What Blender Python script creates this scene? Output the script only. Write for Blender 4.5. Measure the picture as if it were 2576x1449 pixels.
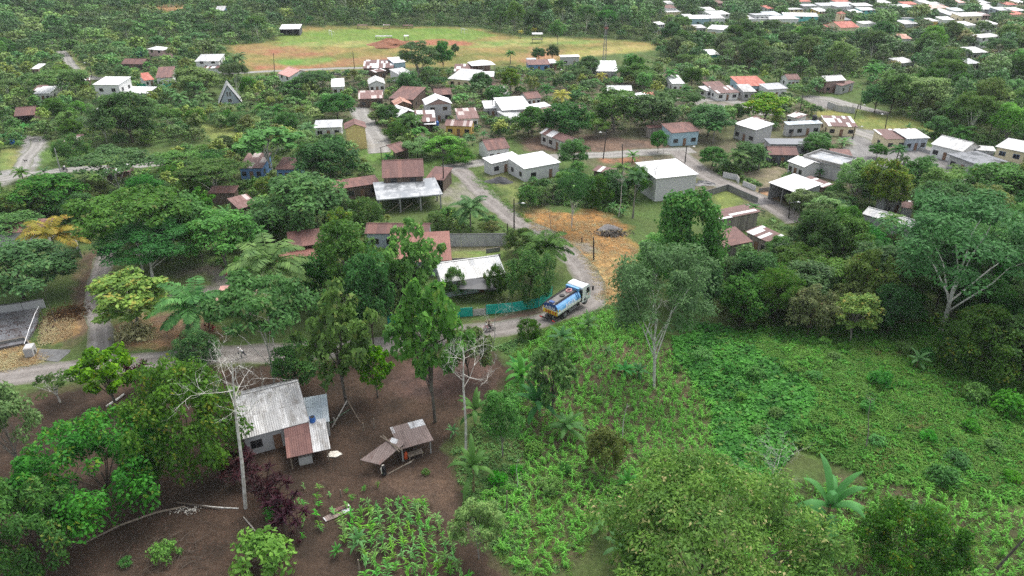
import bpy, math, random
import numpy as np
from mathutils import Vector, Matrix

for o in list(bpy.data.objects): bpy.data.objects.remove(o)
sc = bpy.context.scene
COL = sc.collection
R = math.radians
rng = np.random.default_rng(7)
random.seed(7)

# ---------------------------------------------------------------- camera, sky, sun, exposure
CAMZ, PITCH, FPX, CX, CY = 55.0, R(28.0), 1721.0, 1288.0, 724.5
cam_d = bpy.data.cameras.new("camera"); cam = bpy.data.objects.new("camera", cam_d); COL.objects.link(cam)
cam.location = (0, 0, CAMZ); cam.rotation_euler = (R(90) - PITCH, 0, 0)
cam_d.sensor_width = 36; cam_d.lens = 36 * FPX / 2576; cam_d.clip_start = 0.5; cam_d.clip_end = 6000
sc.camera = cam
SUN_EL, SUN_AZ = R(62), R(35)
w = bpy.data.worlds.new("World"); sc.world = w; w.use_nodes = True
nt = w.node_tree; nt.nodes.clear()
sky = nt.nodes.new("ShaderNodeTexSky"); sky.sky_type = 'NISHITA'; sky.sun_disc = False
sky.sun_elevation = SUN_EL; sky.sun_rotation = SUN_AZ; sky.dust_density = 4.0; sky.air_density = 1.2
hs = nt.nodes.new("ShaderNodeHueSaturation"); hs.inputs['Saturation'].default_value = 0.30
bg = nt.nodes.new("ShaderNodeBackground"); bg.inputs['Strength'].default_value = 0.15
wo = nt.nodes.new("ShaderNodeOutputWorld")
nt.links.new(sky.outputs[0], hs.inputs['Color']); nt.links.new(hs.outputs[0], bg.inputs['Color']); nt.links.new(bg.outputs[0], wo.inputs['Surface'])
sd = bpy.data.lights.new("sun", 'SUN'); sun = bpy.data.objects.new("sun", sd); COL.objects.link(sun)
sd.energy = 1.0; sd.angle = R(40); sd.color = (1.0, 0.96, 0.90)
sv = Vector((math.sin(SUN_AZ) * math.cos(SUN_EL), math.cos(SUN_AZ) * math.cos(SUN_EL), math.sin(SUN_EL)))
sun.rotation_euler = (-sv).to_track_quat('-Z', 'Y').to_euler(); sun.location = (0, 0, 200)
sc.view_settings.view_transform = 'Standard'; sc.view_settings.look = 'None'
sc.view_settings.exposure = 1.14
HAZE = 0.00009; sc.view_settings.gamma = 1
cy = sc.cycles
cy.max_bounces = 7; cy.diffuse_bounces = 5; cy.glossy_bounces = 2; cy.transmission_bounces = 4; cy.volume_bounces = 0
cy.transparent_max_bounces = 4; cy.caustics_reflective = False; cy.caustics_refractive = False
cy.use_denoising = False; cy.denoiser = 'OPENIMAGEDENOISE'; cy.denoising_input_passes = 'RGB_ALBEDO_NORMAL'; cy.denoising_prefilter = 'ACCURATE'; cy.sample_clamp_indirect = 4.0

# ---------------------------------------------------------------- projection helpers
def sstep(a, b, x):
    t = np.clip((np.asarray(x, float) - a) / (b - a), 0, 1); return t * t * (3 - 2 * t)
def T(x, y):
    """height of the land"""
    x = np.asarray(x, float); y = np.asarray(y, float)
    z = 20 * sstep(360, 620, y) * sstep(20, 220, -x)
    z = z + 5 * sstep(520, 900, y) * sstep(-100, 200, x)
    g = lambda cx, cy, sx, sy: np.exp(-((x - cx) / sx) ** 2 - ((y - cy) / sy) ** 2)
    z = z - 3.2 * g(23, 78, 9, 18) + 2.6 * g(44, 72, 13, 13) + 1.6 * g(9, 84, 9, 12) - 1.5 * g(42, 94, 18, 8)
    z = z + sstep(20, 30, x) * (sstep(58, 64, y) - sstep(100, 112, y)) * .22 * (np.sin(x * 1.1 + 2 * np.sin(y * .5)) * np.sin(y * .9 + 1.5 * np.sin(x * .4)) + .6 * np.sin(x * 2.3 + y * .7) * np.sin(y * 1.9))
    z = z + 0.25 * np.sin(x * .11 + 1) * np.sin(y * .09) * sstep(40, 90, y)
    return z
SP, CP = math.sin(PITCH), math.cos(PITCH)
def ray(px, py):
    u = (px - CX) / FPX; v = (CY - py) / FPX
    return np.array([u, CP + v * SP, -SP + v * CP])
def gp(px, py, h=0.0, z=None):
    """the point where the sight line of photo point px, py meets the land (or a level h above it)"""
    d = ray(px, py)
    if z is not None:
        t = (z - CAMZ) / d[2]; return Vector(d * t + np.array([0, 0, CAMZ]))
    if d[2] > -0.02: d[2] = -0.02
    lo, hi = 0.0, 1.0
    f = lambda t: CAMZ + d[2] * t - (T(d[0] * t, d[1] * t) + h)
    t = 20.0
    while f(t) > 0 and t < 4000: lo = t; t *= 1.02; hi = t
    for _ in range(40):
        m = (lo + hi) / 2
        if f(m) > 0: lo = m
        else: hi = m
    p = d * hi; p[2] += CAMZ
    return Vector(p)
def gpv(px, py):
    """gp for many photo points at once"""
    u = (np.asarray(px) - CX) / FPX; v = (CY - np.asarray(py)) / FPX; dx, dy, dz = u, CP + v * SP, np.minimum(-SP + v * CP, -.02)
    lo = (32 - CAMZ) / dz; hi = (-8 - CAMZ) / dz
    for _ in range(26):
        m = (lo + hi) / 2; up = CAMZ + dz * m > T(dx * m, dy * m); lo = np.where(up, m, lo); hi = np.where(up, hi, m)
    x, y = dx * hi, dy * hi; return np.stack([x, y, T(x, y)], -1)
def proj(x, y, z):
    zz = np.asarray(z, float) - CAMZ
    f = y * CP - zz * SP; v = y * SP + zz * CP
    return CX + FPX * x / f, CY - FPX * v / f
def height_to(p, topy):
    """height above p that shows at photo row topy"""
    v = (CY - topy) / FPX
    # (y*SP + zz*CP) = v*(y*CP - zz*SP)
    zz = (v * p.y * CP - p.y * SP) / (CP + v * SP)
    return zz + CAMZ - p.z
def tp(t, x, y):
    """tile code + tile pixel -> photo point"""
    if t == 'P': return (x, y)
    c, r = int(t[0]), int(t[1])
    return (644 * c + x / 4.0, 362.25 * r + y / 4.0)
def mpp(p): return math.sqrt(p.x ** 2 + p.y ** 2 + (p.z - CAMZ) ** 2) / FPX   # metres per photo point

# ---------------------------------------------------------------- objects
def link(o, parent=None):
    COL.objects.link(o)
    if parent is not None: o.parent = parent
    return o
def empty(name, loc, rz=0.0):
    o = bpy.data.objects.new(name, None); o.location = loc; o.rotation_euler = (0, 0, rz); o.empty_display_size = .3
    return link(o)
USED = set()
def tag(o, label=None, cat=None, group=None, kind=None):
    if label:
        o["label"] = label; USED.add(label.lower())
    if cat: o["category"] = cat
    if group: o["group"] = group
    if kind: o["kind"] = kind
    return o
class MB:
    """collects shapes and links them as ONE mesh"""
    def __init__(s): s.v = []; s.f = []; s.uv = []; s.m = []
    def poly(s, pts, m=0, uv=None):
        pts = [Vector(p) for p in pts]; b = len(s.v); s.v += pts; s.f.append(tuple(range(b, b + len(pts)))); s.m.append(m)
        if uv is None:
            e = pts[1] - pts[0]; e = e.normalized() if e.length > 1e-9 else Vector((1, 0, 0))
            n = e.cross(pts[-1] - pts[0]); k = n.cross(e); k = k.normalized() if k.length > 1e-9 else Vector((0, 0, 1))
            uv = [((p - pts[0]).dot(e), (p - pts[0]).dot(k)) for p in pts]
        s.uv += uv
    def slab(s, pts, t, m=0):
        pts = [Vector(p) for p in pts]; lo = [p - Vector((0, 0, t)) for p in pts]
        s.poly(pts, m); s.poly(lo[::-1], m)
        n = len(pts)
        for i in range(n): j = (i + 1) % n; s.poly([lo[i], lo[j], pts[j], pts[i]], m)
    def box(s, x0, x1, y0, y1, z0, z1, m=0):
        a = [(x0, y0), (x1, y0), (x1, y1), (x0, y1)]
        for i in range(4):
            (p, q), (r, t) = a[i], a[(i + 1) % 4]; s.poly([(p, q, z0), (r, t, z0), (r, t, z1), (p, q, z1)], m)
        s.poly([(p, q, z1) for p, q in a], m); s.poly([(p, q, z0) for p, q in a[::-1]], m)
    def tube(s, pts, rad, n=6, m=0, cap=True):
        pts = [Vector(p) for p in pts]
        if not hasattr(rad, '__len__'): rad = [rad] * len(pts)
        rings = []
        for i, p in enumerate(pts):
            d = (pts[min(i + 1, len(pts) - 1)] - pts[max(i - 1, 0)])
            d = d.normalized() if d.length > 1e-9 else Vector((0, 0, 1))
            a = d.cross(Vector((0, 0, 1)) if abs(d.z) < .95 else Vector((1, 0, 0))).normalized(); b = d.cross(a)
            rings.append([p + (a * math.cos(2 * math.pi * k / n) + b * math.sin(2 * math.pi * k / n)) * rad[i] for k in range(n)])
        base = len(s.v)
        for r_ in rings: s.v += r_
        L = 0.0
        for i in range(len(pts) - 1):
            L2 = L + (pts[i + 1] - pts[i]).length
            for k in range(n):
                k2 = (k + 1) % n
                s.f.append((base + i * n + k, base + i * n + k2, base + (i + 1) * n + k2, base + (i + 1) * n + k)); s.m.append(m)
                s.uv += [(k / n, L), ((k + 1) / n, L), ((k + 1) / n, L2), (k / n, L2)]
            L = L2
        if cap:
            s.f.append(tuple(base + k for k in range(n))[::-1]); s.m.append(m); s.uv += [(0, 0)] * n
            s.f.append(tuple(base + (len(pts) - 1) * n + k for k in range(n))); s.m.append(m); s.uv += [(0, 0)] * n
    def mesh(s, name, mats):
        me = bpy.data.meshes.new(name); me.from_pydata([tuple(p) for p in s.v], [], s.f)
        for m in (mats if isinstance(mats, (list, tuple)) else [mats]): me.materials.append(m)
        ul = me.uv_layers.new(name="UVMap")
        ul.data.foreach_set("uv", np.array(s.uv, dtype=np.float32).ravel())
        me.polygons.foreach_set("material_index", np.array(s.m, dtype=np.int32)); me.update()
        return me
    def build(s, name, mats, parent=None, loc=(0, 0, 0), rz=0.0):
        o = bpy.data.objects.new(name, s.mesh(name, mats)); o.location = loc; o.rotation_euler = (0, 0, rz)
        return link(o, parent)
def npmesh(name, V, Q, mat, col=None):
    V = np.ascontiguousarray(V, dtype=np.float32); Q = np.ascontiguousarray(Q, dtype=np.int32); k = Q.shape[1]
    me = bpy.data.meshes.new(name); me.vertices.add(len(V)); me.vertices.foreach_set("co", V.ravel())
    me.loops.add(Q.size); me.loops.foreach_set("vertex_index", Q.ravel())
    me.polygons.add(len(Q)); me.polygons.foreach_set("loop_start", np.arange(0, Q.size, k, dtype=np.int32))
    try: me.polygons.foreach_set("loop_total", np.full(len(Q), k, dtype=np.int32))
    except Exception: pass
    me.materials.append(mat)
    if col is not None:
        a = me.color_attributes.new("Col", 'FLOAT_COLOR', 'POINT')
        a.data.foreach_set("color", np.concatenate([col, np.ones((len(col), 1))], 1).astype(np.float32).ravel())
    me.update(calc_edges=True)
    return me
def pip(px, py, poly):
    """points in polygon"""
    x = np.asarray(px); y = np.asarray(py); inside = np.zeros(x.shape, bool); n = len(poly)
    for i in range(n):
        x1, y1 = poly[i]; x2, y2 = poly[(i + 1) % n]
        if y1 == y2: continue
        c = ((y1 > y) != (y2 > y)) & (x < (x2 - x1) * (y - y1) / (y2 - y1) + x1)
        inside ^= c
    return inside
def wpoly(pts): return [(lambda g: (g.x, g.y))(gp(*p)) for p in pts]
# ---------------------------------------------------------------- materials
def newmat(name):
    m = bpy.data.materials.new(name); m.use_nodes = True; nt = m.node_tree
    return m, nt, nt.nodes["Principled BSDF"]
def nd(nt, typ, ins=None, **kw):
    n = nt.nodes.new("ShaderNode" + typ)
    for k, v in kw.items(): setattr(n, k, v)
    for k, v in (ins or {}).items():
        if hasattr(v, 'is_output'): nt.links.new(v, n.inputs[k])
        else: n.inputs[k].default_value = v
    return n
def c4(c): return (c[0], c[1], c[2], 1.0)
def mix(nt, fac, a, b, blend='MIX'):
    n = nt.nodes.new("ShaderNodeMix"); n.data_type = 'RGBA'; n.blend_type = blend
    for i, v in ((0, fac), (6, a), (7, b)):
        if hasattr(v, 'is_output'): nt.links.new(v, n.inputs[i])
        else: n.inputs[i].default_value = v if i == 0 else c4(v)
    return n.outputs[2]
def math_(nt, op, a, b=0.0, c=None):
    n = nt.nodes.new("ShaderNodeMath"); n.operation = op
    for i, v in enumerate((a, b, c)):
        if v is None: continue
        if hasattr(v, 'is_output'): nt.links.new(v, n.inputs[i])
        else: n.inputs[i].default_value = v
    return n.outputs[0]
def ramp(nt, fac, lo, hi):
    n = nd(nt, "MapRange", {'Value': fac, 'From Min': lo, 'From Max': hi}); n.interpolation_type = 'SMOOTHSTEP'; n.clamp = True
    return n.outputs[0]
def noise(nt, vec, scale, detail=3.0, rough=.6):
    n = nd(nt, "TexNoise", {'Scale': scale, 'Detail': detail, 'Roughness': rough})
    if vec is not None: nt.links.new(vec, n.inputs['Vector'])
    return n.outputs['Fac']
def bump(nt, h, strength, dist, b):
    n = nd(nt, "Bump", {'Height': h, 'Strength': strength, 'Distance': dist}); nt.links.new(n.outputs[0], b.inputs['Normal'])
LEAFK = 2.15
def leafmat(name, dark, light, tip=None, tipamt=.12, sp=.35, trans=.22, nscale=.45):
    k_ = (LEAFK * .80, LEAFK, LEAFK * .82) if dark[1] > dark[0] * 1.25 else (LEAFK,) * 3; dark = tuple(x * k for x, k in zip(dark, k_)); light = tuple(min(.6, x * k * .95) for x, k in zip(light, k_)); trans = trans + .2; sp *= .5
    """leaves: every leaf has its own tint, clumps of older and younger leaves, and each plant its own shade"""
    m, nt, b = newmat(name)
    g = nd(nt, "NewGeometry"); oi = nd(nt, "ObjectInfo"); tc = nd(nt, "TexCoord")
    isl = g.outputs['Random Per Island']
    n1 = ramp(nt, noise(nt, tc.outputs['Object'], nscale, 2.0), .35, .68)
    f = math_(nt, 'ADD', math_(nt, 'MULTIPLY', n1, .5), math_(nt, 'MULTIPLY', isl, .55))
    col = mix(nt, f, dark, light)
    if tip is not None:
        t = math_(nt, 'MULTIPLY', ramp(nt, noise(nt, tc.outputs['Object'], nscale * 2.3, 1.0), .5, .7), math_(nt, 'GREATER_THAN', isl, 1 - tipamt * 3))
        col = mix(nt, t, col, tip)
    h = nd(nt, "HueSaturation", {'Color': col})
    r = oi.outputs['Random']
    nt.links.new(math_(nt, 'ADD', math_(nt, 'MULTIPLY', r, .05), .475), h.inputs['Hue'])
    nt.links.new(math_(nt, 'ADD', math_(nt, 'MULTIPLY', math_(nt, 'FRACT', math_(nt, 'MULTIPLY', r, 7.31)), .55), .72), h.inputs['Value'])
    nt.links.new(math_(nt, 'ADD', math_(nt, 'MULTIPLY', math_(nt, 'FRACT', math_(nt, 'MULTIPLY', r, 13.7)), .3), .8), h.inputs['Saturation'])
    nt.links.new(h.outputs[0], b.inputs['Base Color'])
    b.inputs['Roughness'].default_value = .6; b.inputs['Specular IOR Level'].default_value = sp
    tr = nd(nt, "BsdfTranslucent", {'Color': h.outputs[0]})
    mx = nd(nt, "MixShader", {0: trans}); nt.links.new(b.outputs[0], mx.inputs[1]); nt.links.new(tr.outputs[0], mx.inputs[2])
    nt.links.new(mx.outputs[0], nt.nodes["Material Output"].inputs['Surface'])
    return m
LM = {
 'round': leafmat("leaf_deep_green", (.016, .044, .011), (.055, .12, .022), (.12, .17, .03), .10),
 'umbrella': leafmat("leaf_mid_green", (.022, .052, .014), (.068, .125, .028), (.13, .16, .05), .12),
 'tall': leafmat("leaf_forest_green", (.018, .046, .014), (.058, .115, .028), (.11, .15, .04), .08),
 'bigleaf': leafmat("leaf_bright_green", (.022, .062, .012), (.085, .19, .022), (.17, .28, .035), .12, .4),
 'feather': leafmat("leaf_blue_green", (.022, .056, .016), (.062, .125, .032), None, .1, .3),
 'citrus': leafmat("leaf_citrus", (.018, .048, .010), (.065, .135, .02), (.20, .23, .03), .10),
 'yellow': leafmat("leaf_yellow_green", (.045, .075, .012), (.15, .185, .022), (.30, .25, .03), .2),
 'light': leafmat("leaf_pale_green", (.045, .09, .022), (.125, .20, .045), (.17, .22, .06), .1),
 'vine': leafmat("leaf_vine", (.03, .085, .012), (.11, .22, .03), (.20, .28, .03), .12),
 'flower': leafmat("leaf_with_pale_tips", (.024, .058, .012), (.075, .135, .02), (.36, .33, .14), .08),
 'cec': leafmat("leaf_palmate", (.03, .09, .025), (.09, .19, .05), None, .1),
 'bush': leafmat("leaf_bush", (.030, .085, .016), (.095, .19, .03), None, .1),
 'olive': leafmat("leaf_olive", (.04, .055, .016), (.11, .125, .038), (.17, .11, .03), .06),
}
PALM = leafmat("palm_frond", (.024, .06, .018), (.10, .165, .045), None, .1, .3, .2)
PALMY = leafmat("palm_frond_yellow", (.10, .115, .015), (.26, .235, .03), (.32, .22, .03), .2, .3, .2)
BANANA = leafmat("banana_leaf", (.022, .07, .018), (.065, .15, .035), None, .1, .4, .15)
CORN = leafmat("maize_leaf", (.05, .13, .022), (.14, .28, .055), None, .1, .4, .25)
RED = leafmat("cordyline_leaf", (.012, .004, .006), (.040, .010, .015), (.06, .02, .02), .1, .4, .1)
RED2 = leafmat("cordyline_red_leaf", (.09, .01, .02), (.32, .03, .06), None, .1, .4, .2)
GRASS = leafmat("grass_blade", (.06, .11, .018), (.15, .235, .04), (.22, .21, .06), .12, .25, .25, .12)
WEED = leafmat("weed_leaf", (.022, .07, .012), (.085, .19, .025), (.2, .25, .04), .06, .35, .25, .3)
VINEG = leafmat("creeper_leaf", (.028, .085, .014), (.12, .25, .035), (.22, .28, .05), .06, .4, .25, .25)
DRYG = leafmat("dry_grass", (.20, .12, .04), (.48, .34, .14), None, .1, .2, .2, .3)
DRYL = leafmat("dry_leaf", (.022, .013, .009), (.065, .034, .02), None, .1, .2, .1, .3)
def simple(name, col, rough=.7, var=.3, scale=2.0, col2=None, metal=0.0, spec=.4, coord='Object', bmp=0.0):
    m, nt, b = newmat(name); tc = nd(nt, "TexCoord"); n = noise(nt, tc.outputs[coord], scale, 5)
    c2 = col2 or tuple(x * (1 - var) for x in col)
    nt.links.new(mix(nt, ramp(nt, n, .32, .68), c2, col), b.inputs['Base Color'])
    b.inputs['Roughness'].default_value = rough; b.inputs['Metallic'].default_value = metal; b.inputs['Specular IOR Level'].default_value = spec
    if bmp: bump(nt, n, bmp, .05, b)
    return m
BARK = simple("bark_brown", (.11, .085, .065), .9, .5, 3.0)
BARKP = simple("bark_pale", (.62, .61, .57), .85, .55, 2.2, (.34, .32, .28))
BARKG = simple("bark_grey", (.26, .24, .21), .9, .5, 2.5)
BARKB = simple("bark_dark_mossy", (.045, .035, .03), .9, .4, 4, (.13, .12, .10))
def roofmat(name, base, alt, p_alt, rust, rcol=(.17, .065, .04), corr=.26, rough=.5, stain=(.35, .33, .30), stain_amt=.4, metal=0.0):
    """corrugated sheet: separate sheets of different age, rust and dirt running down the slope"""
    m, nt, b = newmat(name); uvn = nd(nt, "UVMap"); sep = nd(nt, "SeparateXYZ", {0: uvn.outputs[0]}); oi = nd(nt, "ObjectInfo")
    u = math_(nt, 'ADD', sep.outputs[0], math_(nt, 'MULTIPLY', oi.outputs['Random'], 37.0)); v = sep.outputs[1]
    iu = math_(nt, 'FLOOR', math_(nt, 'DIVIDE', u, .92)); iv = math_(nt, 'FLOOR', math_(nt, 'DIVIDE', v, 3.1))
    cmb = nd(nt, "CombineXYZ", {0: iu, 1: iv, 2: math_(nt, 'MULTIPLY', oi.outputs['Random'], 91.0)})
    wn = nd(nt, "TexWhiteNoise", {'Vector': cmb.outputs[0]}); r1 = wn.outputs['Value']
    col = mix(nt, math_(nt, 'LESS_THAN', r1, p_alt), base, alt)
    r2 = math_(nt, 'FRACT', math_(nt, 'MULTIPLY', r1, 17.3))
    hv = nd(nt, "HueSaturation", {'Color': col}); nt.links.new(math_(nt, 'ADD', math_(nt, 'MULTIPLY', r2, .22), .86), hv.inputs['Value'])
    st = nd(nt, "CombineXYZ", {0: u, 1: math_(nt, 'MULTIPLY', v, .28), 2: math_(nt, 'MULTIPLY', r1, 3.0)})
    n1 = noise(nt, st.outputs[0], 1.6, 5, .65)
    col = mix(nt, math_(nt, 'MULTIPLY', ramp(nt, n1, .42, .72), stain_amt), hv.outputs[0], stain)
    n2 = noise(nt, st.outputs[0], .9, 6, .7)
    col = mix(nt, ramp(nt, n2, .78 - rust * .55, .88 - rust * .45), col, rcol)
    fx = math_(nt, 'FRACT', math_(nt, 'DIVIDE', u, .92))
    seam = math_(nt, 'LESS_THAN', fx, .035)
    fv = math_(nt, 'LESS_THAN', math_(nt, 'FRACT', math_(nt, 'DIVIDE', v, 3.1)), .02)
    col = mix(nt, math_(nt, 'MULTIPLY', math_(nt, 'MAXIMUM', seam, fv), .45), col, tuple(x * .45 for x in base))
    nt.links.new(col, b.inputs['Base Color']); b.inputs['Roughness'].default_value = rough; b.inputs['Metallic'].default_value = metal
    wv = math_(nt, 'SINE', math_(nt, 'MULTIPLY', u, 2 * math.pi / corr)); bump(nt, wv, .6, .03, b)
    return m
RUST, RUST2, WHT, ZN = (.115, .052, .045), (.16, .072, .058), (.68, .68, .68), (.42, .43, .44)
RM = {
 'white': roofmat("roof_white_sheet", WHT, (.56, .57, .58), .35, .03, stain=(.42, .41, .39), stain_amt=.45),
 'oldwhite': roofmat("roof_old_white_sheet", (.50, .50, .49), (.38, .39, .40), .35, .14, stain=(.23, .22, .20), stain_amt=.55),
 'rust': roofmat("roof_rusty_sheet", RUST, RUST2, .35, .25, (.10, .04, .03), stain=(.20, .10, .08), stain_amt=.35, rough=.75),
 'rustmix': roofmat("roof_rusty_sheet_with_new_sheets", RUST, (.62, .62, .62), .30, .25, (.13, .055, .04), stain=(.22, .13, .11), stain_amt=.3, rough=.7),
 'rustspeck': roofmat("roof_flaking_rusty_sheet", (.15, .07, .06), (.45, .38, .36), .3, .10, (.60, .58, .56), stain=(.3, .2, .18), stain_amt=.5, rough=.7),
 'zinc': roofmat("roof_weathered_zinc", (.44, .44, .44), (.32, .32, .32), .45, .24, (.20, .12, .09), stain=(.15, .135, .12), stain_amt=.95, rough=.5),
 'zincdark': roofmat("roof_streaky_rusted_zinc", (.20, .15, .135), (.60, .61, .62), .3, .40, (.13, .06, .045), stain=(.10, .065, .055), stain_amt=.85, rough=.65),
 'zincblue': roofmat("roof_blue_grey_zinc", (.34, .40, .44), (.42, .47, .50), .4, .10, (.26, .13, .09), stain=(.28, .30, .30), stain_amt=.4),
 'red': roofmat("roof_red_tile", (.36, .10, .07), (.42, .14, .10), .4, .05, (.22, .08, .06), stain=(.25, .08, .06), stain_amt=.3, corr=.3, rough=.8),
 'tile': roofmat("roof_orange_tile", (.34, .15, .10), (.42, .24, .18), .4, .1, (.20, .09, .06), stain=(.45, .36, .32), stain_amt=.4, corr=.3, rough=.8),
 'salmon': roofmat("roof_salmon_sheet", (.52, .27, .23), (.50, .25, .21), .3, .02, stain=(.4, .2, .17), stain_amt=.2),
 'corred': roofmat("roof_red_corrugated", (.17, .062, .045), (.21, .085, .062), .4, .15, (.14, .05, .04), stain=(.24, .13, .10), stain_amt=.4, rough=.7),
 'blue': roofmat("roof_pale_blue_sheet", (.35, .52, .62), (.30, .48, .6), .3, .02, stain_amt=.1),
 'grey': roofmat("roof_grey_sheet", (.33, .34, .36), (.28, .29, .31), .3, .06, stain=(.18, .18, .18), stain_amt=.4),
}
def slabmat(name, a, bcol, rough):
    m, nt, b = newmat(name); tc = nd(nt, "TexCoord"); n = noise(nt, tc.outputs['Object'], .28, 6, .65)
    nt.links.new(mix(nt, ramp(nt, n, .4, .62), a, bcol), b.inputs['Base Color'])
    nt.links.new(math_(nt, 'ADD', math_(nt, 'MULTIPLY', ramp(nt, n, .42, .58), .5), rough), b.inputs['Roughness'])
    return m
RM['slab'] = slabmat("wet_concrete_slab", (.16, .17, .18), (.36, .37, .38), .12)
RM['darkslab'] = slabmat("dark_flat_roof", (.07, .075, .085), (.17, .18, .20), .25)
def wallmat(name, col, kind='plaster', stain=(.12, .11, .10), amt=.5, mortar=(.30, .30, .29)):
    m, nt, b = newmat(name); uvn = nd(nt, "UVMap"); sep = nd(nt, "SeparateXYZ", {0: uvn.outputs[0]}); tc = nd(nt, "TexCoord")
    base = None
    if kind == 'block':
        br = nd(nt, "TexBrick", {'Vector': uvn.outputs[0], 'Color1': c4(col), 'Color2': c4(tuple(x * .82 for x in col)), 'Mortar': c4(mortar), 'Scale': 1.0, 'Mortar Size': .022, 'Brick Width': .42, 'Row Height': .21})
        base = br.outputs['Color']
    elif kind == 'wood':
        pl = math_(nt, 'FLOOR', math_(nt, 'DIVIDE', sep.outputs[0], .24))
        wn = nd(nt, "TexWhiteNoise", {'W': pl}, noise_dimensions='1D')
        base = mix(nt, wn.outputs['Value'], tuple(x * (.85 if col[0] > .6 else .45) for x in col), col)
        fr = math_(nt, 'LESS_THAN', math_(nt, 'FRACT', math_(nt, 'DIVIDE', sep.outputs[0], .24)), .09)
        base = mix(nt, math_(nt, 'MULTIPLY', fr, .7), base, tuple(x * .2 for x in col))
    else: base = mix(nt, 0.0, col, col)
    st = nd(nt, "CombineXYZ", {0: sep.outputs[0], 1: math_(nt, 'MULTIPLY', sep.outputs[1], .3), 2: 0.0})
    n = noise(nt, st.outputs[0], 1.1, 6, .7)
    base = mix(nt, math_(nt, 'MULTIPLY', ramp(nt, n, .45, .75), amt), base, stain)
    low = math_(nt, 'SUBTRACT', 1.0, ramp(nt, math_(nt, 'ADD', sep.outputs[1], math_(nt, 'MULTIPLY', n, .5)), .25, .75))
    base = mix(nt, math_(nt, 'MULTIPLY', low, .55), base, (.16, .11, .07))
    nt.links.new(base, b.inputs['Base Color']); b.inputs['Roughness'].default_value = .85; b.inputs['Specular IOR Level'].default_value = .25
    return m
WM = {
 'white': wallmat("wall_white_plaster", (.66, .66, .65), amt=.25), 'grey': wallmat("wall_grey_plaster", (.38, .38, .38), amt=.35),
 'block': wallmat("wall_concrete_block", (.52, .52, .52), 'block', amt=.2), 'wblock': wallmat("wall_white_block", (.64, .64, .63), 'block', amt=.1, mortar=(.38, .38, .38)),
 'wood': wallmat("wall_dark_boards", (.17, .125, .095), 'wood', amt=.3), 'pwood': wallmat("wall_weathered_boards", (.36, .32, .28), 'wood', amt=.3),
 'bwood': wallmat("wall_brown_boards", (.22, .13, .08), 'wood', amt=.3),
 'blue': wallmat("wall_light_blue", (.33, .47, .54), amt=.3), 'dblue': wallmat("wall_blue", (.13, .25, .45), amt=.25), 'teal': wallmat("wall_turquoise", (.13, .47, .46), amt=.2),
 'cream': wallmat("wall_cream", (.66, .57, .38), amt=.15), 'yellow': wallmat("wall_yellow_boards", (.72, .56, .24), 'wood', amt=.2), 'orange': wallmat("wall_orange_yellow", (.55, .36, .10), amt=.3),
 'pink': wallmat("wall_pink", (.55, .38, .36), amt=.2), 'dark': wallmat("wall_dark_grey", (.10, .105, .115), amt=.3), 'bluegrey': wallmat("wall_blue_grey", (.36, .41, .46), amt=.45),
 'brown': wallmat("wall_brown_pink", (.34, .23, .21), amt=.3), 'redwall': wallmat("wall_red", (.55, .03, .04), amt=.05), 'mould': wallmat("wall_mouldy_plaster", (.40, .40, .39), amt=.75, stain=(.13, .13, .12)),
 'stone': wallmat("wall_dark_mossy", (.16, .16, .15), 'block', amt=.6, stain=(.05, .05, .045)),
}
WM['whitewood'] = wallmat("wall_whitewashed_boards", (.60, .58, .55), 'wood', amt=.35)
YW = WM['yellow']
GLASS = simple("window_glass", (.02, .022, .026), .15, .3, 1.0, spec=.5)
FRAME = simple("window_frame_paint", (.55, .55, .55), .6, .2); FRAMED = simple("dark_frame", (.10, .09, .085), .7, .3); DOOR = simple("door_wood", (.22, .12, .07), .6, .4, 3.0)
CONC = simple("concrete_grey", (.34, .34, .33), .85, .35, 1.5); CONCD = simple("concrete_dark", (.14, .14, .14), .8, .4, 1.2)
POST = simple("weathered_timber", (.26, .21, .16), .85, .5, 4.0); POSTW = simple("pale_pole_wood", (.48, .46, .42), .85, .5, 4.0, (.22, .19, .16)); POLE = simple("tarred_pole", (.035, .03, .028), .7, .3, 3)
METAL = simple("grey_metal", (.30, .31, .32), .45, .3, 3, metal=.5); WHITEP = simple("white_paint", (.75, .75, .75), .5, .12, 3)
BLUEP = simple("blue_plastic", (.02, .12, .42), .4, .25, 2); BLACKP = simple("black_plastic", (.015, .015, .017), .45, .2, 2); ORANGEP = simple("orange_paint", (.62, .10, .03), .5, .2, 3)
YELLOWP = simple("yellow_plastic", (.7, .42, .03), .5, .2, 3); CLOTHW = simple("white_cloth", (.7, .66, .58), .9, .3, 5); CLOTHK = simple("black_cloth", (.012, .012, .013), .9, .3, 5)
NET = simple("teal_netting", (.012, .42, .33), .8, .35, 1.2, (.01, .32, .26)); TARP = simple("black_tarp", (.035, .037, .042), .4, .5, .8, bmp=.6); PATTERN = wallmat("old_printed_sheet", (.5, .48, .44), 'block', amt=.3, mortar=(.2, .22, .3))
GREYP = simple("grey_gravel", (.20, .19, .19), .95, .45, 9.0, bmp=.8); DARKG = simple("dark_gravel", (.075, .075, .08), .95, .4, 9.0, bmp=.8); REDS = simple("red_earth", (.26, .11, .06), .95, .4, 1.2, bmp=.5)
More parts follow.
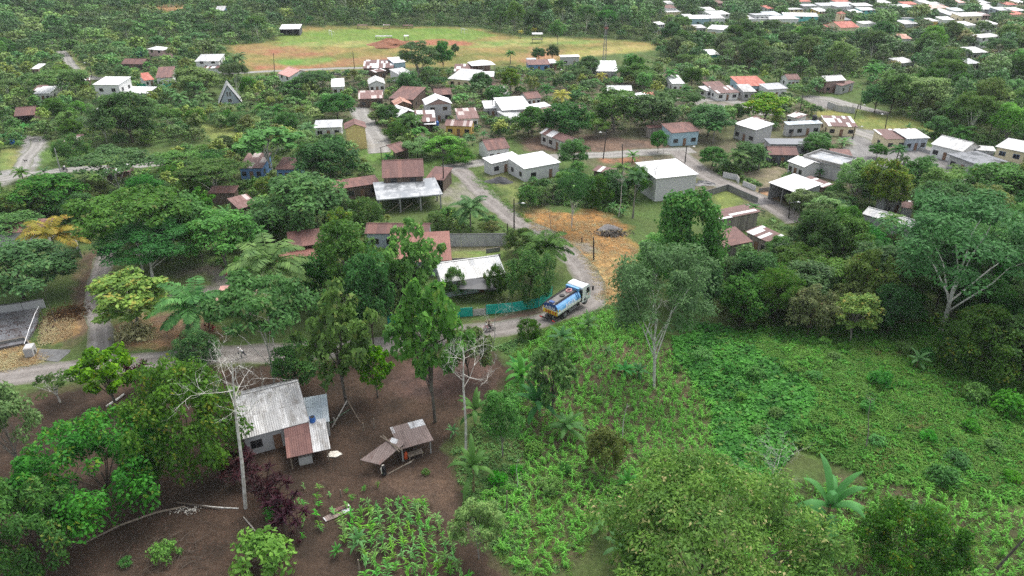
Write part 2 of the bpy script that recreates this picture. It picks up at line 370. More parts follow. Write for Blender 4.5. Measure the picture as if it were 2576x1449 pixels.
# ---------------------------------------------------------------- the land: one sheet with its kinds of soil
def vnoise(x, y, s, seed=0, oct=4):
    out = np.zeros_like(np.asarray(x, float)); a = 1.0; tot = 0
    r = np.random.default_rng(seed)
    for o in range(oct):
        g = r.random((64, 64)); fx = np.asarray(x, float) / s * 2 ** o + 13.7 * o; fy = np.asarray(y, float) / s * 2 ** o + 7.1 * o
        ix = np.floor(fx).astype(int); iy = np.floor(fy).astype(int); tx = fx - ix; ty = fy - iy
        tx = tx * tx * (3 - 2 * tx); ty = ty * ty * (3 - 2 * ty)
        q = lambda i, j: g[i % 64, j % 64]
        out += a * ((q(ix, iy) * (1 - tx) + q(ix + 1, iy) * tx) * (1 - ty) + (q(ix, iy + 1) * (1 - tx) + q(ix + 1, iy + 1) * tx) * ty)
        tot += a; a *= .55
    return out / tot
SOIL = [(-300, 985), (0, 995), (200, 975), (420, 938), (640, 915), (900, 905), (1060, 890), (1240, 880), (1290, 930), (1250, 1000), (1150, 1060), (1130, 1130), (1150, 1240), (1200, 1330), (1290, 1449), (1330, 1600), (-400, 1600)]
ORANGE = [(1300, 540), (1340, 520), (1440, 540), (1500, 520), (1560, 560), (1605, 640), (1560, 700), (1575, 770), (1500, 755), (1492, 700), (1450, 640), (1400, 600), (1340, 575)]
MAIZE = [(1290, 905), (1400, 830), (1480, 800), (1560, 770), (1660, 860), (1790, 1000), (1810, 1150), (1740, 1240), (1560, 1280), (1420, 1449), (1290, 1449), (1200, 1330), (1200, 1250), (1330, 1200), (1290, 1050)]
MAIZE2 = [(1980, 1220), (2180, 1200), (2330, 1230), (2576, 1280), (2650, 1600), (1900, 1600), (1850, 1400)]
VINES = [(1690, 850), (1800, 840), (1900, 880), (2010, 930), (2060, 1010), (2010, 1110), (1960, 1180), (1880, 1240), (1760, 1230), (1810, 1150), (1790, 1010), (1700, 900)]
KNOLL = [(1800, 850), (2000, 820), (2280, 815), (2700, 860), (2700, 1280), (2400, 1240), (2200, 1200), (2010, 1120), (2070, 1010), (2010, 930), (1900, 880)]
FIELD = [(560, 116), (700, 104), (760, 68), (1000, 66), (1190, 70), (1300, 93), (1500, 98), (1645, 108), (1650, 122), (1500, 135), (1390, 165), (1110, 168), (900, 176), (640, 182), (600, 160)]
PITCH_ = [(718, 80), (880, 73), (1180, 71), (1250, 90), (1180, 102), (1010, 103), (900, 106), (750, 108), (690, 104)]
zones = [  # polygon, colour a, colour b, noise size, edge wobble (photo-independent, metres)
 (SOIL, (.066, .044, .031), (.036, .026, .019), 3.0, 1.2),
 ([(900, 1190), (1100, 1180), (1160, 1240), (1190, 1330), (1100, 1300), (1000, 1260)], (.125, .082, .056), (.075, .053, .04), 2.5, 1.5),
 ([(1000, 930), (1130, 900), (1240, 885), (1250, 960), (1120, 1010), (960, 1000)], (.10, .062, .05), (.055, .038, .032), 2.0, 2),
 (ORANGE, (.33, .175, .06), (.19, .11, .045), 3.0, 2.0),
 ([(1490, 640), (1600, 640), (1565, 700), (1575, 770), (1505, 755), (1500, 700)], (.42, .29, .12), (.27, .165, .07), 2.5, 1.5),
 ([(1440, 610), (1480, 612), (1510, 635), (1470, 640)], (.22, .21, .19), (.17, .15, .12), 2, 1),
 (MAIZE, (.10, .074, .048), (.06, .068, .03), 2.2, 2.0),
 ([(1390, 820), (1480, 805), (1640, 850), (1650, 930), (1550, 890), (1450, 860)], (.125, .085, .06), (.06, .075, .03), 1.8, 2.5),
 (MAIZE2, (.085, .068, .042), (.05, .062, .024), 2.2, 2.0),
 (VINES, (.05, .09, .02), (.045, .04, .022), 2.0, 1.5),
 (KNOLL, (.11, .19, .04), (.075, .14, .03), 4.0, 2.0),
 ([(2180, 1150), (2240, 1145), (2300, 1180), (2230, 1200)], (.05, .04, .03), (.07, .09, .03), 1.5, 1.5),
 ([(2400, 1060), (2480, 1062), (2560, 1080), (2480, 1095)], (.035, .03, .022), (.05, .07, .02), 1.5, 1),
 (FIELD, (.22, .16, .06), (.115, .125, .034), 11, 5.0),
 (PITCH_, (.10, .175, .03), (.135, .18, .042), 9, 2.0),
 ([(700, 110), (900, 100), (1180, 108), (1330, 95), (1560, 105), (1300, 118), (900, 118), (690, 118)], (.12, .185, .045), (.24, .22, .08), 7, 4),
 ([(1100, 98), (1160, 104), (1200, 108), (1190, 116), (1030, 114), (930, 112)], (.25, .10, .06), (.22, .14, .06), 8, 3),
 ([(600, 113), (740, 117), (860, 136), (720, 143), (600, 135)], (.24, .105, .06), (.20, .15, .06), 9, 4),
 ([(690, 148), (830, 147), (850, 158), (700, 166)], (.085, .19, .03), (.14, .18, .05), 7, 3),
 ([(860, 150), (960, 140), (1010, 146), (970, 162), (860, 168), (760, 172), (640, 176), (620, 160), (780, 168)], (.24, .10, .058), (.20, .15, .065), 7, 3),
 ([(1330, 118), (1420, 125), (1400, 150), (1310, 160)], (.26, .125, .07), (.25, .17, .08), 7, 4),
 ([(1420, 132), (1520, 118), (1640, 112), (1640, 126), (1500, 140), (1430, 150)], (.20, .20, .055), (.28, .22, .09), 7, 3),
 # village yards and lanes
 ([(640, 190), (900, 178), (1200, 172), (1700, 172), (2050, 250), (2230, 330), (2200, 480), (1800, 560), (1300, 340), (900, 400), (880, 300), (640, 240)], (.085, .095, .042), (.12, .10, .075), 6, 3),
 ([(1300, 350), (1400, 340), (1500, 345), (1640, 350), (1700, 372), (1500, 386), (1400, 384), (1330, 380)], (.16, .105, .075), (.095, .07, .055), 4, 2),
 ([(1500, 395), (1640, 396), (1600, 410), (1510, 410)], (.24, .12, .07), (.12, .09, .06), 3, 1.5),
 ([(2010, 240), (2100, 245), (2190, 275), (2260, 300), (2200, 310), (2060, 268)], (.22, .21, .20), (.17, .16, .15), 4, 1),
 ([(2020, 285), (2150, 272), (2300, 300), (2370, 330), (2230, 335), (2080, 300)], (.20, .19, .06), (.11, .15, .04), 4, 2),
 ([(2080, 320), (2240, 330), (2270, 355), (2500, 400), (2576, 420), (2576, 480), (2380, 460), (2300, 440), (2160, 430), (2060, 400), (2150, 365)], (.22, .215, .21), (.155, .15, .145), 4, 1.5),
 ([(1790, 485), (1850, 470), (1880, 500), (1850, 540), (1770, 540)], (.15, .18, .05), (.10, .13, .04), 3, 1),
 ([(1840, 440), (1960, 410), (2000, 425), (1940, 470), (1880, 470)], (.19, .16, .115), (.14, .13, .07), 3, 1.5),
 ([(1900, 480), (1960, 485), (1960, 515), (1900, 505)], (.30, .17, .09), (.22, .16, .12), 3, 1),
 ([(1740, 250), (1830, 245), (1900, 258), (1890, 282), (1800, 268), (1745, 264)], (.20, .19, .18), (.16, .14, .10), 4, 1.5),
 ([(1270, 470), (1200, 440), (1230, 420), (1330, 460), (1420, 470), (1380, 520), (1300, 540)], (.13, .16, .05), (.10, .10, .05), 3, 2),
 ([(1110, 470), (1180, 455), (1230, 500), (1150, 520), (1090, 510)], (.19, .18, .15), (.12, .14, .06), 3, 1.5),
 ([(940, 330), (1000, 345), (1160, 360), (1200, 400), (1080, 420), (960, 420), (890, 390)], (.09, .16, .035), (.07, .12, .03), 4, 2),
 ([(1110, 620), (1280, 618), (1270, 650), (1140, 665)], (.11, .20, .045), (.15, .155, .06), 3, 1),
 ([(1110, 612), (1290, 605), (1290, 628), (1115, 634)], (.15, .135, .085), (.11, .12, .05), 3, 1),
 ([(430, 680), (560, 660), (640, 670), (640, 720), (540, 740), (420, 750)], (.15, .14, .12), (.10, .09, .065), 4, 1.5),
 ([(400, 695), (520, 690), (540, 715), (420, 745)], (.11, .155, .04), (.10, .12, .045), 3, 1.5),
 ([(200, 640), (280, 620), (290, 680), (262, 760), (250, 820), (160, 880), (190, 740)], (.135, .095, .06), (.085, .062, .047), 2.5, 1.5),
 ([(290, 815), (440, 780), (520, 800), (560, 850), (440, 880), (300, 870)], (.24, .145, .08), (.13, .09, .06), 2.5, 1.5),
 ([(-80, 870), (60, 868), (125, 900), (60, 930), (-80, 945)], (.36, .23, .09), (.24, .155, .07), 2, 1),
 ([(120, 800), (190, 780), (200, 840), (120, 870)], (.27, .17, .075), (.17, .11, .055), 2, 1),
 ([(0, 370), (70, 370), (60, 420), (0, 445)], (.13, .18, .05), (.20, .18, .07), 4, 2),
 ([(60, 340), (125, 345), (90, 430), (0, 470), (-60, 480), (-60, 440), (40, 425)], (.24, .235, .225), (.18, .17, .155), 3, 1),
 ([(100, 380), (330, 370), (360, 420), (120, 425)], (.10, .17, .04), (.07, .12, .03), 4, 2),
 ([(500, 315), (600, 315), (620, 345), (520, 350)], (.17, .21, .06), (.14, .16, .05), 3, 2),
 ([(150, 130), (180, 128), (215, 160), (240, 195), (210, 195), (180, 175)], (.14, .175, .05), (.2, .19, .1), 3, 2),
 ([(1370, 735), (1395, 755), (1370, 800), (1290, 815), (1180, 810), (1290, 790), (1360, 775)], (.15, .10, .075), (.09, .075, .055), 2, 1),
 ([(375, 18), (410, 12), (470, 14), (500, 32), (450, 36), (420, 30)], (.42, .25, .13), (.36, .22, .10), 6, 4),
]
def build_ground():
    na, nr = 620, 760
    ang = np.linspace(-R(58), R(58), na)
    dep = np.concatenate([np.linspace(R(72), R(3.2), nr - 14), np.linspace(R(3.0), R(0.75), 14)])
    rad = CAMZ / np.tan(dep)
    A, D = np.meshgrid(ang, rad); X = D * np.sin(A); Y = D * np.cos(A); Z = T(X, Y)
    col = np.zeros(X.shape + (3,))
    n0 = vnoise(X, Y, 5.0, 1)[..., None]; n1 = vnoise(X, Y, 28, 2)[..., None]
    col[:] = np.array((.050, .095, .024)) * (1 - n0) * 1.3 + np.array((.085, .095, .036)) * n0 * .8
    for i, (pl, a, b, s, wob) in enumerate(zones):
        wp = wpoly(pl); q = np.array(wp)
        sel = (X > q[:, 0].min() - 2 * wob) & (X < q[:, 0].max() + 2 * wob) & (Y > q[:, 1].min() - 2 * wob) & (Y < q[:, 1].max() + 2 * wob)
        x = X[sel]; y = Y[sel]
        acc = np.zeros(len(x))
        for k in range(5):   # soft, uneven edge
            dx = (vnoise(x, y, 3.0 + wob, 50 + i + 100 * k) - .5) * 4.5 * wob; dy = (vnoise(x, y, 3.0 + wob, 150 + i + 100 * k) - .5) * 4.5 * wob
            acc += pip(x + dx, y + dy, wp)
        acc = (acc / 5)[:, None]
        n = np.clip((vnoise(x, y, s, 300 + i) - .3) / .4, 0, 1)[:, None]
        c = np.array(a) * (1 - n) + np.array(b) * n
        col[sel] = col[sel] * (1 - acc) + c * acc
    sp = rng.random(X.shape)[..., None]
    col *= .82 + .36 * sp
    V = np.stack([X, Y, Z], -1).reshape(-1, 3); i = np.arange(na * nr).reshape(nr, na)
    Q = np.stack([i[:-1, :-1], i[1:, :-1], i[1:, 1:], i[:-1, 1:]], -1).reshape(-1, 4)[:, ::-1]
    m, nt, b = newmat("soil_and_turf")
    at = nd(nt, "VertexColor", layer_name="Col"); tc = nd(nt, "TexCoord"); P = tc.outputs['Object']
    a1 = noise(nt, P, 1.3, 6, .75); a2 = noise(nt, P, 9.0, 4, .8)
    h = nd(nt, "HueSaturation", {'Color': at.outputs[0]})
    nt.links.new(math_(nt, 'ADD', math_(nt, 'ADD', math_(nt, 'MULTIPLY', a1, 1.1), math_(nt, 'MULTIPLY', a2, .9)), .02), h.inputs['Value'])
    nt.links.new(h.outputs[0], b.inputs['Base Color']); b.inputs['Roughness'].default_value = .95; b.inputs['Specular IOR Level'].default_value = .12
    bump(nt, math_(nt, 'ADD', a1, a2), .7, .12, b)
    o = link(bpy.data.objects.new("ground", npmesh("ground", V, Q, m, col.reshape(-1, 3)))); tag(o, kind="structure")
build_ground()
# ---------------------------------------------------------------- roads and lanes
def roadmat(name, a, bcol, wet=.0):
    m, nt, b = newmat(name); tc = nd(nt, "TexCoord"); P = tc.outputs['Object']
    at = nd(nt, "VertexColor", layer_name="Col"); lat = nd(nt, "SeparateColor", {0: at.outputs[0]}).outputs[0]
    vo = nd(nt, "TexVoronoi", {'Vector': P, 'Scale': 5.5}); sp = ramp(nt, vo.outputs['Distance'], .05, .5)
    n = noise(nt, P, .55, 6, .7); n2 = noise(nt, P, 6.0, 3, .8)
    col = mix(nt, ramp(nt, n, .36, .66), a, bcol)
    col = mix(nt, math_(nt, 'MULTIPLY', ramp(nt, n2, .58, .7), .6), col, tuple(min(1, x * 1.9) for x in a))
    col = mix(nt, math_(nt, 'MULTIPLY', math_(nt, 'SUBTRACT', 1.0, ramp(nt, n2, .28, .45)), .6), col, tuple(x * .45 for x in bcol))
    rut = math_(nt, 'SUBTRACT', 1.0, ramp(nt, math_(nt, 'ABSOLUTE', math_(nt, 'SUBTRACT', math_(nt, 'ADD', lat, math_(nt, 'MULTIPLY', math_(nt, 'SUBTRACT', n, .5), .3)), .45)), .06, .22))
    col = mix(nt, math_(nt, 'MULTIPLY', rut, .45), col, tuple(x * 1.35 for x in a))
    ver = ramp(nt, math_(nt, 'ADD', lat, math_(nt, 'MULTIPLY', math_(nt, 'SUBTRACT', n2, .5), 1.1)), .72, 1.05)
    col = mix(nt, math_(nt, 'MULTIPLY', ver, .8), col, (.085, .105, .04))
    nt.links.new(col, b.inputs['Base Color'])
    pud = ramp(nt, noise(nt, P, .28, 2, .5), .60, .66)
    nt.links.new(math_(nt, 'SUBTRACT', .9, math_(nt, 'MULTIPLY', pud, wet)), b.inputs['Roughness']); b.inputs['Specular IOR Level'].default_value = .3
    bump(nt, math_(nt, 'ADD', n2, sp), .6, .05, b)
    return m
GRAVEL = roadmat("gravel_road", (.195, .178, .165), (.135, .120, .108), .5)
GREYRD = roadmat("grey_gravel_lane", (.235, .225, .21), (.175, .165, .15), .6)
def smooth_line(pts, step=1.2):
    P = np.array([(p.x, p.y) for p in pts]); out = []
    for i in range(len(P) - 1):
        p0 = P[max(i - 1, 0)]; p1 = P[i]; p2 = P[i + 1]; p3 = P[min(i + 2, len(P) - 1)]
        n = max(2, int(np.linalg.norm(p2 - p1) / step))
        for k in range(n):
            t = k / n
            out.append(.5 * ((2 * p1) + (p2 - p0) * t + (2 * p0 - 5 * p1 + 4 * p2 - p3) * t * t + (3 * p1 - p0 - 3 * p2 + p3) * t ** 3))
    out.append(P[-1]); return np.array(out)
ROADS = []
def road(name, pts, width, mat, lift=.05):
    L = smooth_line([gp(*p) for p in pts]); ROADS.append((L, width)); d = np.gradient(L, axis=0); d /= np.linalg.norm(d, axis=1)[:, None] + 1e-9
    nrm = np.stack([-d[:, 1], d[:, 0]], 1); k = 7; V = []
    for j in range(k):
        s = (j / (k - 1) - .5) * width
        wob = (vnoise(L[:, 0], L[:, 1], 3.0, 900 + j) - .5) * 1.6 if j in (0, k - 1) else 0
        p = L + nrm * (s + wob)[:, None] if j in (0, k - 1) else L + nrm * s
        V.append(np.concatenate([p, (T(p[:, 0], p[:, 1]) + lift - (.045 if j in (0, k - 1) else 0))[:, None]], 1))
    n = len(L); V = np.stack(V, 1).reshape(-1, 3); i = np.arange(n * k).reshape(n, k)
    Q = np.stack([i[:-1, :-1], i[1:, :-1], i[1:, 1:], i[:-1, 1:]], -1).reshape(-1, 4)
    f = V[Q[0]]; 
    if np.cross(f[1] - f[0], f[2] - f[0])[2] < 0: Q = Q[:, ::-1]
    tag(link(bpy.data.objects.new(name, npmesh(name, V, Q, mat, np.tile(np.repeat(np.abs(np.linspace(-1, 1, k))[:, None], 3, 1), (n, 1))))), kind="structure")
road("gravel_road", [(-220, 975), (-60, 960), (100, 940), (250, 922), (420, 905), (560, 893), (700, 888), (820, 878), (960, 868), (1080, 853), (1180, 838), (1288, 822), (1363, 806), (1438, 780), (1480, 760), (1489, 735), (1478, 700), (1463, 675), (1435, 643), (1405, 612), (1350, 582), (1300, 558), (1268, 532), (1235, 505), (1205, 478), (1180, 450), (1150, 425)], 5.2, GRAVEL)
road("village_road", [(1120, 424), (1200, 410), (1300, 402), (1400, 395), (1480, 391), (1540, 389), (1663, 381), (1745, 378)], 6.0, GREYRD, .06)
road("village_road", [(1700, 380), (1725, 400), (1765, 432), (1813, 460), (1875, 485), (1930, 512), (1975, 538), (2010, 560)], 6.0, GRAVEL, .07)
road("lane", [(262, 930), (255, 870), (247, 800), (236, 745), (247, 700), (262, 655), (276, 620)], 3.4, GRAVEL, .06)
road("lane", [(955, 385), (950, 355), (930, 325), (912, 295), (900, 270)], 7.0, GREYRD)
road("field_road", [(560, 186), (644, 181), (760, 176), (860, 172), (1010, 170)], 4.5, GREYRD)
road("lane", [(152, 128), (168, 145), (178, 165), (197, 182), (230, 196), (262, 197)], 4.5, GREYRD)
road("lane", [(-80, 460), (0, 452), (60, 440), (130, 431), (220, 424), (330, 418), (420, 410)], 5.0, GREYRD)
road("lane", [(98, 350), (90, 372), (66, 398), (52, 432)], 4.0, GREYRD, .06)
road("lane", [(1670, 250), (1750, 252), (1820, 252), (1888, 268), (1930, 290)], 6.0, GREYRD)
road("lane", [(2035, 243), (2090, 250), (2144, 265), (2230, 286)], 5.5, GREYRD)
road("lane", [(2110, 320), (2157, 333), (2210, 352), (2240, 380)], 6.0, GREYRD)
# ---------------------------------------------------------------- houses
LAND = []      # landmarks: (short name, x, y)
KEEP = []      # photo polygons that show a house or open ground: no tree may stand in front of them
FOOT = []      # house footprints on the ground
def window(mb_parent, x, y, z, wd, ht, axis, sgn, frame=FRAMED, glass=GLASS):
    """frame standing 3 cm out of the wall, pane 1 cm out of the frame"""
    def bx(mb, a, b, c, d, t0, t1):
        if axis == 'x': mb.box(a, b, min(y + sgn * t0, y + sgn * t1), max(y + sgn * t0, y + sgn * t1), c, d)
        else: mb.box(min(x + sgn * t0, x + sgn * t1), max(x + sgn * t0, x + sgn * t1), a, b, c, d)
    c = x if axis == 'x' else y
    m = MB(); bx(m, c - wd / 2 - .07, c + wd / 2 + .07, z - .07, z + ht + .07, -.02, .035); f = m.build("window", frame, mb_parent)
    m = MB(); bx(m, c - wd / 2, c - .03, z, z + ht, .0, .05); bx(m, c + .03, c + wd / 2, z, z + ht, .0, .05); m.build("pane", glass, f)
def house(t, A, B, C, h, roof, rmat, wmat, label, rise=None, rf=.5, ov=.35, nwin=None, open_=False, up=False, name='house', cat='house', wcol=FRAMED, side=1, door=True, gable=None, keep=True, minD=2.0, maxD=99):
    """eave corners A (front left), B (front right), C (back right) as seen in the photo, at eave height h"""
    g0 = gp(*tp(t, *A)); z0 = float(T(g0.x, g0.y))
    a = gp(*tp(t, *A), z=z0 + h); b = gp(*tp(t, *B), z=z0 + h); c = gp(*tp(t, *C), z=z0 + h)
    ex = (b - a); ex.z = 0; W = ex.length; ex.normalize(); ey = Vector((-ex.y, ex.x, 0)); D = min(maxD, max(minD, (c - b).dot(ey)))
    ctr = a + ex * W / 2 + ey * D / 2; z0 = float(T(ctr.x, ctr.y)); rz = math.atan2(ex.y, ex.x)
    root = empty(name, (ctr.x, ctr.y, z0), rz); tag(root, label, cat)
    x0, x1, y0, y1 = -W / 2, W / 2, -D / 2, D / 2
    ov = min(ov, W * .12, D * .12); wx0, wx1, wy0, wy1 = x0 + ov, x1 - ov, y0 + ov, y1 - ov
    if rise is None: rise = {'w': .2 * D, 'd': .2 * W, 'm': .13 * D, 'h': .16 * min(W, D), 'f': 0}.get(roof[0], 0)
    rise = min(rise, 3.5); th = .07
    rm = MB(); sh = .09      # walls reach up to the sheet
    wall = MB(); zb = -.6
    def wallquad(p, q, zp, zq): wall.poly([(p[0], p[1], zb), (q[0], q[1], zb), (q[0], q[1], zq), (p[0], p[1], zp)])
    top = lambda x, y: h
    if roof[0] == 'w':
        yr = y1 - D * rf if rf != .5 else 0.0
        rm.slab([(x0, y0, h), (x1, y0, h), (x1, yr, h + rise), (x0, yr, h + rise)], th)
        rm.slab([(x1, y1, h), (x0, y1, h), (x0, yr + .004, h + rise), (x1, yr + .004, h + rise)], th)
        rm.box(x0, x1, yr - .16, yr + .16, h + rise + .005, h + rise + .045)
        top = lambda x, y: h + rise * ((y - y0) / (yr - y0) if y <= yr else (y1 - y) / (y1 - yr))
    elif roof[0] == 'd':
        rm.slab([(x0, y1, h), (x0, y0, h), (0, y0, h + rise), (0, y1, h + rise)], th)
        rm.slab([(x1, y0, h), (x1, y1, h), (0.004, y1, h + rise), (0.004, y0, h + rise)], th)
        rm.box(-.16, .16, y0, y1, h + rise + .005, h + rise + .045)
        top = lambda x, y: h + rise * (1 - abs(x) / x1)
    elif roof[0] == 'm':
        rm.slab([(x0, y0, h), (x1, y0, h), (x1, y1, h + rise), (x0, y1, h + rise)], th)
        top = lambda x, y: h + rise * (y - y0) / D
    elif roof[0] == 'h':
        r_ = min(W, D) / 2 * .98
        if W >= D: p, q = (x0 + r_, 0, h + rise), (x1 - r_, 0, h + rise)
        else: p, q = (0, y0 + r_, h + rise), (0, y1 - r_, h + rise)
        c0, c1, c2, c3 = (x0, y0, h), (x1, y0, h), (x1, y1, h), (x0, y1, h)
        if W >= D: fs = [[c0, c1, q, p], [c2, c3, p, q], [c1, c2, q], [c3, c0, p]]
        else: fs = [[c1, c2, q, p], [c3, c0, p, q], [c0, c1, p], [c2, c3, q]]
        for f in fs: rm.slab(f, th)
    else:
        rm.slab([(x0, y0, h), (x1, y0, h), (x1, y1, h), (x0, y1, h)], .22); th = .22
    o = rm.build("roof", RM[rmat] if isinstance(rmat, str) else rmat, root)
    if 'p' in roof[1:]:
        pm = MB(); ph = .55
        for (q0, q1, q2, q3) in ((x0, x1, y0, y0 + .15), (x0, x1, y1 - .15, y1), (x0, x0 + .15, y0 + .15, y1 - .15), (x1 - .15, x1, y0 + .15, y1 - .15)): pm.box(q0, q1, q2, q3, h + .004, h + ph)
        pm.build("parapet", WM['mould'], root)
    wm_ = WM[wmat] if isinstance(wmat, str) else wmat
    c4_ = [(wx0, wy0), (wx1, wy0), (wx1, wy1), (wx0, wy1)]
    tz = lambda p: top(*p) - th - .01
    post = MB()
    if open_:
        for i in range(4):
            if open_ == 'front' and i != 0 or open_ == 'back' and i == 2: 
                p, q = c4_[i], c4_[(i + 1) % 4]; wallquad(p, q, tz(p), tz(q))
        nx = max(2, int(W / 3.6) + 1)
        for k in range(nx):
            x = wx0 + (wx1 - wx0) * k / (nx - 1)
            for y in ((wy0,) if open_ == 'front' else (wy0, wy1)):
                pm = MB(); pm.box(x - .07, x + .07, y - .07, y + .07, zb, top(x, y) - th - .01); pm.build("post", POST if 'rust' in str(rmat) else CONC, root)
    else:
        for i in range(4):
            p, q = c4_[i], c4_[(i + 1) % 4]
            if roof[0] == 'd' and i in (0, 2):
                mx = ((p[0] + q[0]) / 2, p[1])
                wall.poly([(p[0], p[1], zb), (q[0], q[1], zb), (q[0], q[1], tz(q)), (0, p[1], h + rise - th - .01), (p[0], p[1], tz(p))])
            elif roof[0] == 'w' and i in (1, 3):
                wall.poly([(p[0], p[1], zb), (q[0], q[1], zb), (q[0], q[1], tz(q)), (p[0], yr, h + rise - th - .01), (p[0], p[1], tz(p))])
            else: wallquad(p, q, tz(p), tz(q))
    if wall.v: wall.build("wall", wm_, root)
    if gable is not None and roof[0] == 'd':
        gm = MB(); hw = (wx1 - wx0) / 2 * .96; k_ = rise * hw / x1
        gm.poly([(-hw, wy0 - .03, h - th - .02), (hw, wy0 - .03, h - th - .02), (0, wy0 - .03, h - th - .02 + k_)]); gm.poly([(hw, wy0 - .004, h - .09), (-hw, wy0 - .004, h - .09), (0, wy0 - .004, h - .09 + k_)]); gm.build("gable", WM[gable], root)
    if not open_ and nwin != 0:
        lev = [0.0] if h < 4.6 else [0.0, 2.7]
        for li, zf in enumerate(lev):
            n = nwin if nwin is not None else (1 if W < 5 else 2 if W < 10 else 3)
            slots = n + (1 if door and li == 0 else 0); hz = min(1.0, h * .36)
            for k in range(slots):
                x = wx0 + (wx1 - wx0) * (k + .5) / slots
                if door and li == 0 and k == slots // 2:
                    dm = MB(); dm.box(x - .45, x + .45, wy0 - .05, wy0 + .02, -.1, min(2.05, h - .3)); d_ = dm.build("door", DOOR, root)
                    hm = MB(); hm.box(x + .32, x + .38, wy0 - .1, wy0 - .05, .95, 1.05); hm.build("handle", METAL, d_)
                else: window(root, x, wy0, zf + .95 if h > 2.3 else .8, min(1.3, (wx1 - wx0) / slots * .5), hz, 'x', -1, wcol)
            if D > 4.5:
                ns = 1 if D < 8 else 2
                for k in range(ns):
                    y = wy0 + (wy1 - wy0) * (k + .5) / ns
                    for s_ in ((1, -1) if side == 2 else ((1,) if ctr.x < 0 else (-1,))):
                        window(root, wx1 if s_ > 0 else wx0, y, zf + .95, 1.1, hz, 'y', s_, wcol)
    sh_ = label.split(' with ')[0].split(' beside ')[0].split(' behind ')[0].split(' under ')[0].split(' near ')[0].split(' left of ')[0]
    LAND.append([sh_, ctr.x, ctr.y])
    FOOT.append((ctr.x, ctr.y, W, D, rz))
    if keep:
        mw = root_matrix(ctr.x, ctr.y, z0, rz)
        P = [mw @ Vector(p) for p in ((x0, y0, h), (x1, y0, h), (x1, y1, h + (rise if roof[0] == 'm' else 0)), (x0, y1, h + (rise if roof[0] == 'm' else 0)))]
        KEEP.append([proj(p.x, p.y, p.z) for p in P])
        fw = [mw @ Vector(p) for p in ((x0, y0, h), (x1, y0, h), (x1, y0, h * .45), (x0, y0, h * .45))]
        KEEP.append([proj(p.x, p.y, p.z) for p in fw])
    if DEBUG: print("HOUSE %-60s W %.1f D %.1f h %.1f dist %.0f" % (label[:60], W, D, h, ctr.length))
    return root, W, D
DEBUG = False
def root_matrix(x, y, z, rz): return Matrix.Translation((x, y, z)) @ Matrix.Rotation(rz, 4, 'Z')
H = house
# --- far left
H('00', (2150, 62), (2246, 60), (2243, 41), 2.6, 'm', 'zinc', 'dblue', "small bright blue hut on the wooded hill")
H('00', (1473, 490), (1630, 503), (1608, 472), 5.0, 'h', 'white', 'pink', "salmon two-storey house with white hipped roof")
H('00', (1955, 613), (2203, 609), (2203, 569), 4.6, 'm', 'oldwhite', 'white', "white two-storey house with turquoise balcony band")
H('00', (2042, 690), (2208, 688), (2206, 660), 2.3, 'm', 'rustmix', 'white', "rusty lean-to beside white two-storey house with turquoise band", nwin=0)
H('00', (300, 688), (386, 687), (396, 657), 2.6, 'm', 'white', 'pink', "little pink house with white roof")
H('00', (1215, 648), (1440, 650), (1400, 615), 2.6, 'w', 'rust', 'wood', "low rusty shack below the blue water tank")
H('00', (1450, 815), (1556, 803), (1560, 757), 2.6, 'm', 'red', 'white', "small house with bright red-orange roof")
H('00', (1565, 790), (1740, 780), (1752, 717), 3.4, 'm', 'rust', 'white', "rust-roofed house beside the red-orange roof")
H('00', (928, 857), (1195, 860), (1222, 808), 6.0, 'm', 'white', 'white', "large white two-storey house with sloping white roof", wcol=FRAMED)
H('00', (1195, 933), (1485, 937), (1488, 893), 2.9, 'm', 'white', 'grey', "long white-roofed annex beside large white house")
H('00', (335, 945), (498, 941), (480, 897), 2.9, 'm', 'white', 'white', "white-roofed house with rusty back roof")
H('00', (322, 910), (440, 905), (430, 874), 3.0, 'm', 'rustmix', 'white', "rusty back shed behind a white roof", nwin=0)
H('00', (958, 1102), (1086, 1106), (1086, 1038), 3.0, 'm', 'oldwhite', 'grey', "grey house with dull white roof among trees")
H('00', (135, 1165), (345, 1150), (420, 1085), 2.5, 'w', 'rust', 'wood', "sagging rust-roofed shack with open front", open_='front')
H('00', (637, 1420), (828, 1402), (840, 1362), 2.6, 'm', 'rustspeck', 'grey', "low grey shed with flaking rusty roof")
H('00', (838, 805), (903, 800), (898, 770), 2.6, 'm', 'rustmix', 'wood', "tiny rusty shed beside the grass track")
# --- centre top
H('10', (228, 275), (436, 272), (420, 249), 3.2, 'm', 'white', 'dark', "open dark pavilion with white roof beside the football pitch", open_='front')
H('10', (216, 742), (335, 780), (462, 712), 5.0, 'w', 'salmon', 'white', "white house with salmon roof beside the field road")
H('10', (755, 872), (891, 866), (868, 816), 3.0, 'm', 'white', 'white', "small square white house with brown shutter", wcol=DOOR)
H('10', (1130, 846), (1302, 838), (1243, 787), 3.0, 'd', 'oldwhite', 'white', "white gabled house with two brown doors", wcol=DOOR)
H('10', (1075, 692), (1385, 685), (1332, 638), 2.8, 'm', 'rustmix', 'wood', "long shed with rust and white striped roof")
H('10', (1385, 642), (1512, 630), (1480, 598), 4.0, 'm', 'white', 'blue', "pale blue house with white roof beside tall tree")
H('10', (1195, 727), (1312, 707), (1296, 688), 3.0, 'm', 'rustmix', 'wood', "dark wooden house with hanging air unit")
H('10', (1455, 757), (1597, 737), (1562, 692), 3.0, 'm', 'oldwhite', 'white', "white house with broad dull roof under tall tree")
H('10', (2170, 662), (2413, 650), (2297, 616), 4.2, 'h', 'white', 'brown', "open hall with white hipped roof", open_='back')
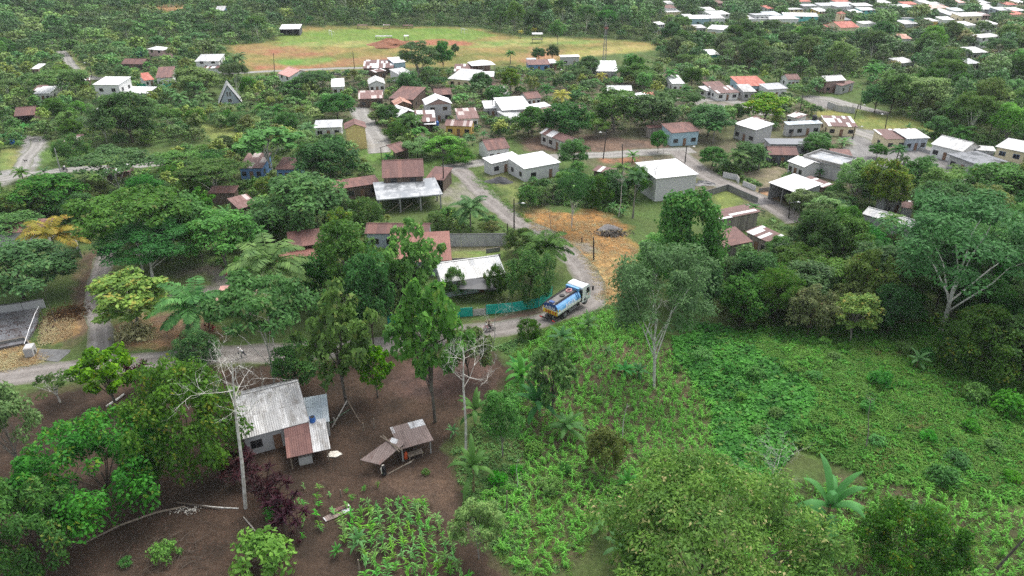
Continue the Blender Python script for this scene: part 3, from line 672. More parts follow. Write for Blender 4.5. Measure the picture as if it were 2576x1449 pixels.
H('10', (1990, 718), (2192, 717), (2132, 674), 2.8, 'm', 'rustmix', 'grey', "low house with rust and white roof under open hall")
H('10', (1925, 797), (2152, 815), (2162, 744), 3.0, 'm', 'oldwhite', 'cream', "long cream house with ribbed white roof")
H('10', (2248, 772), (2395, 772), (2390, 741), 3.0, 'm', 'white', 'pink', "pink house with narrow white roof")
H('10', (1795, 952), (1972, 944), (1885, 902), 3.0, 'w', 'rust', 'dark', "brown-roofed carport with dark open front", open_='front')
H('10', (1030, 1002), (1282, 992), (1265, 941), 3.1, 'm', 'rustspeck', 'wood', "dark wooden house with flaking rust roof")
H('10', (1332, 990), (1583, 1005), (1512, 914), 3.4, 'm', 'rust', 'wood', "large rust-roofed wooden house")
H('10', (1398, 1060), (1572, 1047), (1505, 1002), 3.0, 'd', 'tile', 'bwood', "brown wooden house with orange tiled gable roof")
H('10', (1702, 1055), (1975, 1040), (1903, 985), 5.6, 'd', 'white', 'grey', "grey two-storey house with brown-pink gable", gable='brown')
H('10', (1422, 1177), (1652, 1142), (1582, 1078), 3.0, 'd', 'white', 'wood', "low house with wide white gable roof")
H('10', (1600, 1232), (1812, 1224), (1730, 1150), 3.0, 'm', 'rustmix', 'wood', "house with half rusty half white roof")
H('10', (1690, 1258), (1812, 1255), (1808, 1232), 2.3, 'm', 'white', 'wood', "narrow white lean-to under half rusty roof", open_='front')
H('10', (578, 1282), (862, 1272), (930, 1219), 3.0, 'm', 'oldwhite', 'wblock', "long low block house with white roof beside yellow house")
H('10', (887, 1298), (1112, 1284), (1080, 1226), 5.9, 'd', 'rust', 'yellow', "yellow board two-storey house with rusty gable roof", nwin=0)
H('10', (2032, 1202), (2247, 1192), (2205, 1122), 2.9, 'm', 'rustspeck', 'white', "house with white-speckled flaking rust roof")
H('10', (1895, 1268), (2172, 1277), (2105, 1226), 3.0, 'w', 'rustspeck', 'orange', "orange-yellow house with flaking rust roof")
H('10', (2300, 1094), (2472, 1087), (2402, 1039), 3.0, 'm', 'white', 'grey', "grey house with plain white roof beside utility pole")
H('10', (2370, 962), (2552, 957), (2530, 897), 3.0, 'm', 'zincdark', 'dark', "dark old house with blackened roof sheets")
H('10', (2385, 893), (2466, 890), (2420, 852), 3.0, 'w', 'rust', 'wood', "tiny rust-roofed hut behind blackened house")
# --- centre-right top
H('20', (490, 572), (686, 567), (676, 553), 3.8, 'm', 'white', 'block', "plain grey block store with flat white roof", nwin=1, rise=.3)
H('20', (160, 657), (387, 652), (366, 621), 2.8, 'm', 'rust', 'dblue', "rust-roofed house with bright blue end wall")
H('20', (168, 626), (262, 622), (250, 602), 2.8, 'm', 'zincblue', 'grey', "small grey hut behind the blue end wall", nwin=0)
H('20', (372, 640), (472, 632), (455, 608), 3.0, 'm', 'white', 'wood', "small house with white roof beside coconut palm")
H('20', (848, 718), (1067, 720), (1042, 657), 3.6, 'm', 'white', 'grey', "grey house with white roof beside lattice mast")
H('20', (802, 665), (882, 662), (872, 645), 3.4, 'm', 'rust', 'grey', "small rusty roof beside lattice mast", nwin=0)
H('20', (1990, 552), (2097, 549), (2045, 519), 3.0, 'm', 'white', 'teal', "turquoise hut with white roof in woodland")
H('20', (1612, 838), (1742, 836), (1760, 782), 3.2, 'm', 'white', 'white', "white house with narrow tilted roof behind palm")
H('20', (1990, 888), (2172, 880), (2100, 840), 3.0, 'm', 'rust', 'wood', "dark rust-roofed house beside gravel yard")
H('20', (1960, 915), (2085, 900), (2040, 868), 2.6, 'm', 'oldwhite', 'white', "white lean-to beside dark rust-roofed house", nwin=1)
H('20', (2065, 940), (2292, 930), (2210, 885), 2.7, 'm', 'rustmix', 'white', "white house with rust and white roof sheets beside gravel yard")
H('20', (2330, 920), (2465, 918), (2420, 870), 3.0, 'm', 'zinc', 'grey', "grey house with patchy zinc roof under red roof")
H('20', (2300, 868), (2580, 862), (2540, 800), 3.2, 'm', 'red', 'blue', "pale blue house with long red roof")
H('20', (960, 908), (1212, 908), (1132, 872), 3.0, 'w', 'white', 'grey', "long house with thin white roof among trees")
H('20', (1258, 1020), (1482, 985), (1392, 925), 5.0, 'm', 'white', 'grey', "big pale grey hall with white roof", nwin=1, rise=.5)
H('20', (1345, 963), (1446, 961), (1440, 938), 3.0, 'm', 'red', 'white', "small red roof behind pale grey hall", nwin=0)
H('20', (-100, 1112), (207, 1092), (130, 1010), 4.2, 'm', 'white', 'block', "wide block workshop with huge white roof")
H('20', (225, 1092), (397, 1062), (368, 1032), 3.2, 'm', 'white', 'block', "white roofed extension beside block workshop")
H('20', (150, 1167), (302, 1142), (207, 1087), 3.0, 'd', 'rust', 'white', "rust gabled house in front of block workshop")
H('20', (302, 1132), (442, 1107), (400, 1080), 2.8, 'm', 'rustspeck', 'wood', "pink-flaked roof shed beside block workshop", nwin=0)
H('20', (-20, 1197), (150, 1168), (60, 1112), 3.0, 'm', 'oldwhite', 'grey', "grey house with dirty white roof under block workshop")
H('20', (150, 1002), (302, 987), (235, 942), 2.8, 'w', 'rust', 'white', "white-walled house with rust gable behind yellow palm")
H('20', (600, 1117), (712, 1110), (645, 1068), 2.8, 'w', 'rust', 'wood', "small rust hut behind bushy trees")
H('20', (275, 1337), (556, 1440), (726, 1420), 3.0, 'w', 'rustmix', 'whitewood', "whitewashed board house with rust and white roof")
H('20', (1606, 1340), (1898, 1318), (1818, 1252), 3.9, 'm', 'rust', 'blue', "turquoise-blue house with long rust roof")
H('20', (1372, 1293), (1522, 1282), (1508, 1262), 3.0, 'm', 'rust', 'pwood', "low rust-roofed shed beside turquoise-blue house", nwin=0)
H('20', (2230, 1233), (2458, 1302), (2650, 1272), 4.2, 'm', 'white', 'block', "long block hall with bright white roof")
H('20', (2482, 1237), (2604, 1228), (2540, 1180), 3.4, 'd', 'rustspeck', 'grey', "shed with speckled rust roof behind block hall", nwin=0)
# --- right, middle distance
H('30', (735, 283), (922, 276), (882, 236), 4.0, 'w', 'red', 'cream', "church with red tiled roof and white bell tower", rise=2.4)
H('30', (640, 292), (740, 290), (735, 266), 2.8, 'm', 'red', 'cream', "low red-roofed annex beside the church", nwin=0)
H('30', (590, 812), (792, 800), (742, 762), 4.4, 'w', 'oldwhite', 'brown', "brown two-tone house with pale roof beside gravel yard")
H('30', (742, 862), (880, 822), (850, 802), 3.2, 'm', 'rust', 'grey', "rust-roofed wing beside pale-roofed brown house", nwin=1)
H('30', (200, 800), (332, 797), (300, 760), 3.0, 'w', 'rust', 'white', "white house with small rust roof under palms")
H('30', (0, 900), (207, 887), (130, 850), 3.2, 'm', 'grey', 'white', "white house with dark grey roof beside gravel yard")
H('30', (180, 1167), (302, 1199), (350, 1168), 3.0, 'm', 'rustmix', 'white', "white cabin with rusty pink roof")
H('30', (200, 1264), (552, 1247), (470, 1226), 3.4, 'm', 'zincblue', 'block', "long block house with grey roof and black tank")
H('30', (600, 1272), (907, 1282), (742, 1207), 3.0, 'm', 'rustmix', 'cream', "cream house with long rust and white roof")
H('30', (1190, 1402), (1635, 1391), (1522, 1321), 3.2, 'm', 'rustmix', 'cream', "cream house with rust patch in grey roof")
H('30', (1400, 1400), (1634, 1389), (1520, 1323), 3.5, 'm', 'oldwhite', 'bluegrey', "blue-grey fronted house with pale sheet roof", keep=True)
H('31', (1635, 5), (1957, 85), (2112, 27), 3.4, 'w', 'oldwhite', 'white', "white bungalow with barred windows", wcol=FRAMED)
H('31', (2090, 62), (2300, 78), (2285, 45), 3.0, 'm', 'oldwhite', 'bluegrey', "blue-grey annex with small square windows", nwin=3)
H('31', (10, 112), (312, 117), (250, 45), 2.8, 'w', 'rust', 'dark', "low dark house with rust roof under black tarpaulin")
H('30', (20, 1452), (442, 1455), (350, 1396), 3.2, 'f', 'darkslab', 'grey', "house with flat blue-black roof and tarpaulin")
H('31', (2285, 27), (2600, 92), (2700, 35), 5.6, 'm', 'oldwhite', 'cream', "cream two-storey house with blue windows", wcol=WM['dblue'])
H('31', (1795, 107), (2122, 226), (2442, 197), 3.5, 'f', 'darkslab', 'grey', "grey unplastered house with dark flat roof and arched windows", ov=.6)
H('31', (192, 173), (362, 237), (527, 192), 3.1, 'w', 'white', 'wblock', "white block bungalow with brown door", rise=.9)
H('31', (5, 379), (296, 489), (542, 425), 4.0, 'm', 'white', 'grey', "carport with big tilted white roof", open_='front', rise=.8)
H('31', (330, 350), (560, 440), (640, 415), 2.8, 'm', 'rustmix', 'wood', "rusty shed strip behind the carport", nwin=0)
H('31', (350, 130), (735, 226), (1017, 180), 3.8, 'fp', 'slab', 'mould', "mouldy concrete building with flat parapet roof", nwin=0)
H('31', (650, 118), (860, 130), (800, 72), 3.0, 'm', 'rust', 'grey', "rust roof behind mouldy concrete building", nwin=0)
H('31', (1188, 555), (1390, 528), (1335, 487), 4.2, 'd', 'oldwhite', 'grey', "grey gabled house among yellow-green trees", nwin=1)
H('31', (1340, 640), (1474, 660), (1400, 592), 2.8, 'm', 'rustmix', 'mould', "low rust roof beside grey gabled house", nwin=0)
H('31', (945, 700), (1445, 846), (1565, 792), 3.4, 'w', 'oldwhite', 'grey', "long house with pale ribbed roof in the woodland")
H('31', (1802, 432), (1882, 480), (2037, 437), 2.8, 'm', 'rust', 'dark', "rust roof among dark trees beside grey yard")
# --- centre
H('21', (1970, 882), (2137, 1036), (2390, 990), 3.4, 'm', 'rust', 'pwood', "weathered board house with solid rust roof")
H('21', (2345, 877), (2572, 987), (2700, 930), 3.2, 'm', 'rustmix', 'pwood', "board house with rust and white roof at woodland edge")
H('21', (1958, 684), (2085, 766), (2425, 665), 3.2, 'm', 'rustmix', 'pwood', "board house with striped rust and white roof", rise=.6)
H('21', (1450, 351), (1882, 304), (1597, 171), 5.6, 'm', 'white', 'wblock', "tall white block building with huge white roof", rise=.5, nwin=0)
H('P', (1236, 413), (1312, 396), (1290, 386), 3.1, 'm', 'white', 'wblock', "white block house with black windows at road corner", rise=.5)
H('P', (1319, 426), (1412, 409), (1371, 385), 3.4, 'm', 'white', 'wblock', "half-open white block house with bright roof beside road", rise=.6, nwin=1)
H('21', (805, 262), (1000, 300), (1010, 255), 2.6, 'm', 'rustmix', 'wood', "small rust and white shed behind bushes", nwin=0)
H('11', (1235, 40), (1402, 92), (1577, 60), 2.8, 'd', 'rust', 'wood', "small rust gabled hut with open porch", open_='back')
H('11', (2330, 66), (2560, 40), (2420, -40), 3.2, 'w', 'rust', 'white', "white house with broad rust roof beside road")
H('11', (1266, 340), (1693, 321), (1652, 168), 5.0, 'w', 'rust', 'wood', "tall rust-roofed house behind the concrete slab")
H('11', (1700, 352), (1890, 368), (1822, 262), 3.0, 'm', 'rust', 'wood', "rust lean-to beside tall rust-roofed house", open_='front')
H('11', (765, 457), (1250, 387), (1182, 330), 3.0, 'm', 'rust', 'wood', "long low rust roof under tall rust-roofed house")
H('11', (250, 408), (412, 404), (405, 352), 3.0, 'm', 'rust', 'wood', "rust roof half hidden by dark bushy trees", nwin=0)
H('11', (185, 260), (405, 262), (395, 172), 3.0, 'm', 'rust', 'dblue', "rust-roofed shop with blue front under palmate tree")
H('01', (2392, 248), (2640, 246), (2576, 138), 3.0, 'm', 'rustspeck', 'dblue', "flaking rust roof with blue wall behind trees")
H('01', (2090, 502), (2362, 497), (2345, 442), 2.8, 'm', 'rust', 'wood', "low rust roof under the broad dark tree", nwin=0)
H('01', (2400, 652), (2600, 602), (2560, 512), 2.8, 'm', 'rustspeck', 'wood', "rust roof with white flakes beside banana plants", nwin=0)
H('01', (1040, 288), (1302, 272), (1282, 216), 2.8, 'm', 'rustmix', 'wood', "rust and white roof behind umbrella tree", nwin=1)
H('01', (-60, 908), (425, 892), (400, 792), 3.0, 'm', 'rust', 'block', "long rust roof behind block wall and yellow palm", nwin=0)
H('01', (-60, 655), (95, 650), (92, 552), 2.8, 'm', 'rust', 'block', "rust roof by the wet grey lane", nwin=0)
H('11', (330, 1052), (687, 1006), (657, 886), 3.6, 'm', 'rust', 'bwood', "open-sided house with white-striped rust roof", open_='back')
H('11', (120, 1195), (640, 1168), (692, 1072), 2.4, 'm', 'corred', 'bwood', "low plain red-brown roof under white-striped rust roof", rise=.5, nwin=0)
H('11', (1090, 905), (1742, 907), (1640, 800), 3.2, 'w', 'rust', 'bluegrey', "broad rust ridge roof behind big-leaved tree")
H('11', (1330, 1200), (1972, 1167), (1742, 925), 3.0, 'm', 'corred', 'bluegrey', "blue-grey house with red corrugated roof", rise=.9)
H('11', (1866, 1397), (2516, 1307), (2440, 1162), 3.0, 'w', 'oldwhite', 'grey', "grey house with ribbed white roof behind teal netting", rf=.2, rise=1.4)
H('02', (2150, 128), (2560, 112), (2400, 0), 2.8, 'm', 'salmon', 'wood', "low brown-pink roof with white panel between palms", nwin=0)
# --- town in the far right corner
town = [
 ((220, 92), (362, 88), (350, 52), 5, 'f', 'oldwhite', 'cream', "cream two-storey block with window band"),
 ((515, 118), (612, 114), (600, 80), 5, 'm', 'white', 'orange', "orange-yellow tall house in the far town"),
 ((530, 55), (700, 52), (690, 30), 4, 'm', 'grey', 'white', "long grey-roofed house at the far town edge"),
 ((700, 70), (850, 60), (890, 46), 7, 'm', 'grey', 'grey', "big grey hall with blank gable wall"),
 ((670, 45), (880, 44), (870, 23), 4, 'm', 'zincblue', 'grey', "long low hall with blue-grey roof"),
 ((885, 62), (1062, 58), (1040, 20), 5, 'm', 'oldwhite', 'grey', "wide pale-roofed store in the far town"),
 ((942, 102), (1096, 98), (1080, 84), 5, 'm', 'oldwhite', 'teal', "turquoise-walled house with pale roof"),
 ((865, 125), (962, 122), (950, 106), 4, 'm', 'white', 'pink', "pink house with bright white roof"),
 ((680, 18), (842, 16), (830, 2), 4, 'm', 'red', 'white', "dark red roof at the town's far edge"),
 ((0, 90), (66, 87), (60, 62), 5, 'm', 'red', 'white', "two-storey house with coral roof"),
 ((0, 150), (145, 145), (140, 98), 5, 'm', 'zincblue', 'bluegrey', "blue-grey flat-roofed block beside the court"),
 ((165, 160), (517, 165), (505, 128), 5, 'm', 'white', 'teal', "market hall with long white roof and turquoise wall"),
 ((20, 195), (320, 192), (250, 155), 4, 'h', 'white', 'white', "sports court under a broad white hipped roof"),
 ((770, 198), (842, 196), (835, 166), 4, 'm', 'darkslab', 'grey', "dark-roofed low house beside the church"),
 ((1385, 40), (1522, 37), (1510, 22), 4, 'm', 'red', 'white', "far house with coral red roof"),
 ((1350, 75), (1482, 70), (1470, 42), 5, 'm', 'oldwhite', 'grey', "grey far house below coral roof"),
 ((1600, 85), (1832, 80), (1815, 57), 4, 'm', 'salmon', 'cream', "wide house with salmon roof in town"),
 ((1640, 52), (1782, 48), (1770, 25), 5, 'm', 'oldwhite', 'cream', "cream house above the salmon roof"),
 ((1700, 120), (1832, 117), (1815, 96), 4, 'm', 'oldwhite', 'grey', "low pale-roofed house below the salmon roof"),
 ((1885, 112), (2002, 108), (1995, 72), 4, 'm', 'zincblue', 'white', "white house with slate-blue roof"),
 ((1945, 165), (2162, 160), (2140, 115), 6, 'm', 'oldwhite', 'cream', "large pale warehouse with cream wall"),
 ((1765, 200), (1892, 197), (1880, 180), 4, 'm', 'white', 'white', "white house with thin roof in town greenery"),
 ((1828, 150), (1962, 146), (1950, 120), 4, 'm', 'grey', 'grey', "grey roofed house beside large warehouse"),
 ((2000, 255), (2102, 250), (2090, 226), 4, 'm', 'white', 'white', "small white house below the warehouse"),
 ((2170, 95), (2332, 90), (2320, 55), 5, 'm', 'oldwhite', 'grey', "grey-walled house with square roof terrace"),
 ((2330, 108), (2462, 104), (2450, 70), 5, 'm', 'grey', 'bluegrey', "blue-grey long house near town edge"),
 ((2460, 148), (2600, 144), (2580, 110), 4, 'm', 'red', 'cream', "cream house with coral roof at the town's right side"),
 ((2480, 110), (2600, 106), (2590, 84), 5, 'm', 'oldwhite', 'white', "white far block above coral-roofed cream house"),
 ((2160, 160), (2252, 156), (2245, 116), 5, 'm', 'rustmix', 'brown', "brown house with rusty roof in town"),
 ((2265, 245), (2332, 242), (2325, 212), 5, 'm', 'white', 'white', "narrow white house among town trees"),
 ((2410, 48), (2512, 45), (2505, 29), 4, 'm', 'red', 'white', "far small coral-red roof at the upper town rim"),
 ((1880, 22), (2002, 19), (1990, 2), 4, 'm', 'salmon', 'white', "far pink-roofed house on skyline of town"),
 ((2100, 28), (2252, 24), (2240, 10), 4, 'm', 'grey', 'grey', "far long grey roof near the coral-red roof"),
 ((2180, 52), (2252, 49), (2245, 34), 4, 'm', 'white', 'white', "far small white box house"),
 ((960, 240), (1100, 232), (1180, 214), 4, 'm', 'zinc', 'white', "petrol station canopy with blue edge"),
 ((1370, 185), (1482, 182), (1465, 176), 4, 'f', 'darkslab', 'teal', "turquoise house with flat dark roof"),
 ((1372, 245), (1522, 240), (1500, 214), 4, 'm', 'oldwhite', 'grey', "grey house with pale roof behind woodland"),
 ((1660, 210), (1722, 207), (1715, 188), 4, 'm', 'white', 'orange', "small yellow-orange shop in town greenery"),
 ((2145, 385), (2352, 365), (2330, 345), 5, 'm', 'zinc', 'white', "white two-storey house with blue windows in woodland"),
 ((1335, 382), (1455, 384), (1440, 356), 4, 'm', 'tile', 'white', "house with vivid orange tiled roof in woodland"),
 ((1345, 640), (1492, 625), (1482, 585), 3.4, 'm', 'zinc', 'block', "grey ruined block house in woodland"),
 ((2070, 535), (2222, 530), (2200, 492), 3, 'm', 'oldwhite', 'grey', "low grey house deep in right woodland"),
 ((2020, 640), (2150, 635), (2140, 600), 3, 'm', 'grey', 'grey', "small grey hut deep in right woodland"),
 ((1540, 20), (1640, 18), (1632, 4), 4, 'm', 'oldwhite', 'white', "far white house above coral red roof"),
 ((300, 12), (440, 10), (430, 0), 4, 'm', 'orange', 'white', "far house with bright orange roof") ,
 ((2520, 20), (2600, 18), (2590, 2), 5, 'm', 'white', 'cream', "far cream corner block at town edge"),
 ((1180, 60), (1290, 56), (1280, 40), 4, 'm', 'zinc', 'white', "far zinc-roofed house between town trees"),
 ((1120, 25), (1250, 22), (1240, 8), 4, 'm', 'oldwhite', 'grey', "far dull-roofed house by tall trees"),
 ((360, 60), (500, 56), (505, 46), 4, 'm', 'grey', 'grey', "far low grey shed beside cream block"),
]
RM['orange'] = RM['red']
for A, B, C, h, rf_, rm_, wm_, lb in town:
    H('30', A, B, C, h, rf_, rm_, wm_, lb, nwin=3, door=False, minD=6.0, maxD=9.0)
for A, B, C, h, rf_, rm_, wm_, lb in [
 ((1555, 85), (1662, 82), (1655, 57), 6, 'm', 'rust', 'white', "tall far house with brown top floor"),
 ((1550, 122), (1702, 118), (1690, 104), 4, 'm', 'white', 'cream', "far house with white and yellow roof edge"),
 ((1748, 178), (1850, 176), (1842, 152), 4, 'm', 'oldwhite', 'white', "far white house with pale square roof"),
 ((1760, 192), (1995, 190), (1985, 172), 4, 'm', 'white', 'blue', "far school block with white roof and blue posts"),
 ((2002, 188), (2150, 186), (2140, 168), 4, 'm', 'zinc', 'white', "far long zinc-roofed classroom block by the school"),
 ((1920, 105), (2050, 102), (2040, 80), 4, 'm', 'white', 'white', "far white box house above the school"),
 ((2020, 150), (2200, 140), (2190, 95), 5, 'm', 'white', 'white', "far wide white hall above the school"),
 ((2380, 190), (2576, 186), (2570, 155), 4, 'm', 'oldwhite', 'white', "far pale block with dark window strip"),
 ((2450, 150), (2600, 146), (2590, 112), 6, 'f', 'grey', 'white', "far two-storey block with dark cornice"),
 ((1962, 280), (2132, 292), (2110, 258), 4, 'm', 'white', 'white', "far white house with blue and white roof"),
 ((1850, 280), (1962, 276), (1950, 258), 3, 'm', 'zinc', 'grey', "far grey roof left of blue and white roof"),
 ((1565, 28), (1640, 26), (1632, 12), 4, 'm', 'oldwhite', 'white', "far lone house at the forest edge"),
 ((2070, 32), (2150, 30), (2142, 10), 5, 'm', 'rust', 'pink', "far pink house at top of the woodland"),
 ((1470, 250), (1545, 246), (1538, 234), 5, 'm', 'white', 'white', "far white house half hidden by pale trees"),
]:
    H('20', A, B, C, h, rf_, rm_, wm_, lb, nwin=3, door=False, minD=6.0, maxD=9.0)
# ---------------------------------------------------------------- plants: prototypes
def unit(a): return a / (np.linalg.norm(a, axis=-1, keepdims=True) + 1e-9)
def cards(P, N, U, L, Wd, fold=0.0):
    """leaf-shaped quads: base, side, tip, side"""
    U = unit(U - N * (U * N).sum(-1, keepdims=True)); V = np.cross(N, U); L = L[:, None]; Wd = Wd[:, None]
    a = P - U * L * .5; c = P + U * L * .5 - N * L * fold; m = P - U * L * .08
    return np.stack([a, m + V * Wd * .5, c, m - V * Wd * .5], 1).reshape(-1, 3)
def quads(n): return np.arange(n * 4).reshape(n, 4)
def crown_pts(r, R_, Rz, zc, nc, rc, flat, nl, L, Wl, low=-.3, hollow=.55, tiers=None, up=.45, droop=.1, rnd=.42):
    c = []
    while len(c) < nc:
        d = unit(r.normal(size=3))
        if d[2] < low: continue
        q = d * np.array([R_, R_, Rz]) * (hollow + (1 - hollow) * r.random() ** .6) * np.array([1, 1, 1])
        if tiers: q[2] = (round((q[2] / Rz) * tiers) / tiers + r.normal() * .05) * Rz
        # uneven outline
        q[:2] *= .78 + .34 * math.sin(3 * math.atan2(q[1], q[0]) + R_ * 7) ** 2
        c.append(q + np.array([0, 0, zc]))
    c = np.array(c); Ps, Ns, Us, Ls = [], [], [], []
    for q in c:
        n = max(4, int(nl * r.uniform(.6, 1.4))); k = rc * r.uniform(.7, 1.35)
        d = unit(r.normal(size=(n, 3)) + np.array([0, 0, .35]))
        p = q + d * np.array([k, k, k * flat]) * (.55 + .5 * r.random((n, 1)))
        N = unit(d * .55 + np.array([0, 0, up]) + r.normal(size=(n, 3)) * rnd)
        U = unit(d + r.normal(size=(n, 3)) * .7 + np.array([0, 0, -droop * 3]))
        Ps.append(p); Ns.append(N); Us.append(U); Ls.append(L * r.uniform(.65, 1.3, n))
    P = np.concatenate(Ps); N = np.concatenate(Ns); U = np.concatenate(Us); L = np.concatenate(Ls)
    return c, cards(P, N, U, L, L * Wl, droop)
# kind: R, H, crown centre z, Rz, clumps, clump r, flat, leaves, leaf length, width ratio, options
SPEC = {
 'round':   dict(R=4.0, H=8.0, zc=4.7, Rz=3.0, nc=60, rc=1.05, flat=.72, nl=120, L=.46, Wl=.55, low=-.55),
 'umbrella': dict(R=5.0, H=8.0, zc=6.1, Rz=1.5, nc=54, rc=1.15, flat=.36, nl=120, L=.44, Wl=.5, low=-.3, tiers=3, up=.8),
 'tall':    dict(R=4.0, H=15.0, zc=10.2, Rz=4.4, nc=60, rc=1.15, flat=.7, nl=105, L=.50, Wl=.55, low=-.75),
 'bigleaf': dict(R=3.6, H=10.0, zc=6.0, Rz=3.7, nc=50, rc=.78, flat=.7, nl=42, L=.56, Wl=.78, low=-.8, hollow=.35, droop=.3),
 'feather': dict(R=6.0, H=16.0, zc=11.0, Rz=4.6, nc=78, rc=1.35, flat=.5, nl=150, L=.42, Wl=.40, low=-.7, up=.7),
 'citrus':  dict(R=3.6, H=5.4, zc=2.6, Rz=2.4, nc=110, rc=.62, flat=.85, nl=120, L=.235, Wl=.55, low=-.75),
 'light':   dict(R=4.0, H=8.0, zc=5.0, Rz=2.8, nc=46, rc=1.05, flat=.6, nl=110, L=.48, Wl=.5, low=-.5, up=.7),
 'yellow':  dict(R=3.2, H=10.0, zc=6.3, Rz=3.6, nc=46, rc=.95, flat=.7, nl=95, L=.48, Wl=.6, low=-.7),
 'flower':  dict(R=6.0, H=11.0, zc=7.2, Rz=3.6, nc=180, rc=1.0, flat=.55, nl=190, L=.25, Wl=.45, low=-.6, up=.6, droop=.3),
 'vine':    dict(R=4.0, H=16.0, zc=8.5, Rz=7.2, nc=130, rc=1.15, flat=1.0, nl=120, L=.42, Wl=.8, low=-1, hollow=.75, droop=.3),
 'olive':   dict(R=3.8, H=7.0, zc=4.0, Rz=2.8, nc=56, rc=.95, flat=.7, nl=105, L=.46, Wl=.5, low=-.6),
 'cec':     dict(R=4.0, H=10.0, zc=7.4, Rz=2.2, nc=42, rc=.8, flat=.45, nl=34, L=.9, Wl=.75, low=-.3, up=.9),
 'sparse':  dict(R=2.4, H=6.0, zc=4.0, Rz=1.9, nc=20, rc=.6, flat=.6, nl=40, L=.36, Wl=.55, low=-.6, hollow=.3),
 'bush':    dict(R=1.3, H=1.7, zc=.75, Rz=.8, nc=18, rc=.5, flat=.8, nl=46, L=.30, Wl=.5, low=-.4),
}
TRUNKMAT = {'umbrella': BARKP, 'tall': BARKG, 'feather': BARKP, 'cec': BARKP, 'sparse': BARKP, 'bigleaf': BARKB, 'light': BARKG, 'yellow': BARKG}
def tree_proto(kind, seed):
    s = dict(SPEC[kind]); r = np.random.default_rng(seed); R_, H_ = s.pop('R'), s.pop('H')
    c, V = crown_pts(r, R_, s['Rz'], s['zc'], s['nc'], s['rc'], s['flat'], s['nl'], s['L'], s['Wl'], **{k: v for k, v in s.items() if k in ('low', 'hollow', 'tiers', 'up', 'droop')})
    R_ = float(np.percentile(np.hypot(V[:, 0], V[:, 1]), 97)); H_ = float(np.percentile(V[:, 2], 99.5))
    me = npmesh("crown_" + kind, V, quads(len(V) // 4), LM[kind] if kind in LM else LM['round'])
    m = MB(); rt = (.011 if kind in ('feather', 'tall', 'umbrella', 'flower', 'vine') else .015) * H_ if kind != 'bush' else .03
    zt = s['zc'] * (.72 if kind in ('umbrella', 'feather', 'flower') else .9); bend = r.normal(size=2) * .03 * H_
    trunk = [(0, 0, -.4), (bend[0] * .4, bend[1] * .4, zt * .35), (bend[0], bend[1], zt * .7), (bend[0] * .8, bend[1] * .8, zt)]
    m.tube(trunk, [rt * 1.25, rt, rt * .8, rt * .5], 7)
    for k in r.choice(len(c), min(len(c), 4 if kind == 'bush' else 7 if kind in ('feather', 'umbrella', 'vine') else 11), replace=False):
        t = r.uniform(.35, .95); st = Vector(trunk[2]) * t * (1 if t > .5 else 1.2); en = Vector(c[k])
        if st.z > en.z - .3: st.z = max(.3, en.z * .6)
        md = st.lerp(en, .42) + Vector((r.normal() * .45, r.normal() * .45, .5 + r.random() * .5)); m2 = md.lerp(en, .5) + Vector((r.normal() * .35, r.normal() * .35, .2 * r.normal()))
        m.tube([st, md, m2, en], [rt * .5, rt * .36, rt * .24, rt * .1], 5)
    return me, m.mesh("trunk_" + kind, TRUNKMAT.get(kind, BARK)), R_, H_
def palm_crown(seed, mat, nf=17, Lf=4.0, droopy=1.0):
    r = np.random.default_rng(seed); P, N, U, L, W_ = [], [], [], [], []; rach = MB()
    for i in range(nf):
        az = i * 2.39996 + r.normal() * .15; e0 = R(84) - (i / nf) ** .8 * R(78) * droopy + r.normal() * .06
        p = np.zeros(3); e = e0; n = 13; dl = Lf * r.uniform(.85, 1.1) / n; pts = [tuple(p)]
        for k in range(n):
            d = np.array([math.cos(az) * math.cos(e), math.sin(az) * math.cos(e), math.sin(e)])
            side = np.array([-math.sin(az), math.cos(az), 0.0]); upv = np.cross(d, side) * -1
            if upv[2] < 0: upv = -upv
            for q in range(2):
                pp = p + d * dl * (q / 2)
                t = (k + q / 2) / n
                if t < .12: continue
                for s_ in (1, -1):
                    ll = 1.05 * math.sin(math.pi * min(.97, .18 + t * .8)) ** .7 * Lf / 4
                    u = unit(side * s_ + d * .55 + np.array([0, 0, -.35 - .45 * r.random()]) * droopy)
                    P.append(pp + u * ll * .5); U.append(u); N.append(unit(upv + side * s_ * .35 + r.normal(size=3) * .1)); L.append(ll); W_.append(.24 * Lf / 4)
            p = p + d * dl; e -= (.075 + .17 * (k / n)) * (1.15 if e > -.3 else .45) * droopy; pts.append(tuple(p))
        rach.tube(pts[::3] + [pts[-1]], [.06, .05, .04, .03, .02, .015][:len(pts[::3]) + 1], 4)
    V = cards(np.array(P), np.array(N), np.array(U), np.array(L), np.array(W_))
    b = len(V); rv = np.array([tuple(v) for v in rach.v]); rq = np.array([f for f in rach.f if len(f) == 4]) + b
    return npmesh("fronds", np.concatenate([V, rv]), np.concatenate([quads(b // 4), rq]), mat)
SHOW = []      # photo ellipses of palms and other single plants that stand free
def palm_trunk():
    m = MB(); m.tube([(0, 0, -.02), (.004, .0, .3), (0, .003, .7), (0, 0, 1)], [.17, .12, .11, .12], 8); return m.mesh("palm_trunk", BARKG)
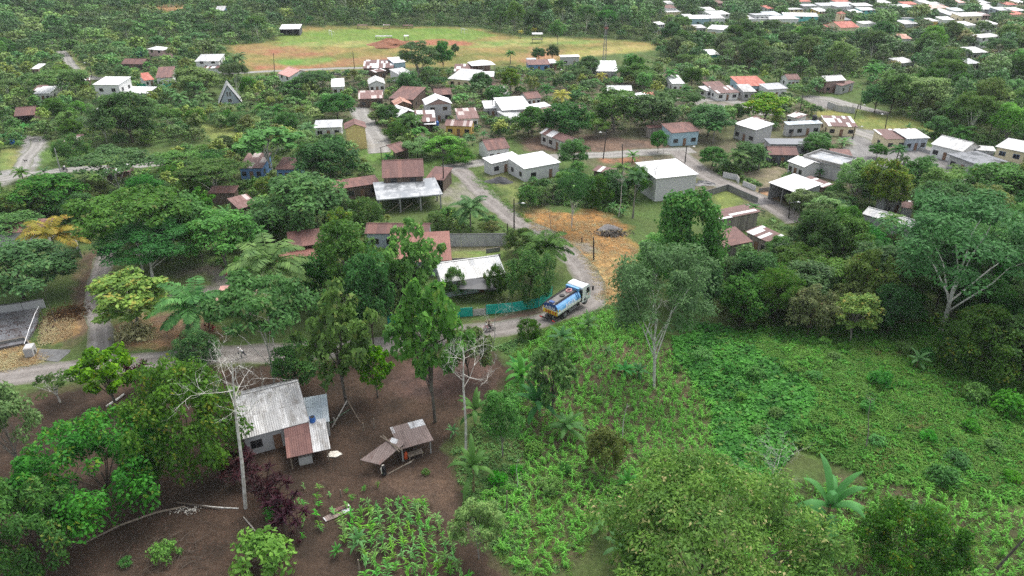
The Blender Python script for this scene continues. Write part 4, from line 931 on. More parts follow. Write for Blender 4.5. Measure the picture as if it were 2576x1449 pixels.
def banana_mesh(seed, nl=12, Lf=2.3, mat=None):
    r = np.random.default_rng(seed); V, Q = [], []
    for i in range(nl):
        az = i * 2.4 + r.normal() * .25; e = R(80) - (i / nl) * R(75); p = np.array([0, 0, 1.6 if i < nl - 2 else 1.3]) * Lf / 2.3; n = 6; dl = Lf * r.uniform(.8, 1.1) / n
        rows = []
        for k in range(n + 1):
            t = k / n; wv = Lf * .115 * (math.sin(math.pi * min(.985, max(.06, t * .9 + .09))) ** .6) * (0.15 if k == 0 else 1)
            side = np.array([-math.sin(az), math.cos(az), 0.0]); rows.append([p + side * wv - np.array([0, 0, wv * .45]), p.copy(), p - side * wv - np.array([0, 0, wv * .45])])
            p = p + np.array([math.cos(az) * math.cos(e), math.sin(az) * math.cos(e), math.sin(e)]) * dl; e -= .16 + .16 * t * (1 + i / nl)
        b = len(V); V += [q for rw in rows for q in rw]
        for k in range(n):
            for j in range(2): Q.append([b + k * 3 + j, b + k * 3 + j + 1, b + k * 3 + j + 4, b + k * 3 + j + 3])
    return npmesh("banana_leaves", np.array(V), np.array(Q), mat or BANANA)
def stalk_mesh(h, r0, mat, name="stem"):
    m = MB(); m.tube([(0, 0, -.1), (0, 0, h * .5), (0, 0, h)], [r0, r0 * .85, r0 * .5], 7); return m.mesh(name, mat)
STEMB = simple("banana_stem", (.16, .17, .07), .8, .5, 4, (.14, .09, .05))
def bare_mesh(seed, H_, R_, mat, fork=.55, name="trunk", n1=7, lean=(0, 0)):
    r = np.random.default_rng(seed); m = MB(); rt = .0085 * H_
    tp_ = Vector((lean[0], lean[1], H_ * .93)); pts = [Vector((0, 0, -.3)), tp_ * .33 + Vector((.1, 0, 0)), tp_ * .66 + Vector((-.1, .1, 0)), tp_]
    m.tube(pts, [rt * 1.2, rt, rt * .75, rt * .25], 7)
    def br(p, d, L, rad, dep):
        n = 3; q = [p]
        for k in range(n):
            d = (d + Vector(r.normal(size=3)) * .22 + Vector((0, 0, .10))).normalized(); q.append(q[-1] + d * L / n)
        m.tube(q, [rad, rad * .75, rad * .55, rad * .35], 5 if dep < 2 else 4, cap=False)
        if dep < 3:
            for k in range(4 if dep < 2 else 3): br(q[r.integers(1, 4)], (d + Vector(r.normal(size=3)) * .7).normalized(), L * r.uniform(.45, .7), rad * .55, dep + 1)
    for k in range(n1):
        t = fork + (1 - fork) * (k + .3) / n1; i = min(2, int(t * 3)); p = pts[i].lerp(pts[i + 1], t * 3 - i); az = k * 2.4 + r.random()
        br(p, Vector((math.cos(az), math.sin(az), .45 + .5 * r.random())).normalized(), R_ * r.uniform(.75, 1.15) * (1.15 - .45 * (t - fork) / (1 - fork)), rt * .33 * (1.2 - t * .6), 0)
    return m.mesh(name, mat)
def strap_mesh(seed, ns, hmin, hmax, spread, mat, L=.55):
    r = np.random.default_rng(seed); P, N, U, Ls = [], [], [], []; st = MB()
    for i in range(ns):
        x, y = r.normal(size=2) * spread; h = r.uniform(hmin, hmax); st.tube([(x * .7, y * .7, -.1), (x, y, h)], [.035, .025], 5)
        for k in range(26):
            az = r.uniform(0, 6.283); e = r.uniform(-.5, 1.35); d = np.array([math.cos(az) * math.cos(e), math.sin(az) * math.cos(e), math.sin(e)])
            l = L * r.uniform(.8, 1.2); P.append(np.array([x, y, h - r.random() * .35]) + d * l * .5); U.append(d); N.append(unit(np.array([-d[0] * d[2], -d[1] * d[2], 1 - d[2] ** 2]) + r.normal(size=3) * .3)); Ls.append(l)
    Ls = np.array(Ls); V = cards(np.array(P), np.array(N), np.array(U), Ls, Ls * .22, .15)
    return npmesh("strap_leaves", V, quads(len(V) // 4), mat), st.mesh("stem", BARK)
def maize_arr(seed, H_=1.15):
    r = np.random.default_rng(seed); V, Q = [], []
    for i in range(10):
        az = (i % 2) * math.pi + r.normal() * .6 + seed; z = H_ * (.08 + .075 * i); e = R(62); p = np.array([0, 0, z]); n = 4; L = H_ * r.uniform(.5, .75) * (1.1 - .04 * i); rows = []
        for k in range(n + 1):
            wv = .055 * (1 - (k / n) ** 2) + .004; s_ = np.array([-math.sin(az), math.cos(az), 0]); rows.append([p + s_ * wv, p - s_ * wv])
            p = p + np.array([math.cos(az) * math.cos(e), math.sin(az) * math.cos(e), math.sin(e)]) * L / n; e -= .5
        b = len(V); V += [q for rw in rows for q in rw]
        for k in range(n): Q.append([b + k * 2, b + k * 2 + 1, b + k * 2 + 3, b + k * 2 + 2])
    return np.array(V), np.array(Q)
# ---------------------------------------------------------------- labels that single a plant out
COUNT = {}
def rel_label(prefix, x, y, short=False):
    """prefix + where it stands, told by the nearest things one can name; every label is used once"""
    c = sorted(((lx - x) ** 2 + (ly - y) ** 2, n, lx, ly) for n, lx, ly in UNIQ)[:9]
    def r_(lx, ly):
        dx, dy = x - lx, y - ly
        if abs(dx) > abs(dy) * .9: return "right of" if dx > 0 else "left of"
        return "behind" if dy > 0 else "in front of"
    cand = []
    for _, n, lx, ly in c: cand.append(f"{prefix} {r_(lx, ly)} the {n}")
    for i in range(len(c)):
        for j in range(i + 1, len(c)): cand.append(f"{prefix} between {c[i][1]} and {c[j][1]}")
    for adj in ("leaning", "taller", "lower", "fuller", "thinner", "second", "third", "farther", "nearer"):
        for _, n, lx, ly in c: cand.append(f"{adj} {prefix} {r_(lx, ly)} the {n}")
    for l in cand:
        if len(l.replace('-', ' ').split()) <= 16 + l.count('-') and len(l.split()) <= 16 and l.lower() not in USED: return l
    return f"{prefix} near the {c[0][1]}"
# ---------------------------------------------------------------- plants: where each one stands
cnt = {}
for n, _, _ in LAND: cnt[n] = cnt.get(n, 0) + 1
UNIQ = [l for l in LAND if cnt[l[0]] == 1 and 2 <= len(l[0].split()) <= 8]
for n, px, py in [("football goal", 830, 88), ("lattice mast", 1518, 158), ("blue water tanker", 1430, 770), ("motorbike on gravel road", 1230, 822), ("grey zinc-roofed farmhouse", 690, 1060), ("open zinc shed", 1010, 1130),
                  ("maize plot", 1000, 1350), ("concrete slab on columns", 1050, 500), ("teal netting fence", 1250, 790), ("white A-frame house", 578, 250), ("orange dry field", 1520, 640), ("overgrown gully", 1850, 1000), ("grassy knoll", 2250, 1000),
                  ("muddy farmyard", 1000, 1230), ("maize slope", 1600, 1000), ("long plaster wall", 1190, 615), ("bend of the gravel road", 1475, 690), ("blue water tank", 356, 155), ("brush pile", 420, 1400), ("concrete pad", 50, 800)]:
    g = gp(px, py); UNIQ.append([n, g.x, g.y])
KINDN = {'round': ('broadleaf_tree', 'tree', 'dense round-crowned tree'), 'umbrella': ('umbrella_tree', 'tree', 'flat-crowned spreading tree'), 'tall': ('forest_tree', 'tree', 'tall leafy forest tree'), 'bigleaf': ('big_leaved_tree', 'tree', 'big-leaved loose-crowned tree'),
 'feather': ('feathery_tree', 'tree', 'huge feathery-leaved tree'), 'citrus': ('fruit_tree', 'tree', 'low bushy fruit tree'), 'light': ('pale_green_tree', 'tree', 'pale green leafy tree'), 'yellow': ('yellow_green_tree', 'tree', 'yellow-green leafy tree'),
 'flower': ('flowering_tree', 'tree', 'pale-tipped flowering tree'), 'vine': ('vine_covered_tree', 'tree', 'creeper-covered tree'), 'olive': ('olive_green_tree', 'tree', 'olive-brown leafy tree'), 'cec': ('palmate_tree', 'tree', 'palmate-leaved tree'), 'sparse': ('sapling', 'tree', 'thin young tree'), 'bush': ('shrub', 'shrub', 'small leafy shrub')}
PR = {}
def proto(kind, i):
    if (kind, i) not in PR: PR[(kind, i)] = tree_proto(kind, 11 + 17 * i + len(kind) * 101 + ord(kind[0]))
    return PR[(kind, i)]
TREES = []
def put_tree(p, H_, hw, kind, label=None, var=None, rot=None, group=None):
    me, tm, R0, H0 = proto(kind, var if var is not None else int(rng.integers(0, 3)))
    nm, cat, ph = KINDN[kind]
    root = empty(nm, (p.x, p.y, p.z), rng.uniform(0, 6.28) if rot is None else rot); s = hw / R0; k = H_ / H0
    for n, m in (("crown", me), ("trunk", tm)):
        o = bpy.data.objects.new(n, m); o.scale = (s, s, k); link(o, root)
    size = "" if H_ < 5 or kind in ('feather', 'bush', 'citrus', 'sparse') else "high " if H_ > 12 and kind != 'tall' else ""
    tag(root, label or rel_label(size + ph, p.x, p.y), cat, group); TREES.append((p.x, p.y, hw)); return root
def tree(t, bx, by, topy, hw, kind, label=None, var=None, k=1.0):
    q = tp(t, bx, by); p = gp(*q); ty = topy if t == 'P' else tp(t, 0, topy)[1]; w_ = hw if t == 'P' else hw / 4
    H_ = max(1.0, height_to(p, ty)) * k; return put_tree(p, H_, w_ * mpp(p), kind, label, var)
for a in [
 ('P', 690, 962, 718, 122, 'umbrella', "white-trunked flowering umbrella tree behind the grey zinc-roofed farmhouse", 0),
 ('P', 872, 1018, 728, 88, 'bigleaf', "big-leaved tree with mossy trunk propped by a pole in the farmyard", 0), ('P', 1095, 1062, 708, 95, 'bigleaf', "big-leaved tree with hanging branches behind the open zinc shed", 1), ('P', 950, 1000, 870, 42, 'bigleaf', "low drooping big-leaved branch clump beside the propped tree", 2),
 ('P', 750, 978, 872, 58, 'round', "small dark green tree right behind the farmhouse lean-to"), ('P', 490, 1190, 925, 130, 'citrus', "broad dark fruit tree at the left end of the farmhouse", 0), ('P', 275, 1278, 1072, 148, 'citrus', "wide fruit tree on bare soil beside the fallen trunk", 1),
 ('P', 92, 1425, 1225, 98, 'citrus', "fresh green fruit tree at the bottom corner of the plot", 2), ('P', 55, 1190, 985, 62, 'light', "light green tree at the picture edge above the bare soil", 2), ('P', 295, 1030, 880, 66, 'bigleaf', "bright green young tree beside the gravel road and purple cordyline", 1),
 ('P', 152, 1012, 935, 42, 'sparse', "spindly sapling beside the gravel road verge"), ('P', 345, 826, 692, 82, 'yellow', "yellowing round fruit tree beside the road junction"), ('P', 500, 920, 835, 55, 'citrus', "bushy tree with yellow tips at the roadside"),
 ('P', 385, 706, 570, 108, 'feather', "low dark blue-green spreading tree beside the yard", 0), ('P', 360, 680, 495, 118, 'umbrella'), ('P', 570, 670, 540, 84, 'light'), ('P', 760, 592, 448, 115, 'round', "dark round tree dotted with pale blossoms"), ('P', 480, 640, 500, 75, 'round'),
 ('P', 545, 500, 408, 72, 'umbrella'), ('P', 305, 492, 384, 86, 'umbrella', "flat-crowned tree with pale forked stems by the lane"), ('P', 692, 442, 328, 78, 'cec', "large-leaved palmate tree behind the rust-roofed shop"), ('P', 830, 455, 355, 75, 'round'), ('P', 335, 358, 232, 72, 'round', "bright dense dome tree left of the A-frame house"),
 ('P', 165, 255, 178, 58, 'umbrella'), ('P', 500, 245, 172, 62, 'light'), ('P', 1056, 212, 105, 48, 'tall', "tall dark tree beside the pale blue house"), ('P', 1116, 180, 104, 26, 'round'), ('P', 1030, 245, 180, 28, 'round'),
 ('P', 1050, 800, 548, 78, 'bigleaf', "tall big-leaved tree in front of the red corrugated roof", 0), ('P', 885, 800, 560, 72, 'tall', "tall leafy tree beside the white-striped rust roof"), ('P', 940, 870, 640, 60, 'round'), ('P', 810, 770, 640, 60, 'round'), ('P', 990, 830, 690, 55, 'round'),
 ('P', 1330, 758, 634, 68, 'citrus', "bushy bright tree behind the teal netting"), ('P', 1250, 745, 668, 34, 'citrus'), ('P', 1145, 745, 672, 30, 'citrus'), ('P', 1440, 428, 352, 38, 'round'), ('P', 1438, 572, 428, 50, 'feather', "slim feathery tree on the dry field edge", 1), ('P', 1240, 596, 558, 20, 'yellow'), ('P', 1100, 585, 535, 34, 'citrus'), ('P', 1310, 640, 575, 42, 'citrus'),
 ('P', 1645, 977, 628, 122, 'feather', "huge feathery tree with white forked trunk on the maize slope", 0), ('P', 1710, 770, 486, 80, 'vine', "tall tree smothered in bright creeper beside the dry field", 0), ('P', 1600, 750, 670, 34, 'round'), ('P', 1765, 800, 660, 46, 'round'), ('P', 1640, 700, 590, 44, 'vine', "lower creeper mound beside the dry field", 1),
 ('P', 2366, 838, 498, 158, 'feather', "giant spreading tree with pale leaning trunk above the grassy knoll", 2), ('P', 1750, 1545, 1238, 245, 'flower', "great pale-tipped flowering tree at the bottom of the slope", 0), 
 ('P', 1205, 1405, 1270, 60, 'light', "slender feathery sapling beside the maize plot"), ('P', 2275, 1440, 1290, 100, 'citrus'), ('P', 1265, 1150, 985, 55, 'light'), ('P', 1390, 1050, 860, 62, 'bigleaf', "big-leaved tree beside the roadside banana plants", 1), ('P', 1520, 1195, 1085, 48, 'olive', "brownish dying sapling on the maize slope"), ('P', 1330, 850, 805, 34, 'citrus', "low shrub beside the road behind the tanker"), ('P', 1100, 860, 790, 50, 'round'),
 ('P', 1180, 950, 830, 60, 'olive'), ('P', 2195, 545, 400, 40, 'yellow'), ('P', 2142, 520, 398, 44, 'light'), ('P', 2225, 548, 420, 40, 'yellow', "bright yellow-green tree in front of the grey gabled house"), ('P', 2295, 510, 400, 44, 'round'), ('P', 2345, 545, 425, 44, 'light'), ('P', 2500, 520, 418, 72, 'round'), ('P', 2238, 285, 186, 42, 'round', "big dark dome tree at the edge of the meadow"), ('P', 2200, 283, 215, 34, 'round'), ('P', 2310, 290, 195, 50, 'light'),
 ('P', 2160, 800, 640, 62, 'olive', "brown-green tree at the woodland edge"), ('P', 2010, 800, 665, 62, 'tall'), ('P', 1890, 760, 640, 60, 'round'), ('P', 1945, 815, 680, 58, 'flower', "white-blossomed bushy tree at the gully head"), ('P', 2035, 690, 530, 55, 'round'), ('P', 2110, 690, 545, 55, 'round'), ('P', 2110, 640, 520, 45, 'round'), ('P', 2180, 760, 620, 60, 'tall'), ('P', 2060, 780, 660, 60, 'light'), ('P', 2280, 790, 640, 66, 'tall'), ('P', 2480, 740, 560, 90, 'feather', None, 1), ('P', 2560, 720, 520, 80, 'round'), ('P', 2460, 930, 790, 100, 'citrus'), ('P', 2560, 960, 820, 80, 'round'), ('P', 2350, 700, 590, 60, 'round'), ('P', 2140, 860, 742, 52, 'yellow'), ('P', 2030, 850, 730, 60, 'olive'), ('P', 2230, 840, 720, 48, 'round'), ('P', 1860, 820, 700, 60, 'round'),
 ('P', 1640, 330, 235, 62, 'round'), ('P', 1420, 350, 262, 62, 'round'), ('P', 1340, 345, 268, 46, 'round'), ('P', 1545, 330, 225, 55, 'tall'), ('P', 1700, 310, 232, 60, 'umbrella'), ('P', 1780, 345, 265, 55, 'round'), ('P', 1920, 310, 238, 50, 'yellow'), ('P', 1850, 305, 262, 25, 'round'), ('P', 1500, 345, 300, 32, 'light'), ('P', 1480, 195, 140, 30, 'round'), ('P', 1355, 155, 120, 18, 'round'), ('P', 1390, 155, 113, 15, 'round'), ('P', 1403, 112, 50, 22, 'light'), ('P', 1600, 215, 160, 40, 'round'),
 ('P', 1285, 240, 172, 24, 'yellow'), ('P', 1210, 240, 182, 30, 'round'), ('P', 1250, 270, 215, 32, 'round'), ('P', 980, 310, 265, 32, 'round'), ('P', 1040, 320, 288, 50, 'round'), ('P', 800, 245, 180, 40, 'umbrella'), ('P', 760, 245, 195, 45, 'round'), ('P', 850, 300, 235, 48, 'round'), ('P', 600, 250, 160, 32, 'umbrella'), ('P', 1145, 140, 110, 10, 'round'), ('P', 1060, 395, 350, 45, 'light'), ('P', 1120, 400, 345, 50, 'light'), ('P', 1000, 350, 310, 34, 'citrus'), ('P', 1155, 410, 375, 40, 'citrus'), ('P', 945, 310, 280, 20, 'yellow'),
 ('P', 190, 405, 340, 40, 'citrus'), ('P', 460, 430, 380, 60, 'light'), ('P', 75, 555, 470, 60, 'olive', "rusty-tinged shrub tree in front of the wet lane"), ('P', 130, 540, 445, 70, 'round'), ('P', 60, 750, 620, 110, 'round', "dark spreading tree over the block-walled pad"), ('P', 620, 740, 650, 30, 'light'), ('P', 40, 600, 540, 60, 'light'), ('P', 230, 520, 460, 50, 'olive'),
 ('P', 1500, 520, 440, 38, 'citrus'), ('P', 1330, 520, 470, 34, 'citrus'), ('P', 1535, 505, 430, 45, 'round'), ('P', 1600, 500, 420, 30, 'round'), ('P', 1880, 430, 360, 40, 'round'), ('P', 1790, 420, 370, 34, 'round'), ('P', 2205, 398, 363, 20, 'round', "small round tree standing alone in the gravel yard"), ('P', 2050, 395, 345, 36, 'round'), ('P', 1655, 385, 330, 22, 'round'), ('P', 2070, 560, 500, 45, 'light'), ('P', 2010, 540, 480, 34, 'light'),
]:
    t, bx, by, ty, hw, kd, *rest = a
    tree(t, bx, by, ty, hw, kd, *(rest[:1] or [None]), *(rest[1:] or [None]))
t_ = tree('P', 2503, 1435, 1030, 52, 'bigleaf', 'leaning big-leaved tree at the right picture edge', 2); t_.rotation_euler = (0, .30, 0)
# shrubs on the knoll, the slope and the yards
for bx, by, hw in [(1985, 935, 26), (2050, 955, 22), (2275, 890, 22), (2095, 905, 20), (2120, 885, 16), (2330, 905, 16), (2400, 925, 22), (2450, 1010, 24), (2210, 975, 26), (2070, 870, 18), (2180, 1035, 22), (2010, 1085, 24), (2100, 1110, 26), (2200, 1120, 20), (2330, 1110, 22), (2400, 1165, 26), (2500, 1130, 26), (2440, 1085, 24), (2540, 1210, 24), (2370, 1215, 32),
                   (1440, 905, 22), (1500, 930, 16), (1900, 955, 24), (1860, 1010, 22), (1950, 1045, 24), (1900, 1090, 20), (2310, 1290, 24), (2190, 1330, 22), (1345, 1140, 28), (1255, 1215, 26), (1380, 1235, 30), (1240, 1300, 26), (1300, 1195, 24), (660, 1432, 60), (690, 1300, 22), (320, 1420, 20), (420, 1408, 30), (1072, 1192, 16), (1765, 905, 26), (1830, 935, 24), (1700, 935, 16), (1560, 1245, 24), (2480, 880, 40), (2540, 1045, 40), (1420, 1190, 20)]:
    p = gp(bx, by); w_ = hw * mpp(p) * rng.uniform(.7, 1.15); put_tree(p, w_ * rng.uniform(.9, 1.6), w_, 'bush')
tree('P', 1880, 812, 765, 44, 'yellow', 'yellow broad-leaved plant clump at the head of the gully'); tree('P', 1885, 760, 655, 20, 'sparse', 'thin pale trunk rising from the yellow clump')
# palms
PALMS = [palm_crown(s, PALM) for s in (1, 2, 3)]; PALMSY = [palm_crown(s, PALMY, 14, 4.0, 1.0) for s in (4, 5)]; PTR = palm_trunk()
def palm(t, cx, by, cyy, hw, yellow=False, label=None, name="coconut_palm"):
    q = tp(t, cx, by); p = gp(*q); c = tp(t, cx, cyy); H_ = max(.8, height_to(p, c[1])); s = (hw if t == 'P' else hw / 4) * mpp(p) / 3.5
    w0 = hw if t == 'P' else hw / 4; SHOW.append((c[0], c[1], w0 * .75, w0 * .6))
    root = empty(name, (p.x, p.y, p.z), rng.uniform(0, 6.28)); a = bpy.data.objects.new("fronds", (PALMSY if yellow else PALMS)[int(rng.integers(0, 2 if yellow else 3))]); a.location = (0, 0, H_); a.scale = (s, s, s); link(a, root)
    b = bpy.data.objects.new("trunk", PTR); b.scale = (1.3, 1.3, H_); link(b, root)
    tag(root, label or rel_label("yellowing coconut palm" if yellow else "coconut palm", p.x, p.y), "palm")
palm('P', 702, 800, 668, 100, False, "large coconut palm with arching fronds in front of the striped rust roof"); palm('P', 508, 850, 772, 92, False, "coconut palm beside the red cordylines and clothed figure"); palm('P', 152, 662, 592, 66, True, "yellow-fronded coconut palm behind the block wall")
palm('P', 1372, 695, 622, 76, False, "coconut palm standing at the bend of the gravel road"); palm('P', 1184, 580, 524, 52, False, "coconut palm behind the long plaster wall"); palm('P', 1412, 276, 240, 26, True, "golden coconut palm behind the block workshop")
for a in [('20', 1100, 830, 710, 95), ('20', 1575, 885, 740, 80), ('20', 480, 745, 650, 70), ('20', 895, 830, 770, 70, True), ('20', 350, 1000, 900, 95), ('20', 2240, 860, 720, 110), ('20', 2020, 790, 690, 70), ('20', 1740, 1030, 900, 75), ('20', 2020, 1445, 1280, 90), ('20', 30, 930, 810, 95), ('20', 1475, 455, 385, 52), ('20', 90, 382, 320, 30, True), ('20', 225, 350, 300, 34, True),
          ('10', 2560, 640, 540, 60), ('10', 230, 1210, 1110, 105), ('10', 60, 1200, 1090, 85), ('10', 840, 1050, 980, 62), ('10', 535, 1432, 1300, 105), ('10', 1560, 1355, 1220, 125), ('10', 1820, 1345, 1295, 50), ('10', 1345, 880, 825, 45), ('10', 1710, 960, 895, 62),
          ('00', 1150, 935, 850, 105), ('00', 2420, 712, 590, 90), ('00', 1830, 1100, 985, 85), ('00', 2060, 1105, 1000, 100), ('00', 2530, 1130, 1060, 70),
          ('30', 80, 835, 745, 85), ('30', 410, 795, 720, 70), ('30', 1040, 835, 710, 100), ('30', 1130, 800, 690, 80), ('30', 1210, 860, 760, 85), ('30', 1915, 1440, 1340, 120), ('30', 525, 330, 280, 42), ('30', 1900, 470, 420, 60), ('30', 1060, 720, 640, 70),
          ('31', 1285, 190, 60, 80), ('31', 1360, 205, 160, 62), ('31', 1612, 225, 155, 65), ('31', 1880, 365, 270, 100), ('31', 40, 160, 95, 60), ('31', 700, 270, 215, 55), ('21', 2250, 310, 130, 130), ('21', 2480, 260, 110, 110), ('01', 240, 375, 290, 75), ('01', 860, 525, 410, 110), ('01', 1040, 555, 490, 85), ('11', 590, 920, 850, 100), ('21', 2390, 800, 650, 85), ('21', 2000, 790, 720, 55), ('21', 1105, 340, 250, 120), ('21', 130, 620, 480, 60), ('10', 640, 1120, 1060, 70), ('00', 1500, 705, 650, 50), ('00', 1800, 640, 590, 50)]:
    palm(*a)
palm('31', 1150, 1095, 770, 125, False, "dark drooping palm with tall pale trunk in the woodland"); palm('21', 1215, 745, 330, 115, False, "tall palm with hanging brown skirt beside the tall white block building")
# banana plants
BAN = [banana_mesh(s, 11 + s % 3) for s in (1, 2, 3, 4)]; BST = stalk_mesh(1.75, .13, STEMB)
def banana(t, bx, by, topy, hw, label=None):
    q = tp(t, bx, by); p = gp(*q); ty = topy if t == 'P' else tp(t, 0, topy)[1]; H_ = max(.7, height_to(p, ty)); s = (hw if t == 'P' else hw / 4) * mpp(p) / 2.3; k = H_ / 3.6
    root = empty("banana_plant", (p.x, p.y, p.z), rng.uniform(0, 6.28)); s = max(s, k * .55)
    w0 = hw if t == 'P' else hw / 4; SHOW.append((q[0], (q[1] + ty) / 2, w0 * .7, abs(q[1] - ty) * .45))
    for n, m, z in (("leaves", BAN[int(rng.integers(0, 4))], k), ("stem", BST, k)): o = bpy.data.objects.new(n, m); o.scale = (s, s, z); link(o, root)
    tag(root, label or rel_label("banana plant", p.x, p.y), "banana plant"); return root
banana('P', 1192, 1240, 1096, 62, "banana plant at the edge of the muddy farmyard beside the shed"); banana('P', 2060, 1368, 1148, 78, "tallest banana plant standing alone on the lower slope"); banana('P', 2040, 1365, 1290, 66, "squat banana shoot at the foot of the tall one")
for a in [('P', 1312, 990, 888, 62), ('P', 1350, 1062, 945, 66), ('P', 1425, 1100, 1035, 58), ('P', 1195, 1075, 975, 56), ('P', 1140, 1100, 1065, 22), ('P', 1300, 950, 895, 40), ('P', 1478, 842, 785, 36), ('P', 1412, 872, 818, 44), ('P', 1526, 895, 868, 22), ('P', 1570, 945, 912, 36), ('P', 1605, 950, 912, 34), ('P', 1575, 1232, 1185, 34), ('P', 1700, 1240, 1176, 44), ('P', 1880, 1300, 1225, 48), ('P', 2304, 925, 880, 32), ('P', 1530, 1350, 1262, 60), ('P', 1560, 1420, 1330, 60), ('P', 905, 1388, 1322, 30), ('P', 850, 1400, 1370, 20), ('P', 1250, 1080, 1010, 44), ('P', 1790, 1240, 1205, 24), ('P', 20, 1449, 1400, 30) ,
          ('11', 1330, 190, 70, 80), ('11', 870, 310, 215, 75), ('11', 1810, 330, 205, 60), ('01', 2290, 770, 600, 90), ('01', 2130, 870, 770, 60), ('20', 2210, 180, 20, 10), ('20', 2010, 830, 760, 60), ('21', 1210, 180, 40, 100), ('21', 1010, 690, 560, 65), ('21', 1110, 730, 630, 70), ('21', 790, 590, 510, 45), ('10', 1310, 1200, 1095, 65), ('10', 2290, 1400, 1300, 70), ('30', 760, 1449, 1370, 90), ('30', 1400, 1320, 1235, 70), ('31', 515, 330, 230, 70), ('31', 740, 40, -60, 90), ('00', 1580, 860, 790, 60), ('01', 460, 330, 215, 85), ('00', 260, 1310, 1230, 90), ('00', 50, 1430, 1320, 70), ('00', 1620, 1090, 1040, 60)]:
    banana(*a)
# bare and dying trees, snags
def bare(bx, by, topx, topy, hw, seed, label, mat=BARKP, fork=.55, n1=7, name="bare_tree"):
    p = gp(bx, by); H_ = height_to(p, topy); k = mpp(p); ln = (topx - proj(p.x, p.y, p.z + H_)[0]) * k; o = bpy.data.objects.new(name, bare_mesh(seed, H_, hw * k, mat, fork, name, n1, (ln, 0))); o.location = p; link(o); tag(o, label, "tree")
bare(617, 1278, 562, 878, 92, 3, "white-barked bare tree leaning in front of the farmhouse", fork=.62, n1=8); bare(1172, 1155, 1164, 850, 80, 5, "bare grey-white tree with straight trunk beside the shed", fork=.64, n1=6); bare(1241, 872, 1248, 770, 52, 8, "small pollarded bare tree in front of the motorbike", fork=.42, n1=4)
bare(1926, 1296, 1962, 1120, 74, 9, "leafless pale tree on the lower gully slope", fork=.4, n1=7); bare(1386, 582, 1380, 505, 44, 12, "leafless tree beside the bend in the dry field", BARKG, .35); bare(1658, 500, 1648, 405, 46, 13, "leafless tree in front of the tall white block building", BARKG, .4); bare(1556, 545, 1570, 425, 22, 14, "thin white trunk with few twigs beside the palm with brown skirt", BARKP, .7, 4); bare(1622, 850, 1660, 712, 46, 22, "white forked stem under the feathery tree", BARKP, .45, 4)
bare(292, 345, 290, 258, 32, 15, "tall pale bare tree in front of the dome tree", BARKP, .6); bare(235, 345, 222, 270, 36, 16, "grey bare tree with crooked limbs at the left village edge", BARKG, .3); bare(870, 42, 868, -22, 36, 17, "big leafless forest tree beyond the football pitch", BARKP, .35, 9); bare(1845, 180, 1838, 108, 34, 18, "leafless pinkish tree in the right woodland", BARKG, .25, 9); bare(2095, 118, 2100, 40, 48, 19, "large leafless pale tree before the church", BARKP, .3, 9)
bare(2416, 325, 2425, 250, 30, 20, "bare twisted tree on the meadow edge", BARKG, .4); bare(1668, 405, 1670, 348, 24, 23, "dead snag tree beside the village road", BARKG, .5, 4); bare(430, 45, 435, 0, 14, 24, "bare dead trunk beside the orange clearing", BARKP, .6, 4); bare(1300, 1236, 1302, 1150, 6, 25, "slim white dead stem on the maize slope", BARKP, .9, 1, "dead_trunk"); bare(1556, 1150, 1578, 1005, 10, 26, "broken leaning dead trunk in the middle of the maize slope", BARKP, .9, 1, "dead_trunk"); bare(2178, 1130, 2200, 990, 12, 27, "thin bare sapling on the grassy knoll", BARKG, .85, 3, "dead_trunk"); bare(140, 812, 108, 728, 10, 28, "charred broken trunk with orange torn top beside the pad", BARKB, .9, 2, "dead_trunk")
bare(690, 880, 668, 760, 70, 31, "pale forked limbs under the flowering umbrella tree", BARKP, .5, 4)
# cordylines
for i, (bx, by, hw, red, lb) in enumerate([(590, 1210, 34, 0, "dark purple cordyline at the foot of the white bare tree"), (640, 1225, 36, 0, "purple cordyline clump right of the white trunk"), (672, 1262, 36, 0, "purple cordyline in the middle of the hedge row"), (700, 1300, 40, 0, "purple cordyline beside the green shrub"), (735, 1330, 40, 0, "purple cordyline at the lower end of the row"), (605, 1170, 26, 0, "purple cordyline against the farmhouse wall"),
   (358, 985, 36, 0, "dark cordyline beside the gravel road and young tree"), (460, 862, 12, 1, "red cordyline under the left palm frond"), (492, 840, 12, 1, "red cordyline right under the coconut palm"), (520, 838, 16, 1, "largest red cordyline under the coconut palm"), (436, 815, 12, 1, "red cordyline beside the standing person"), (540, 830, 8, 1, "small red cordyline at the palm's right side"), (572, 702, 9, 1, "red flowering cordyline beside the striped-roof palm"), (681, 840, 9, 1, "red cordyline under the umbrella tree"), (740, 1365, 12, 0, "little purple cordyline alone near the sheets")]):
    p = gp(bx, by); s = hw * mpp(p) * 1.35; a, b = strap_mesh(40 + i, 12 if hw > 20 else 3, .7 * s, 1.5 * s, .42 * s, RED2 if red else RED, max(.4, .35 * s)); root = empty("cordyline", p); o1 = bpy.data.objects.new("leaves", a); o2 = bpy.data.objects.new("stems", b); link(o1, root); link(o2, root); tag(root, lb, "cordyline")
